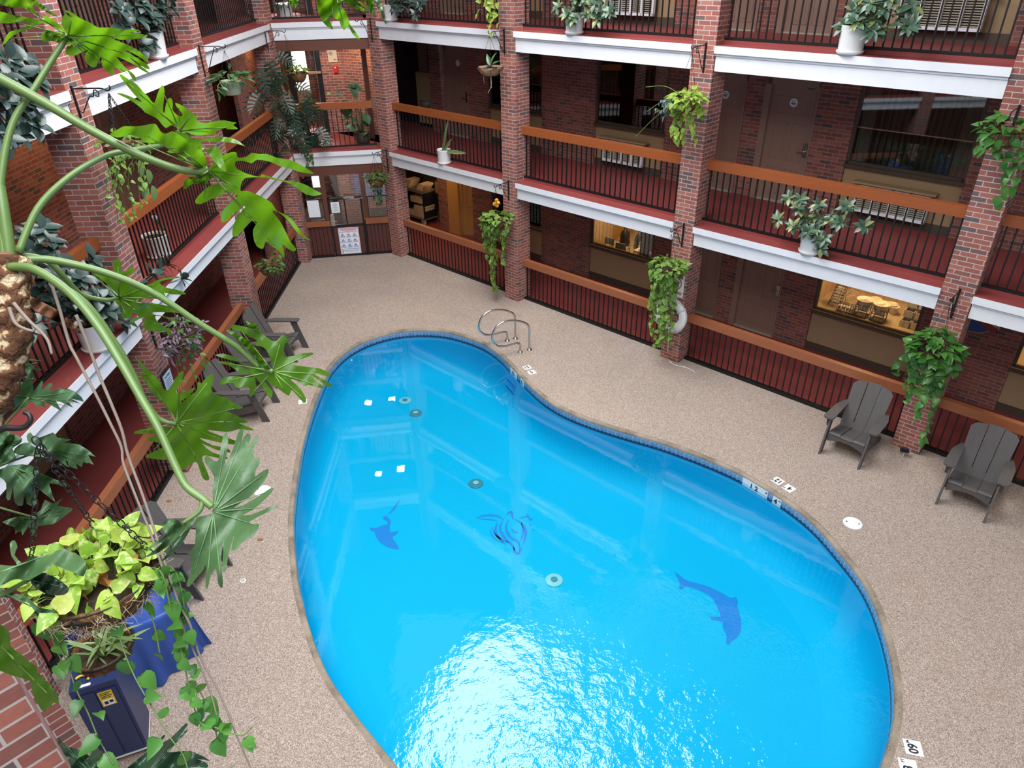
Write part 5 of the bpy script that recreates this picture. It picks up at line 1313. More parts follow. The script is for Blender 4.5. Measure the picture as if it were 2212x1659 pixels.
for k, (q, z0) in enumerate((((1650,800),0),((1810,830),0),((1690,640),.16),((1830,640),.16),((1680,540),.32),((1830,590),.32))):
    a_ = [-2.93,-2.74][k % 2]; c = RF.P(a_, 2.78+.10*(k//2), SZ+z0)
    o = thing('food_bin', 'clear food bin in the lit shop window, %s of its %s' % (['bottom','middle','top'][k//2], ['left column','right column'][k % 2]), 'bin', c, 'clear bins in the shop window')
    f_ = Fr(c, RF.u, RF.d); b = MB()
    for r in ((-.085,.085,-.16,-.15,0,.13), (-.085,.085,.15,.16,0,.13), (-.085,-.077,-.16,.16,0,.13), (.077,.085,-.16,.16,0,.13), (-.085,.085,-.16,.16,0,.008)): b.box(f_, *r)
    b.build('bin_body', M['bowl'], o); MB().box(f_, -.074,.074,-.147,.147,.01,.10 if k > 3 else .05).build('contents', M['doorwood'] if k > 3 else M['granite'], o)
MB_ = MB()
c = RF.P(-4.15, 3.2, SZ); o = thing('straw_heap', 'heap of straw at the back left of the lit shop window', 'straw', c); b = MB()
for k in range(90):
    q = c+RF.u*rng.uniform(-.22,.22)+RF.d*rng.uniform(-.25,.2)+UP*rng.uniform(.0,.14); d = rnd(.07); d[2] *= .4; b.tube([q-d, q+d], .004, 4)
o2 = b.build('straw', M['towel'], o)
# second shop window: chairs, cases, rack, table
WZ = .622
def window_chair(a, d, lab, rz=0):
    c = RF.P(a, d, WZ); o = thing('small_chair', lab, 'chair', c, 'small chairs in the shop window'); f_ = Fr(c, RF.u*math.cos(rz)+RF.d*math.sin(rz), RF.d*math.cos(rz)-RF.u*math.sin(rz))
    MB().box(f_, -.13,.13,-.14,-.12,.20,.34).build('backrest', M['greydrape'], o); MB().box(f_, -.13,.13,-.12,.12,.17,.19).build('seat', M['greydrape'], o)
    for sx in (-.12,.12):
        MB().tube([f_.P(sx,-.13,.34), f_.P(sx,-.15,0)], .009, 6).build('leg', M['black'], o); MB().tube([f_.P(sx,.11,.18), f_.P(sx,.13,0)], .009, 6).build('leg', M['black'], o)
window_chair(-9.68, 2.75, 'small beige backed chair at the left of the second lit window')
window_chair(-9.28, 2.62, 'small beige backed chair in the middle of the second lit window', .2)
for k, a in enumerate((-9.60,-9.18)):
    c = RF.P(a, 3.15, WZ); o = thing('instrument_case', ['black rounded instrument case standing behind the left small chair','black rounded instrument case standing behind the middle small chair'][k], 'case', c, 'black cases in the shop window')
    MB().lathe([(0,0),(.10,.02),(.13,.10),(.11,.19),(.125,.26),(.10,.36),(.045,.42),(.03,.46),(0,.46)], c, 22, close=True).build('body', M['black'], o, True)
    MB().tube([c+UP*.44, c+UP*.60-RF.u*.06, c+UP*.70-RF.u*.09], [.025,.02,.03], 8).build('neck', M['black'], o, True)
wire_rack(RF.P(-8.98, 2.95, WZ), RF.d*.5+UP*1.0, .34, .10, 'tilted wire rack of rolls in the second lit window', True)
c = RF.P(-8.82, 2.65, WZ); o = thing('side_table', 'small table covered with folded white cloths in the second lit window', 'table', c); f_ = Fr(c, RF.u, RF.d)
MB().box(f_, -.16,.16,-.14,.14,.15,.17).build('tabletop', M['bowl'], o)
for sx in (-.14,.14):
    for sy in (-.12,.12): MB().beam(f_.P(sx,sy,0), f_.P(sx*.95,sy*.95,.15), .012, .012).build('leg', M['frame'], o)
o = thing('folded_cloths', 'stack of folded cream cloths on the small table in the second lit window', 'cloths', c+UP*.17); b = MB()
for k in range(4): b.box(f_, -.13+.01*k,.13-.005*k,-.11,.11,.171+.018*k,.187+.018*k)
b.build('cloth', M['bowl'], o)
o = thing('curtain', 'grey gathered curtain at the right of the second lit window', 'curtain', RF.P(-8.47, 2.55, WZ)); drape(RF, -8.72, -8.30, D0+.30, WZ, 2.55, .03, .10).build('gathered_panel', M['greydrape'], o, True)
o = thing('carton', 'open pale carton at the right corner of the second lit window', 'carton', RF.P(-8.28, 2.45, WZ)); b = MB()
for r in ((-8.40,-8.18,2.40,2.41,WZ,.98), (-8.40,-8.18,2.62,2.63,WZ,.98), (-8.40,-8.39,2.40,2.63,WZ,.98), (-8.19,-8.18,2.40,2.63,WZ,.98), (-8.40,-8.18,2.40,2.63,WZ,WZ+.01)): b.box(RF, *r)
b.build('carton_walls', M['bowl'], o)
c = RF.P(-8.62, 2.42, .87); o = thing('glass_bottle', 'clear bottle on the sill of the second lit window', 'bottle', RF.P(-8.60, 2.30, .87)); MB().lathe([(0,0),(.028,0),(.03,.01),(.03,.09),(.011,.13),(.011,.16),(0,.16)], RF.P(-8.60, 2.28, .87), 16, close=True).build('bottle_body', M['glass_clear'], o, True)
# open door and linen cart, ground floor far right bay
struct(MB().box(RF, -15.0,-14.56, D0-.02, D0+.25, 0, 2.6).build('door_frame', M['doorwood'])); struct(MB().box(RF, -13.95,-13.25, D0, D0+.25, 0, Z2-.3).build('wall_pier', M['brick_shade'])) if False else None
struct(MB().box(RF, -14.56,-13.9, D0-.02, D0+.25, 2.05, 2.6).build('door_head', M['doorwood']))
struct(MB().box(RF, -15.0,-13.0, D0+1.6, D0+1.7, 0, 2.6).build('wall_hall', M['shopwall'])); struct(MB().box(RF, -15.0,-13.0, D0+.1, D0+1.7, 2.6, 2.65).build('ceiling_hall', M['soffit']))
struct(MB().box(RF, -15.0,-13.3, D0+1.0, D0+1.7, -.1, .001).build('floor_hall', M['doorwood']))
lamp('corridor_lamp', RF.P(-15.2, 1.25, 2.42), 15, .3); lamp('hall_lamp', RF.P(-14.2, D0+.9, 2.42), 30, .5)
e = Fr(RF.P(-14.52, D0+.08, 0), RF.u*.88+RF.d*.47, RF.d*.88-RF.u*.47)
od = bpy.data.objects.new('door_open', None); COL.objects.link(od); od['kind'] = 'structure'; WLOC['door_open'] = (0,0,0)
MB().box(e, 0,.78, 0,.045, .02, 2.04).build('door_leaf', M['doorwood'], od)
q = MB()
for z0, z1 in ((.20,.70),(.85,1.40)):
    for x0, x1 in ((.12,.35),(.44,.67)):
        for r in ((x0,x1,z0,z0+.02),(x0,x1,z1-.02,z1),(x0,x0+.02,z0,z1),(x1-.02,x1,z0,z1)): q.box(e, r[0], r[1], -.012, 0, r[2], r[3])
q.build('raised_panel', M['doorwood'], od)
w0 = RF.inv(on_z(887, 463, 0)); w1 = RF.inv(on_z(922, 470, 0))
ca, cd = -16.35, min(w0[1], w1[1])
c = RF.P(ca, 2.3, 0); o = thing('linen_cart', 'dark linen cart with two shelves on pale wheels behind the far right column', 'cart', c); f_ = Fr(c, RF.u, RF.d)
MB().box(f_, -.50,.42,-.25,.25,.16,.21).build('base_shelf', M['cart'], o); MB().box(f_, -.50,.42,-.27,.25,.95,1.03).build('top_shelf', M['cart'], o); MB().box(f_, -.50,.42,.22,.25,.2,1.6).build('back_panel', M['black'], o)
for sx in (-.50,.40): MB().box(f_, sx,sx+.02,-.25,.25,.2,.96).build('side_panel', M['black'], o)
for sx in (-.42,.34): 
    q = MB().lathe([(.0,-.02),(.085,-.02),(.10,-.01),(.10,.01),(.085,.02),(0,.02)], f_.P(sx,-.22,.10), 24, axis=RF.d).build('wheel', M['towel'], o, True); MB().lathe([(0,-.024),(.03,-.024),(.03,.024),(0,.024)], f_.P(sx,-.22,.10), 14, axis=RF.d).build('hub', M['cart'], q)
tw = 0
for (x, z0, n, sk) in ((-.05,.212,9,.012),(-.30,.212,3,-.02),(-.10,.62,5,.0),(.20,.212,10,.014),(.15,.62,6,-.01),(-.36,1.032,6,.02),(.22,1.032,5,.03)):
    if z0 == .62: MB().box(f_, x-.17,x+.17,-.2,.2,.595,.618).build('middle_shelf', M['black'], o)
    for k in range(n):
        tw += 1
        s = thing('folded_towel', 'folded tan towel in a stack on the linen cart', 'towel', f_.P(x, 0, z0+.035*k), 'folded towels on the linen cart')
        xx = x+sk*k+rng.uniform(-.012,.012); b = MB().box(f_, xx-.13, xx+.13, -.20, .15, z0+.036*k, z0+.036*k+.032); b.build('towel_fold', M['towel'], s)
c = RF.P(-15.62, 2.7, 0); o = thing('ice_machine', 'brown cabinet with a black bin door beside the linen cart', 'cabinet', c)
MB().box(RF, -15.98,-15.32, 2.55,2.98, 0,1.25).build('cabinet_body', M['basebrown'], o); MB().box(RF, -15.96,-15.34, 2.52,2.56, .38,.86).build('bin_door', M['black'], o); MB().box(RF, -15.94,-15.36, 2.53,2.56, .90,1.22).build('upper_panel', M['brown'], o); MB().box(RF, -15.66,-15.63, 2.50,2.52, .70,.78).build('latch', M['steel'], o)
c = RF.P(-15.80, 2.3, Z2); o = thing('drinking_fountain', 'beige recessed drinking fountain cabinet on the middle level behind the far right railing', 'drinking fountain', c)
MB().box(RF, -16.18,-15.43, 2.35,2.75, Z2+.12,Z2+1.42).build('cabinet_body', M['tan'], o); MB().box(RF, -16.10,-15.52, 2.34,2.36, Z2+.95,Z2+1.32).build('upper_panel', M['tan'], o)
MB().lathe([(0,.0),(.2,.0),(.16,-.14),(.05,-.19),(0,-.19)], RF.P(-15.80,2.36,Z2+.72), 24).build('basin', M['cart'], o, True); MB().ball(RF.P(-15.55,2.34,Z2+.80), .025, 8).build('button', M['black'], o)
struct(MB().box(RF, -17.6,-16.2, 2.6,2.7, 0,Z4).build('alcove_shade', M['black']))  # black sheet paints in the shade of the open alcove
struct(MB().box(RF, -16.0,-15.40, 2.62,2.72, Z2+1.45,Z2+2.5).build('pane_dark', M['black'])); struct(MB().box(RF, -16.2,-15.95, 2.5,2.7, Z2+1.42,Z2+2.5).build('trim_jamb', M['doorpaint']))
# ================================================================== near plants on the viewer's side
def project(p):
    d = V3(*p)-CAM; z = d@CF; return np.array([W/2+FPX*(d@CR)/z, H/2-FPX*(d@CU)/z])
t = NT('philodendron_leaf'); p = t.gen_pos(); isl = t.island()
def phil(name, c0, c1, trans, tcol, rough=.38, spec=.5):
    t = NT(name); p = t.gen_pos()
    c = t.mix(t.noise(7, p, 3), c0, c1); c = t.mix(.25, c, t.mix(t.noise(40, p, 4), (.3,.3,.3), (.7,.7,.7)), 'OVERLAY')
    nm = t.bump(t.noise(16, p, 2), .35, .02)
    d = t.pbsdf(c, rough, 0, spec, nm); tl = t.n('BsdfTranslucent'); t.t.links.new(t.mix(1.0, c, tcol, 'MULTIPLY'), tl.inputs[0])
    return t.done(t.mixsh(trans, d, tl.outputs[0]))
M['phil'] = phil('philodendron_leaf', (.060,.165,.008), (.125,.275,.016), .60, (1.15,1.15,.40))
M['phil_mid'] = phil('philodendron_leaf_deep', (.042,.125,.008), (.085,.195,.013), .50, (1.15,1.15,.45))
M['phil_grey'] = phil('grey_green_leaf', (.036,.090,.030), (.060,.125,.045), .22, (1.1,1.2,.6), .45)
M['phil_pale'] = phil('pale_green_leaf', (.050,.125,.055), (.085,.175,.08), .25, (1.1,1.2,.7), .5)
M['phil_dark'] = phil('dark_glossy_leaf', (.012,.040,.022), (.025,.065,.030), .12, (1.2,1.3,.6), .35)
M['stalk'] = plain('leaf_stalk', (.090,.160,.040), .42, 0, .15, 20)
M['stalk_pale'] = plain('leaf_vein', (.13,.26,.04), .5, 0, .1, 20)
M['vein_grey'] = plain('grey_leaf_vein', (.085,.17,.065), .5, 0, .1, 20); M['vein_dark'] = plain('dark_leaf_vein', (.03,.075,.035), .5, 0, .1, 20)
M['sheath'] = plain('dry_sheath', (.13,.050,.020), .6, 0, .35, 18, .3)
t = NT('scarred_trunk'); p = t.gen_pos(); vo = t.n('TexVoronoi', Scale=19.0); vo.feature = 'F1'; mpv = t.n('Mapping'); mpv.inputs['Scale'].default_value = (1,1,1.5); t.t.links.new(t.mix(.035, p, t.n('TexNoise', Scale=25.0).outputs['Color'], 'ADD'), mpv.inputs[0]); t.t.links.new(mpv.outputs[0], vo.inputs[0])
c = t.ramp(t.math('ADD', vo.outputs['Distance'], t.math('MULTIPLY', t.noise(60, p, 5), .25)), [(.34,(.46,.37,.25)),(.47,(.36,.26,.15)),(.54,(.14,.065,.03)),(.8,(.075,.034,.018))])
M['trunk'] = t.done(t.pbsdf(c, .85, 0, .2, t.bump(t.math('ADD', vo.outputs['Distance'], t.math('MULTIPLY', t.noise(70, p, 5), .4)), .9, .02)))

def blade(L, o_, s_, D, gx, gy, att, mat, parent, veins=(), wav=.017, curve=0.0, smooth=2, seed=0, name='leaf'):
    """A leaf blade: outline given in photo coordinates of a crop (origin o_, scale s_), spread over a curved surface about D metres away."""
    P = [(o_[0]+x/s_, o_[1]+y/s_) for x, y in L]
    q = catmull([(x, y, 0) for x, y in P], smooth)[:, :2] if smooth > 1 else np.array(P)
    lo, hi = q.min(0), q.max(0)
    att = (o_[0]+att[0]/s_, o_[1]+att[1]/s_)
    R_ = max(hi-lo)/2
    def inside(x, y):
        c = False; n = len(q)
        for i in range(n):
            x0, y0 = q[i]; x1, y1 = q[i-1]
            if (y0 > y) != (y1 > y) and x < (x1-x0)*(y-y0)/(y1-y0)+x0: c = not c
        return c
    step = max(6.5, R_/16); g = []
    ys = np.arange(lo[1]+step/2, hi[1], step)
    for j, y in enumerate(ys):
        for x in np.arange(lo[0]+(step/2 if j % 2 else 0), hi[0], step):
            if inside(x, y) and np.min(np.hypot(q[:,0]-x, q[:,1]-y)) > step*.4: g.append((x, y))
    n = len(q); vs = [Vector(p_) for p_ in q]+[Vector(p_) for p_ in g]
    r = delaunay_2d_cdt(vs, [(i, (i+1) % n) for i in range(n)], [], 0, 1e-4)
    F = []
    for f in r[2]:
        cx = sum(r[0][k].x for k in f)/len(f); cy = sum(r[0][k].y for k in f)/len(f)
        if inside(cx, cy): F.append(tuple(f))
    ph = np.array([seed*1.3, seed*2.1, seed*.7])
    def S_(x, y):
        u, v = (x-att[0])/R_, (y-att[1])/R_
        dd = D + gx*(x-att[0])/100 + gy*(y-att[1])/100 + curve*(u*u+v*v)
        dd += D*wav*(math.sin(5.1*u+ph[0])*math.cos(4.3*v+ph[1]) + .6*math.sin(9.7*u+7.9*v+ph[2]))
        return at_depth(x, y, dd)
    o = MB().add([S_(v.x, v.y) for v in r[0]], F).build(name, mat, parent, True)
    vb = MB()
    for tp in veins:
        tx, ty = o_[0]+tp[0]/s_, o_[1]+tp[1]/s_
        pth = []
        for k in np.linspace(0, .92, 9):
            x, y = att[0]+(tx-att[0])*k, att[1]+(ty-att[1])*k
            pth.append(S_(x, y) - nrm(S_(x, y)-CAM)*.0015)
        vb.tube(pth, np.linspace(.0030, .0008, 9), 5)
    if veins: vb.build('midrib', M['stalk_pale'] if mat in (M['phil'], M['phil_mid']) else M['vein_dark'] if mat is M['phil_dark'] else M['vein_grey'], o, True)
    return o, S_
def stalk(P, r, parent, name='leaf_stalk', mat=None, n=10, taper=.65):
    q = catmull([at_depth(*p) for p in P], 6, False)
    return MB().tube(q, np.linspace(r, r*taper, len(q)), n).build(name, mat or M['stalk'], parent, True)
base = at_depth(8, 590, 2.15)
PH = thing('philodendron', 'big tree philodendron with scarred trunk and bright backlit lobed leaves in the left foreground', 'plant', at_depth(-120, 1050, 2.2))
q = catmull([at_depth(*p) for p in ((22,560,2.16),(26,640,2.15),(30,700,2.15),(18,770,2.15),(0,830,2.15),(-35,900,2.15),(-90,1000,2.15),(-130,1060,2.15))], 6, False)
rr = np.array([.052+.006*math.sin(i*1.9)+.004*rng.uniform(-1,1) for i in range(len(q))]); MB().tube(q, rr, 20).build('trunk', M['trunk'], PH, True)
MB().lathe([(.0,-.06),(.054,-.05),(.056,-.01),(.040,.03),(.03,.05),(0,.055)], at_depth(14, 578, 2.17), 18, close=True).build('sheath', M['sheath'], PH, True)
blade([(65,640),(80,645),(95,632),(88,650),(130,672),(160,700),(178,722),(150,710),(110,690),(70,668)], (0,0), 1, 2.12, .1, 0, (70,655), M['sheath'], PH, name='dry_sheath')
stalk([(30,655,2.10),(60,690,2.09),(100,730,2.09),(112,765,2.09)], .006, PH, 'aerial_root', M['deadstem'], 6); stalk([(20,665,2.10),(35,700,2.09),(70,715,2.09),(73,705,2.09)], .006, PH, 'aerial_root', M['deadstem'], 6)
Z = (0,0); s1 = 6.506
lA, _ = blade([(955,490),(862,335),(910,195),(985,238),(1015,225),(885,135),(1010,175),(1140,265),(1270,320),(1380,385),(1560,385),(1760,415),(1945,415),(1935,440),(1830,450),(2065,490),(2040,520),(1900,550),(1700,560),(1560,520),(1620,560),(1750,610),(1900,680),(2000,750),(2060,820),(2105,880),(2040,860),(1960,800),(1850,740),(1750,700),(1840,760),(1950,830),(2060,900),(2105,970),(2040,960),(1930,880),(1820,800),(1900,880),(2040,970),(2110,1040),(2000,990),(1850,890),(1700,820),(1640,800),(1700,880),(1760,950),(1840,1010),(1900,1070),(1915,1130),(1870,1120),(1800,1010),(1760,995),(1715,1020),(1660,975),(1610,950),(1590,1055),(1510,1010),(1440,930),(1420,850),(1440,785),(1420,790),(1390,850),(1360,920),(1310,950),(1230,900),(1190,830),(1200,760),(1240,710),(1230,695),(1150,735),(1080,770),(1010,790),(930,760),(920,700),(950,650),(1050,640),(1160,640),(1080,590),(1000,560)], Z, s1, 2.2, .02, .22, (955,500), M['phil'], PH, [(1900,500),(2050,850),(1860,1080),(1480,930),(1280,850),(1010,270),(1060,700)], seed=1)
blade([(940,510),(890,490),(800,465),(700,430),(620,440),(580,510),(590,570),(650,590),(720,575),(780,590),(880,615),(1000,630),(1100,610),(1020,560)], Z, s1, 2.2, .02, .2, (955,500), M['phil'], PH, [(620,510)], seed=2)
blade([(930,480),(850,420),(700,350),(560,330),(430,400),(280,450),(160,520),(90,590),(35,640),(60,560),(130,450),(270,410),(420,335),(300,300),(170,325),(0,325),(-200,300),(-200,150),(0,160),(200,215),(420,250),(600,300),(520,230),(430,150),(300,110),(150,105),(0,60),(-200,20),(-200,-120),(100,-120),(360,0),(430,60),(480,130),(520,220),(620,300),(600,200),(510,165),(650,220),(760,290),(860,370)], Z, s1, 2.22, -.03, .18, (955,500), M['phil'], PH, [(80,540),(50,270),(250,60)], seed=3)
blade([(300,-80),(500,0),(600,70),(700,150),(820,240),(700,200),(560,110),(450,60),(370,0)], Z, s1, 2.18, .02, .1, (400,0), M['phil'], PH, seed=4)
stalk([(10,560,2.15),(2,470,2.15),(4,370,2.15),(28,265,2.16),(75,190,2.18),(112,130,2.2),(147,77,2.21)], .0125, lA)
s2, o2 = 6.9125, (220,150)
lB2, _ = blade([(1165,910),(1040,830),(960,880),(880,800),(830,740),(740,690),(640,640),(600,590),(500,510),(370,430),(225,360),(300,360),(440,410),(600,490),(540,430),(480,370),(400,270),(310,160),(265,90),(290,75),(400,150),(530,230),(620,340),(690,400),(730,460),(785,500),(820,400),(860,290),(905,235),(935,300),(935,400),(920,510),(915,630),(940,640),(945,570),(965,500),(985,440),(1035,430),(1060,500),(1055,600),(1100,660),(1160,700),(1205,680),(1170,620),(1120,560),(1095,505),(1160,520),(1260,580),(1340,640),(1430,720),(1400,770),(1560,800),(1700,770),(1840,760),(1940,785),(2015,795),(1960,830),(2030,880),(1990,895),(1850,890),(1900,860),(1700,920),(1700,960),(1560,980),(1400,985),(1300,950),(1200,930)], o2, s2, 2.36, .0, .2, (1165,905), M['phil'], PH, [(300,120),(900,300),(1150,550),(1330,680),(1950,860),(1620,930)], seed=5)
stalk([(40,545,2.15),(82,450,2.18),(150,382,2.22),(230,336,2.27),(300,322,2.32),(352,312,2.36),(388,283,2.37)], .0115, lB2)
lB, SB = blade([(1590,1530),(1570,1400),(1480,1180),(1300,1080),(1150,970),(1050,920),(960,960),(880,930),(820,830),(760,810),(600,840),(450,850),(320,850),(200,920),(120,965),(220,1015),(330,1000),(400,965),(520,1000),(600,1045),(545,1075),(640,1090),(760,1105),(900,1130),(1000,1170),(1080,1180),(1160,1175),(1050,1190),(970,1225),(1050,1250),(1180,1240),(1250,1245),(1160,1265),(1130,1310),(1200,1360),(1290,1310),(1350,1370),(1420,1470),(1500,1500)], o2, s2, 2.28, -.02, .2, (1590,1530), M['phil'], PH, [(1100,1120),(600,950),(250,960),(1180,1310)], seed=6)
blade([(1060,880),(1130,930),(1240,940),(1330,1010),(1430,1040),(1600,1030),(1750,1005),(1920,1020),(2040,1070),(2140,1150),(2020,1110),(1850,1085),(1650,1080),(1480,1075),(1520,1170),(1560,1200),(1690,1140),(1780,1230),(1820,1380),(1860,1520),(1790,1500),(1720,1420),(1640,1320),(1560,1230),(1440,1170),(1300,1070),(1180,1000)], o2, s2, 2.24, .0, -.22, (1500,1200), M['phil'], PH, seed=7)
o3, s3 = (380,300), 3.6625
blade([(255,255),(300,190),(370,130),(440,105),(480,110),(490,150),(560,140),(600,110),(660,120),(720,120),(800,150),(900,165),(980,200),(1060,250),(1090,275),(1020,270),(960,255),(900,235),(820,215),(740,180),(640,165),(600,195),(540,175),(470,180),(475,230),(510,250),(560,275),(660,300),(680,280),(760,305),(860,330),(960,340),(1040,370),(1110,410),(1155,435),(1100,450),(1030,440),(960,390),(880,345),(780,325),(700,305),(600,305),(550,310),(520,345),(510,410),(560,410),(640,440),(700,470),(760,510),(800,570),(870,600),(930,650),(980,720),(1020,770),(1070,805),(1010,780),(950,730),(900,660),(850,610),(800,575),(760,570),(800,620),(840,680),(880,760),(910,820),(950,870),(930,890),(880,865),(840,830),(860,910),(850,945),(820,890),(760,850),(710,810),(690,870),(640,850),(615,790),(610,720),(640,660),(600,650),(560,690),(500,750),(450,775),(450,700),(480,630),(520,570),(550,540),(520,530),(500,570),(450,590),(420,640),(370,660),(355,640),(365,580),(400,530),(450,490),(490,450),(430,420),(380,430),(330,460),(270,480),(200,515),(150,505),(170,460),(230,400),(300,360),(390,365),(420,380),(330,310),(280,275)], o3, s3, 2.28, .03, .17, (255,255), M['phil'], PH, [(840,900),(560,290),(460,130),(640,660),(220,480),(520,410)], seed=8)
blade([(255,270),(200,300),(100,300),(65,350),(70,400),(130,360),(220,350),(300,300)], o3, s3, 2.28, 0, .15, (255,255), M['phil'], PH, [(90,350)], seed=9)
stalk([(-60,138,2.1),(0,170,2.12),(100,224,2.15),(200,283,2.19),(300,334,2.23),(380,364,2.26),(430,371,2.27),(449,364,2.27)], .0165, lB, taper=.6)
o4, s4 = (140,540), 4.532
lC, _ = blade([(530,470),(510,430),(460,380),(410,330),(340,280),(260,220),(190,185),(80,160),(300,180),(440,235),(470,215),(470,150),(480,105),(520,92),(550,130),(545,190),(590,220),(640,170),(680,185),(660,230),(600,260),(560,300),(620,310),(700,330),(800,345),(870,310),(960,280),(1100,258),(1120,275),(1000,290),(920,320),(1000,370),(1100,390),(1180,420),(1170,435),(1060,435),(970,420),(1000,470),(950,485),(800,470),(720,480),(700,510),(860,520),(1000,545),(1100,560),(1160,600),(1165,630),(1080,612),(960,610),(850,610),(830,625),(960,645),(1080,680),(1130,725),(1000,665),(890,645),(900,690),(960,740),(1030,780),(1050,830),(1010,820),(970,780),(940,810),(880,790),(820,790),(770,760),(780,690),(790,655),(720,680),(660,715),(635,690),(680,660),(720,655),(680,610),(640,660),(580,670),(555,630),(560,570),(490,510)], o4, s4, 2.45, .0, .16, (530,470), M['phil_mid'], PH, [(250,220),(520,130),(900,320),(950,470),(1100,600),(960,780),(600,640)], seed=10)
stalk([(52,552,2.2),(100,562,2.26),(140,600,2.32),(175,635,2.38),(225,648,2.43),(257,643,2.45)], .010, lC, taper=.7)
o5, s5 = (440,680), 4.23
lD, _ = blade([(640,500),(610,400),(570,320),(530,290),(470,280),(490,240),(420,200),(330,150),(260,130),(250,90),(330,100),(420,120),(520,160),(580,210),(640,240),(670,235),(720,185),(770,220),(790,250),(745,260),(735,330),(740,380),(780,380),(840,370),(870,355),(990,345),(995,365),(900,400),(840,415),(800,450),(860,465),(980,480),(1060,490),(1140,530),(1165,550),(1140,565),(1060,545),(1010,540),(1060,570),(1130,610),(1180,650),(1130,655),(1040,590),(980,560),(1040,610),(1095,665),(1050,665),(960,640),(920,650),(850,600),(790,590),(850,640),(900,700),(935,770),(930,805),(890,780),(830,710),(800,690),(780,740),(740,720),(660,660),(620,640),(580,600),(545,585),(590,650),(630,700),(620,755),(590,750),(540,660),(490,590),(470,575),(480,640),(480,690),(440,745),(415,740),(420,690),(405,655),(330,665),(290,660),(270,625),(230,620),(160,640),(150,610),(190,570),(300,560),(400,575),(470,555),(400,540),(330,530),(260,480),(220,460),(120,430),(230,430),(330,470),(430,510),(360,450),(320,430),(230,410),(105,370),(180,355),(280,385),(330,420),(450,490),(420,410),(380,370),(310,350),(300,310),(330,290),(250,270),(165,262),(250,245),(320,280),(380,320),(440,390),(520,460),(580,500)], o5, s5, 2.5, .03, .02, (630,515), M['phil_mid'], PH, [(700,250),(1120,545),(1060,650),(920,770),(740,700),(440,720),(180,610),(200,440),(330,130),(960,360)], seed=11, wav=.008)
blade([(350,20),(400,60),(480,80),(490,110),(520,155),(480,140),(410,115),(395,80)], o5, s5, 2.46, 0, .1, (480,110), M['phil_mid'], PH, seed=12)
blade([(205,140),(260,150),(340,190),(420,240),(470,310),(560,420),(620,510),(560,490),(470,400),(400,320),(320,240)], o5, s5, 2.47, 0, .1, (620,510), M['phil_mid'], PH, seed=13)
stalk([(55,560,2.18),(120,563,2.22),(230,590,2.28),(330,632,2.34),(430,698,2.40),(510,748,2.45),(560,792,2.48),(590,803,2.49)], .0125, lD, taper=.7)
o6, s6 = (270,760), 3.173
lE, _ = blade([(355,490),(340,440),(300,390),(250,340),(180,280),(140,200),(75,130),(130,150),(80,50),(130,90),(190,150),(235,200),(260,250),(300,260),(340,190),(390,130),(400,150),(380,220),(350,270),(380,290),(470,245),(470,265),(400,340),(370,350),(440,300),(490,270),(500,205),(525,215),(560,170),(600,150),(610,190),(590,250),(620,290),(720,325),(730,345),(805,375),(790,390),(700,395),(680,405),(720,415),(790,450),(845,485),(780,490),(860,520),(880,540),(780,530),(700,550),(560,535),(640,570),(760,610),(740,635),(640,620),(510,590),(600,640),(700,660),(720,690),(620,670),(530,630),(600,690),(700,720),(690,735),(600,720),(540,710),(530,740),(550,790),(580,870),(550,880),(525,850),(500,770),(480,755),(440,780),(400,805),(350,790),(350,740),(280,740),(140,725),(180,690),(300,640),(330,620),(280,630),(150,605),(170,585),(280,560),(200,560),(60,560),(110,530),(250,520),(330,520)], o6, s6, 2.35, .0, .14, (355,490), M['phil_mid'], PH, [(120,120),(380,170),(580,190),(780,380),(800,475),(720,620),(560,850),(170,710),(90,545)], seed=14)
stalk([(65,578,2.14),(180,650,2.19),(250,742,2.24),(288,808,2.28),(312,862,2.31),(345,905,2.34),(382,915,2.35)], .0105, lE, taper=.7)
o7, s7 = (300,920), 2.644
lF, _ = blade([(425,480),(420,380),(430,290),(390,230),(375,190),(390,170),(430,200),(455,195),(465,140),(480,60),(500,40),(510,80),(500,170),(490,230),(530,150),(560,60),(580,20),(598,30),(580,120),(600,60),(630,42),(638,70),(620,130),(650,80),(680,50),(680,75),(655,130),(660,180),(690,180),(685,220),(665,260),(665,290),(690,270),(735,245),(740,265),(720,310),(690,350),(630,410),(580,440),(545,470),(620,440),(700,390),(760,352),(765,370),(720,420),(650,480),(590,510),(650,505),(740,465),(790,455),(785,468),(700,510),(635,545),(640,560),(685,560),(680,590),(640,640),(590,665),(560,705),(530,712),(530,690),(545,620),(510,740),(500,820),(482,832),(478,800),(485,640),(470,750),(480,900),(470,925),(450,890),(440,810),(410,860),(405,850),(420,790),(400,900),(385,935),(380,900),(385,780),(370,820),(320,880),(285,920),(272,900),(300,820),(295,740),(275,730),(320,680),(325,560),(330,520),(400,510)], o7, s7, 2.05, .0, -.06, (425,490), M['phil_grey'], PH, [(495,90),(590,60),(670,80),(730,260),(750,370),(770,462),(680,570),(470,900),(390,880),(300,880)], seed=15, wav=.012, curve=.04)
blade([(330,530),(310,560),(260,650),(180,740),(90,805),(130,770),(230,640),(280,575),(200,660),(110,725),(20,755),(90,710),(190,610),(130,660),(60,705),(50,700),(100,660),(150,620),(135,590),(145,545),(190,532),(230,540),(250,565),(320,535)], o7, s7, 2.02, .0, -.05, (320,540), M['phil_grey'], PH, seed=16)
stalk([(20,577,2.12),(75,582,2.11),(150,632,2.10),(210,702,2.09),(260,782,2.08),(300,852,2.07),(342,925,2.06),(376,1000,2.05),(402,1050,2.04),(438,1078,2.03),(458,1095,2.03)], .0135, lF, taper=.75)
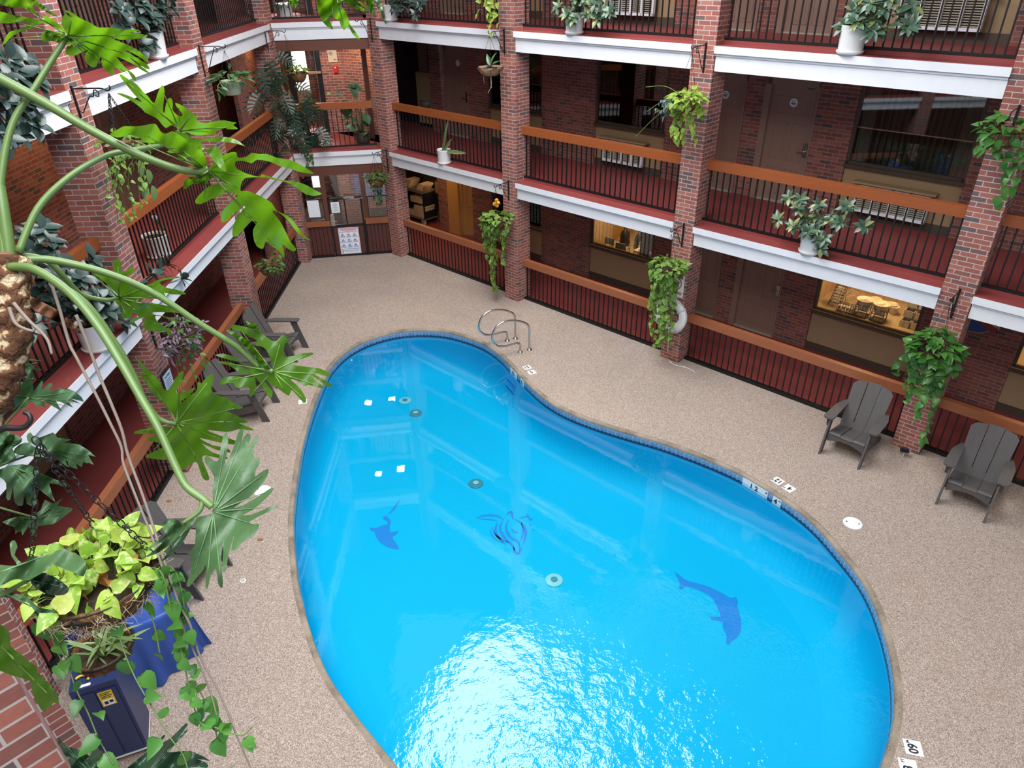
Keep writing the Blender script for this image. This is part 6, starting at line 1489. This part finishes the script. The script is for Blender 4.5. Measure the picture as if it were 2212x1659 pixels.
stalk([(438,1078,2.03),(430,1105,2.02),(395,1130,2.01)], .008, lF)
stalk([(22,560,2.16),(8,460,2.15),(-5,380,2.15),(-30,280,2.15)], .019, PH)
oj, sj = (600,0), 5.29
lJ, _ = blade([(380,-160),(440,0),(455,100),(490,210),(560,300),(635,335),(605,260),(600,175),(660,215),(700,230),(720,290),(760,345),(800,290),(850,380),(945,475),(900,380),(820,270),(800,180),(750,100),(710,30),(740,10),(820,60),(900,110),(1030,135),(960,80),(900,60),(870,0),(900,-160)], oj, sj, 1.9, .0, .12, (650,-120), M['phil'], PH, [(610,300),(760,320),(960,110)], seed=17)
for k, L in enumerate(([(60,-120),(120,0),(150,60),(195,105),(215,60),(240,0),(250,-120)], [(800,-120),(860,0),(940,40),(1060,140),(1080,150),(1030,100),(990,50),(930,0),(960,-120)], [(960,-120),(990,0),(1030,80),(1060,130),(1110,185),(1100,100),(1100,0),(1090,-120)], [(1090,-120),(1120,0),(1140,90),(1180,140),(1190,200),(1240,285),(1220,170),(1190,60),(1175,0),(1160,-120)])):
    blade(L, oj, sj, 1.88+.02*k, .0, .1 if k != 3 else -.1, (L[0][0], -120), M['phil'] if k < 3 else M['phil_grey'], PH, seed=20+k)
stalk([(-30,280,2.15),(-60,60,2.1),(200,-180,2.0),(560,-120,1.93),(720,-24,1.9)], .014, lJ)
# second, grey green plant behind the basket
PG = thing('philodendron', 'grey green lobed plant low at the left photo edge behind the hanging chain', 'plant', at_depth(-80, 1080, 3.0))
og, sg = (0,740), 2.268
for k, (L, at_, D) in enumerate((([(140,270),(60,335),(70,300),(30,260),(0,250),(-60,230),(0,215),(60,215),(100,235),(50,190),(80,185),(120,195),(125,160),(160,190),(165,240),(200,190),(212,195),(200,235),(240,200),(258,205),(240,240),(300,222),(370,240),(412,290),(340,270),(395,300),(330,285),(360,320),(270,280),(305,338),(220,290),(225,325),(190,300),(185,320),(150,285),(120,325),(100,320)], (140,270), 2.85),
    ([(215,525),(150,500),(130,460),(150,440),(180,470),(260,440),(280,465),(350,475),(310,490),(390,500),(470,560),(430,550),(460,600),(410,580),(400,610),(370,590),(380,620),(330,600),(320,560),(340,615),(290,580),(250,570),(200,560),(130,555),(65,540),(95,500),(150,490)], (215,525), 2.8),
    ([(-60,620),(0,620),(60,600),(150,600),(200,640),(320,690),(310,705),(240,690),(270,780),(200,720),(170,690),(180,790),(130,790),(125,720),(110,800),(70,780),(65,700),(50,770),(30,760),(30,690),(0,660)], (60,610), 2.75),
    ([(-60,440),(0,440),(40,435),(110,470),(90,500),(60,520),(80,570),(0,600),(-60,600)], (0,500), 2.82),
    ([(180,860),(100,850),(10,880),(70,905),(75,940),(100,910),(110,945),(140,900),(160,945),(180,950),(185,900),(260,890),(330,840),(355,810),(280,800),(310,760),(260,790),(220,770),(200,820),(170,840)], (180,860), 2.9),
    ([(60,190),(40,170),(70,140),(80,60),(150,80),(210,90),(120,90),(210,135),(150,130),(175,180),(110,170)], (60,130), 2.9))):
    L2 = [(L[i][0]+(at_[0]-L[i][0])*0, L[i][1]) for i in range(len(L))]
    tips = sorted(L2, key=lambda p: -math.hypot(p[0]-at_[0], p[1]-at_[1]))[:5]
    lf_, _ = blade(L2, og, sg, D, .0, -.05, at_, M['phil_pale'] if k in (0, 1, 4) else M['pothos_deep'] if k == 9 else M['phil_pale'], PG, [((tp[0]*.95+at_[0]*.05), (tp[1]*.95+at_[1]*.05)) for tp in tips], seed=30+k)
    a_ = (og[0]+at_[0]/sg, og[1]+at_[1]/sg)
    stalk([(-70,1060,2.95),(min(-20,a_[0]*.3),(a_[1]+1060)/2,2.92),(a_[0],a_[1],D)], .006, lf_, 'leaf_stalk', M['stalk'], 6)
MB().tube(catmull([at_depth(-70,1060,2.95), at_depth(-90,1200,2.95), at_depth(-110,1400,2.95)], 6, False), .04, 12).build('trunk', M['trunk'], PG, True)
# lower left: big leaf close by
PHh = thing('philodendron', 'close broad bluish green leaves at the lower left photo edge', 'plant', at_depth(-120, 1400, 1.6))
oh, sh = (0,1140), 2.38
for k, (L, at_, mt, g_) in enumerate((([(-80,190),(0,190),(90,195),(60,150),(50,80),(75,65),(90,100),(75,140),(120,185),(150,150),(260,140),(330,105),(440,170),(430,250),(380,230),(300,200),(260,185),(265,200),(150,270),(100,265),(60,270),(0,300),(-80,310)], (0,230), 'phil_grey', -.12),
    ([(150,265),(230,230),(320,280),(355,315),(330,345),(260,345),(200,320)], (150,265), 'phil_dark', .1), ([(-80,300),(0,310),(80,340),(140,355),(200,410),(285,425),(240,440),(180,430),(150,390),(90,365),(0,355),(-80,340)], (0,330), 'phil_pale', -.1),
    ([(-80,450),(0,495),(50,540),(55,610),(110,650),(150,690),(195,715),(190,740),(250,800),(300,870),(295,905),(260,890),(270,915),(240,930),(230,952),(190,900),(160,820),(150,785),(60,760),(0,735),(-80,720)], (0,600), 'phil_mid', .12))):
    lf_, _ = blade(L, oh, sh, 1.6+.04*k, 0, g_, at_, M[mt], PHh, [((L[len(L)//2][0]+at_[0]*.1), L[len(L)//2][1])], seed=40+k)
    a_ = (oh[0]+at_[0]/sh, oh[1]+at_[1]/sh); stalk([(-120,1400,1.62),(-60,(a_[1]+1400)/2,1.62),(a_[0],a_[1],1.6+.04*k)], .008, lf_)
PI_ = thing('dark_lobed_plant', 'dark glossy lobed leaves at the bottom left photo edge', 'plant', at_depth(330, 1720, 2.2))
oi, si = (100,1540), 3.528
for k, (L, at_) in enumerate((([(75,200),(110,205),(160,260),(230,270),(330,330),(350,290),(430,290),(450,370),(560,420),(560,520),(150,520),(190,420),(130,300)], (400,520)), ([(560,520),(560,470),(700,350),(800,270),(890,170),(905,180),(870,230),(950,190),(1060,80),(1075,100),(1030,150),(1085,125),(990,230),(920,290),(960,300),(1100,290),(1250,365),(1150,350),(1220,380),(1225,420),(1080,415),(1000,520)], (720,520)))):
    tips = sorted(L, key=lambda p: -math.hypot(p[0]-at_[0], p[1]-at_[1]))[:5]
    lf_, _ = blade(L, oi, si, 2.2+.05*k, 0, -.1, at_, M['phil_dark'], PI_, tips, seed=50+k)
    a_ = (oi[0]+at_[0]/si, oi[1]+at_[1]/si); stalk([(330,1760,2.25),(a_[0],a_[1],2.2+.05*k)], .008, lf_)
# long grey aerial roots
AR = thing('aerial_roots', 'two long grey aerial roots hanging down past the chain basket', 'root', at_depth(120, 640, 2.2))
for P in (((108,600,2.16),(128,665,2.16),(150,740,2.17),(165,770,2.17),(205,850,2.18),(240,915,2.19),(262,965,2.2),(266,1000,2.2),(290,1060,2.2),(325,1150,2.2),(345,1210,2.2),(372,1290,2.2),(398,1360,2.2),(430,1430,2.2),(455,1500,2.2),(470,1560,2.2)), ((165,680,2.16),(190,740,2.17),(215,810,2.18),(240,870,2.18),(262,930,2.19),(278,985,2.2),(305,1060,2.2),(330,1130,2.2),(352,1200,2.2),(385,1300,2.2),(410,1350,2.2),(432,1420,2.2),(470,1490,2.2),(505,1570,2.2),(545,1665,2.2),(560,1700,2.2))):
    P = [(p[0]+rng.uniform(-1.5,1.5), p[1], p[2]) for p in P]; q = catmull([at_depth(*p) for p in P], 4, False); MB().tube(q, np.linspace(.0052,.0028,len(q)), 7).build('root', M['deadstem'], AR, True)

# ================================================================== near hanging basket
DB = 2.20; bc = at_depth(208, 1240, DB); BRAD = .178
zz = np.linspace(bc[2], bc[2]+1.2, 400); py = [project((bc[0], bc[1], z_))[1] for z_ in zz]; hz = zz[int(np.argmin(np.abs(np.array(py)-948)))]
hook = V3(bc[0], bc[1], hz)
hk = project(hook); hd = (hook-CAM)@CF
AB = thing('plant_bracket', 'curved black iron hook reaching in from the left photo edge, holding the basket chains', 'plant bracket', at_depth(-80, 945, hd), 'iron plant brackets near the viewer')
MB().tube(catmull([at_depth(x, y, hd) for x, y in ((-90,965),(-20,938),(10,925),(35,925),(54,922),(66,908),(62,895),(52,891))], 6, False), np.linspace(.010,.006,43), 10).build('arm', M['ironblack'], AB, True)
NB = thing('hanging_pothos', 'large coconut fibre basket of lime pothos on a black chain in the left foreground', 'hanging basket', bc)
prof = [(.02,-.135),(.085,-.125),(.145,-.085),(.170,-.035),(.180,.004),(.168,.008),(.155,-.02)]
nn = 48; vs = []
for i, (rr, z) in enumerate(prof):
    for j in range(nn):
        k = 1+rng.uniform(-.05,.06)*(1 if 0 < i < 5 else .3); vs.append(bc+V3(rr*k*math.cos(2*PI*j/nn), rr*k*math.sin(2*PI*j/nn), z+rng.uniform(-.008,.008)))
MB().add(vs, [(i*nn+j, i*nn+(j+1)%nn, (i+1)*nn+(j+1)%nn, (i+1)*nn+j) for i in range(len(prof)-1) for j in range(nn)]+[tuple(range(nn-1,-1,-1))]).build('liner', M['coir'], NB, True)
fb = MB()
for k in range(900):
    a = rng.uniform(0, 2*PI); v_ = rng.uniform(0,1); i = int(v_*4); f_ = v_*4-i; r_ = prof[i+1][0]*f_+prof[i][0]*(1-f_); z = prof[i+1][1]*f_+prof[i][1]*(1-f_)
    p0 = bc+V3(r_*math.cos(a), r_*math.sin(a), z); t_ = V3(-math.sin(a), math.cos(a), 0)*rng.normal(0,1)+UP*rng.normal(-.5,.6)+V3(math.cos(a),math.sin(a),0)*.45; t_ = nrm(t_)*rng.uniform(.02,.05)
    fb.tube([p0, p0+t_*.5+V3(math.cos(a),math.sin(a),0)*.008, p0+t_-UP*.004], .0006, 3, caps=False)
o_f = fb.build('loose_fibre', M['towel'], NB); o_f['kind'] = 'stuff'
b = MB()
for z, rr in ((.010,.184),(-.03,.178)): b.tube([bc+V3(rr*math.cos(a), rr*math.sin(a), z) for a in np.linspace(0,2*PI,41)[:-1]], .0024, 6, closed=True)
for k in range(6):
    a = k*PI/3+.2; q = [bc+V3(rr*1.03*math.cos(a), rr*1.03*math.sin(a), z) for rr, z in ((.18,.01),(.172,-.035),(.147,-.087),(.085,-.128),(.0,-.14))]; b.tube(q, .0022, 5)
    p0 = bc+V3(.186*math.cos(a+.5), .186*math.sin(a+.5), -.012); ta = V3(-math.sin(a+.5), math.cos(a+.5), 0)
    b.prism([p0-ta*.028, p0-ta*.01+UP*.010, p0+ta*.028, p0+ta*.01-UP*.010], V3(math.cos(a+.5), math.sin(a+.5), 0)*.002)
b.build('wire_frame', M['ironblack'], NB, True)
MB().lathe([(0,-.02),(.10,-.022),(.158,-.03)], bc, 30, close=True).build('soil', M['soil'], NB)
for k in range(3):
    a = [3.35, .25, 1.95][k]; chain(NB, hook-UP*.02, bc+V3(.182*math.cos(a), .182*math.sin(a), .012), .0018, .027)
MB().tube([hook+UP*.022+V3(.012*math.cos(a),0,.016*math.sin(a)-.03) for a in np.linspace(0,2*PI,15)[:-1]], .0018, 6, closed=True).build('ring', M['ironblack'], NB, True)
lf = MB(); dr = MB(); stm = MB()
toC = nrm((CAM-bc)*[1,1,0])
for k in range(105):
    a = rng.uniform(0, 2*PI); r_ = .165*math.sqrt(rng.uniform(.02,1.25)); p = bc+V3(r_*math.cos(a), r_*math.sin(a), rng.uniform(.0,.05)+.06*(1-(r_/.19)**2)*rng.uniform(.4,1.5))
    d = V3(math.cos(a), math.sin(a), 0)*rng.uniform(.2,1.0)+rnd(.5)-UP*.15
    leaf(lf, p, d, UP+toC*.5+rnd(.35), rng.uniform(.045,.078), 1.0, T_HEART); q0 = bc+V3(r_*.6*math.cos(a), r_*.6*math.sin(a), -.015); stm.tube([q0, (q0+p)/2+UP*.02, p], .0016, 4)
for k in range(16):
    a = rng.uniform(0, 2*PI); r_ = rng.uniform(.02,.17); leaf(dr, bc+V3(r_*math.cos(a), r_*math.sin(a), rng.uniform(0,.05)), rnd(1), UP+rnd(.6), rng.uniform(.04,.065), 1.0, T_HEART)
dr.build('dry_foliage', M['deadleaf'], NB, True)
lf.build('foliage', M['pothos_lime'], NB, True); lf = MB()
def near_vine(P, L=.056, step=.05, dense=1):
    strand(lf, stm, [at_depth(*p) for p in P], L, step, nrm(CAM-bc), T_HEART, r=.0022, dense=dense)
near_vine([(318,1225,2.2),(350,1240,2.16),(372,1330,2.16),(395,1420,2.15),(412,1500,2.15),(432,1560,2.15),(460,1570,2.15),(520,1588,2.15),(545,1570,2.15)], dense=2)
near_vine([(325,1230,2.22),(360,1270,2.2),(378,1350,2.2),(410,1440,2.2),(425,1480,2.2),(455,1540,2.2),(470,1600,2.2)], dense=2)
near_vine([(330,1215,2.24),(375,1230,2.22),(395,1290,2.22),(400,1360,2.22)], dense=2)
near_vine([(300,1290,2.2),(330,1340,2.2),(345,1410,2.2)], .05, .055)
near_vine([(250,1340,2.15),(262,1390,2.15),(290,1460,2.14),(330,1530,2.13),(365,1590,2.12),(395,1630,2.12),(410,1680,2.12)], .06, .055)
near_vine([(95,1310,2.25),(105,1360,2.24),(140,1420,2.22),(165,1490,2.2),(190,1540,2.2),(215,1600,2.2),(245,1650,2.2)], .062, .05)
near_vine([(85,1290,2.25),(100,1340,2.25),(120,1400,2.24),(135,1430,2.24)], .062, .035)
lf.build('trailing_foliage', M['pothos_deep'], NB, True); stm.build('vine', M['vine'], NB)
sc_ = at_depth(222, 1402, 2.75); SB_ = thing('hanging_spider_plant', 'small round coconut fibre basket with grassy leaves hanging below the pothos basket', 'hanging basket', sc_); basket(SB_, sc_, .108, 'coir', .07, bc-UP*.13, 3, cr=.0012)
lf = MB()
for k in range(34):
    a = rng.uniform(0, 2*PI); leaf(lf, sc_+V3(rng.uniform(-.04,.04), rng.uniform(-.04,.04), .0), V3(math.cos(a), math.sin(a), rng.uniform(.1,1.8)), UP+rnd(.3), rng.uniform(.05,.15), 1.1, T_LANCE)
lf.build('foliage', M['spider'], SB_, True)

# brick piers of the viewer's own side
for (px, py, D_) in ((100,1464,4.3), (80,1543,2.2)):
    C_ = at_depth(px, py, D_); C_[2] = 0; nf = Fr(C_, (-r2, r2, 0), (-r2, -r2, 0))
    struct(MB().box(nf, 0,.42, 0,.42, 0, ROOF).build('brick_column', M['brick']))
# ================================================================== covered pool gear at lower left
c0 = V3(-4.05, 4.19, 0); c1 = V3(-3.68, 4.33, 0); fx = Fr(c0, c1-c0, (-(c1-c0)[1], (c1-c0)[0], 0)); wN = np.linalg.norm(c1-c0)
o = thing('navy_cabinet', 'dark navy plastic wheeled cabinet with a yellow warning label on its front', 'cabinet', fx.P(wN/2, .2, 0))
b = MB().box(fx, 0,wN, 0,.40, .09,1.16).box(fx, .03,wN*.47,-.012,.0,.12,1.08).box(fx, wN*.53,wN-.03,-.012,.0,.12,1.08)
b.build('cabinet_body', M['navy'], o); MB().box(fx, -.005,wN+.005,-.01,.41,.075,.09).build('base_trim', M['whiteplastic'], o)
for a in (.04, wN-.04):
    for d in (.05,.35): MB().lathe([(0,-.014),(.038,-.014),(.038,.014),(0,.014)], fx.P(a,d,.038), 18, axis=fx.u).build('wheel', M['black'], o, True)
lb = MB().box(fx, wN*.52,wN*.82,-.0145,-.012,.86,1.06).build('warning_label', M['yellow'], o)
MB().box(fx, wN*.55,wN*.79,-.0165,-.0144,.87,.945).build('label_white', M['whiteplastic'], lb)
q = MB()
for k in range(4): q.box(fx, wN*.55,wN*(.79-.04*(k%2)),-.0165,-.0144,1.035-.022*k,1.043-.022*k)
q.box(fx, wN*.58,wN*.66,-.0175,-.016,.885,.925).box(fx, wN*.69,wN*.77,-.0175,-.016,.895,.93); q.build('label_print', M['ink'], lb)
MB().box(fx, wN*.18,wN*.45,.02,.05,1.16,1.163).build('top_label', M['whiteplastic'], o)
for a in (.10, wN*.62): MB().tube([fx.P(a+.06*math.cos(t_), .10+.05*math.sin(t_), 1.175) for t_ in np.linspace(-.4,2.6,10)], .012, 8).build('lift_handle', M['yellow'], o, True)
# blue draped cover: a lifted box shape with folds
P4 = [V3(-4.12,4.95,0), V3(-3.62,5.62,0), V3(-4.38,6.18,0), V3(-4.90,5.42,0)]
def sq(u, v): return (P4[0]*(1-u)+P4[1]*u)*(1-v)+(P4[3]*(1-u)+P4[2]*u)*v
N = 44; vs = []; f = []
for i in range(N+1):
    for j in range(N+1):
        u, v = i/N*1.5-.25, j/N*1.5-.25
        cu, cv = min(max(u,0),1), min(max(v,0),1); out = max(abs(u-cu), abs(v-cv)); p = sq(cu, cv)
        zt = .88 - .10*cu + .05*math.sin(7*cu+2*cv)*math.cos(5*cv)
        if out > 0:
            k = out/.25; s = math.atan2(v-cv, u-cu); fold = math.sin((cu*1.0+cv*1.0)*26+s)*.035*k
            m_ = sq(.5,.5); dr = nrm((p-m_)*[1,1,0]); p = p+dr*(.04*k+.06*k*k+fold); z = zt*(1-k)+.012*k
        else: z = zt + .012*math.sin(14*u)*math.sin(11*v)
        vs.append((p[0], p[1], z))
for i in range(N):
    for j in range(N): a = i*(N+1)+j; f.append((a, a+N+1, a+N+2, a+1))
o = tag(MB().add(vs, f).build('pool_cover', M['bluetarp'], None, True), 'bright blue tarpaulin draped over boxed gear on the lower left deck', 'tarpaulin')
M['yellownet'] = NT('yellow_net_print'); t = M['yellownet']; wv = t.n('TexWave', Scale=26.0, Distortion=9.0, Detail=3.0); t.t.links.new(t.gen_pos(), wv.inputs[0])
M['yellownet'] = t.done(t.pbsdf(t.ramp(wv.outputs['Fac'], [(.42,(.70,.42,.03)),(.52,(.05,.035,.01))]), .6))
c = sq(.30,.62)+UP*.88; f4 = Fr(c, P4[1]-P4[0], P4[3]-P4[0]); o = thing('net_bag', 'yellow bag with black wavy print lying on the blue tarpaulin', 'bag', c)
vs = []; f = []
for i in range(13):
    for j in range(13):
        u, v = i/6-1, j/6-1; vs.append(f4.P(u*.17, v*.20, .045*(1-u*u)*(1-v*v)+.018+.008*math.sin(5*u+3*v)))
for i in range(12):
    for j in range(12): a = i*13+j; f.append((a, a+13, a+14, a+1))
vs2 = [(p[0],p[1],c[2]-.01) for p in vs]; n_ = len(vs); f += [tuple(n_+k for k in reversed(q)) for q in f[:144]]
rim = [i*13 for i in range(13)]+[12*13+j for j in range(1,13)]+[i*13+12 for i in range(11,-1,-1)]+[j for j in range(11,0,-1)]
f += [(rim[k], rim[k-1], n_+rim[k-1], n_+rim[k]) for k in range(len(rim))]
MB().add(vs+vs2, f).build('bag_body', M['yellownet'], o, True)
# ================================================================== roof, skylight, added fill lights, lamps, sky
struct(MB().box(WF, -8, 9.5, 15.4, 24, ROOF, ROOF+.1).box(WF, -8, -3.4, -3, 15.4, ROOF, ROOF+.1).box(WF, 2.5, 9.5, -3, 15.4, ROOF, ROOF+.1).box(WF, -3.4, 2.5, 3.4, 5.0, ROOF, ROOF+.1).build('ceiling_roof', M['soffit']))
def overhead_light(name, x, y, sx, sy, L, col=(1,1,1), shape='ELLIPSE'):
    l = bpy.data.lights.new(name, 'AREA'); l.shape = shape; l.size = sx; l.size_y = sy; l.color = col
    A = PI*sx*sy/4 if shape == 'ELLIPSE' else sx*sy
    l.energy = L*A*PI
    o = bpy.data.objects.new(name, l); COL.objects.link(o); o.location = (x, y, ROOF+.05); return o
overhead_light('skylight_main', -.5, 10.1, 4.9, 9.8, 11.5, (.97,.985,1))
overhead_light('fill_light_near', -.45, .3, 5.5, 5.6, 11.5, (.97,.985,1), 'RECTANGLE')  # unseen overhead light, added for the foreground leaves and left facade
def lamp(name, p, e, size, col=(1,.62,.24), rot=(0,0,0)):
    l = bpy.data.lights.new(name, 'AREA'); l.size = size; l.energy = e; l.color = col
    o = bpy.data.objects.new(name, l); COL.objects.link(o); o.location = tuple(p); o.rotation_euler = rot; return o
for f in (0, Z2, Z3):
    lamp('passage_fill', BF.P(-.1, 4.5, f+2.4), 260, .6, (1,.98,.96), (0,0,0)); lamp('passage_light', BF.P(1.55, 1.3, f+2.4), 13, .2); lamp('passage_light', BF.P(.8, 1.2, f+2.4), 20, .2, (1,.93,.90))  # neutral lights added to brighten the passage brick and outside wall
for y_ in (11.2, 18.2, 20.5): lamp('corridor_lamp', LF.P(y_, 1.2, Z3-.33), 16, .3)
w = bpy.data.worlds.new('sky'); S.world = w; w.use_nodes = True
w.node_tree.nodes['Background'].inputs[0].default_value = (.80,.88,1,1); w.node_tree.nodes['Background'].inputs[1].default_value = .55
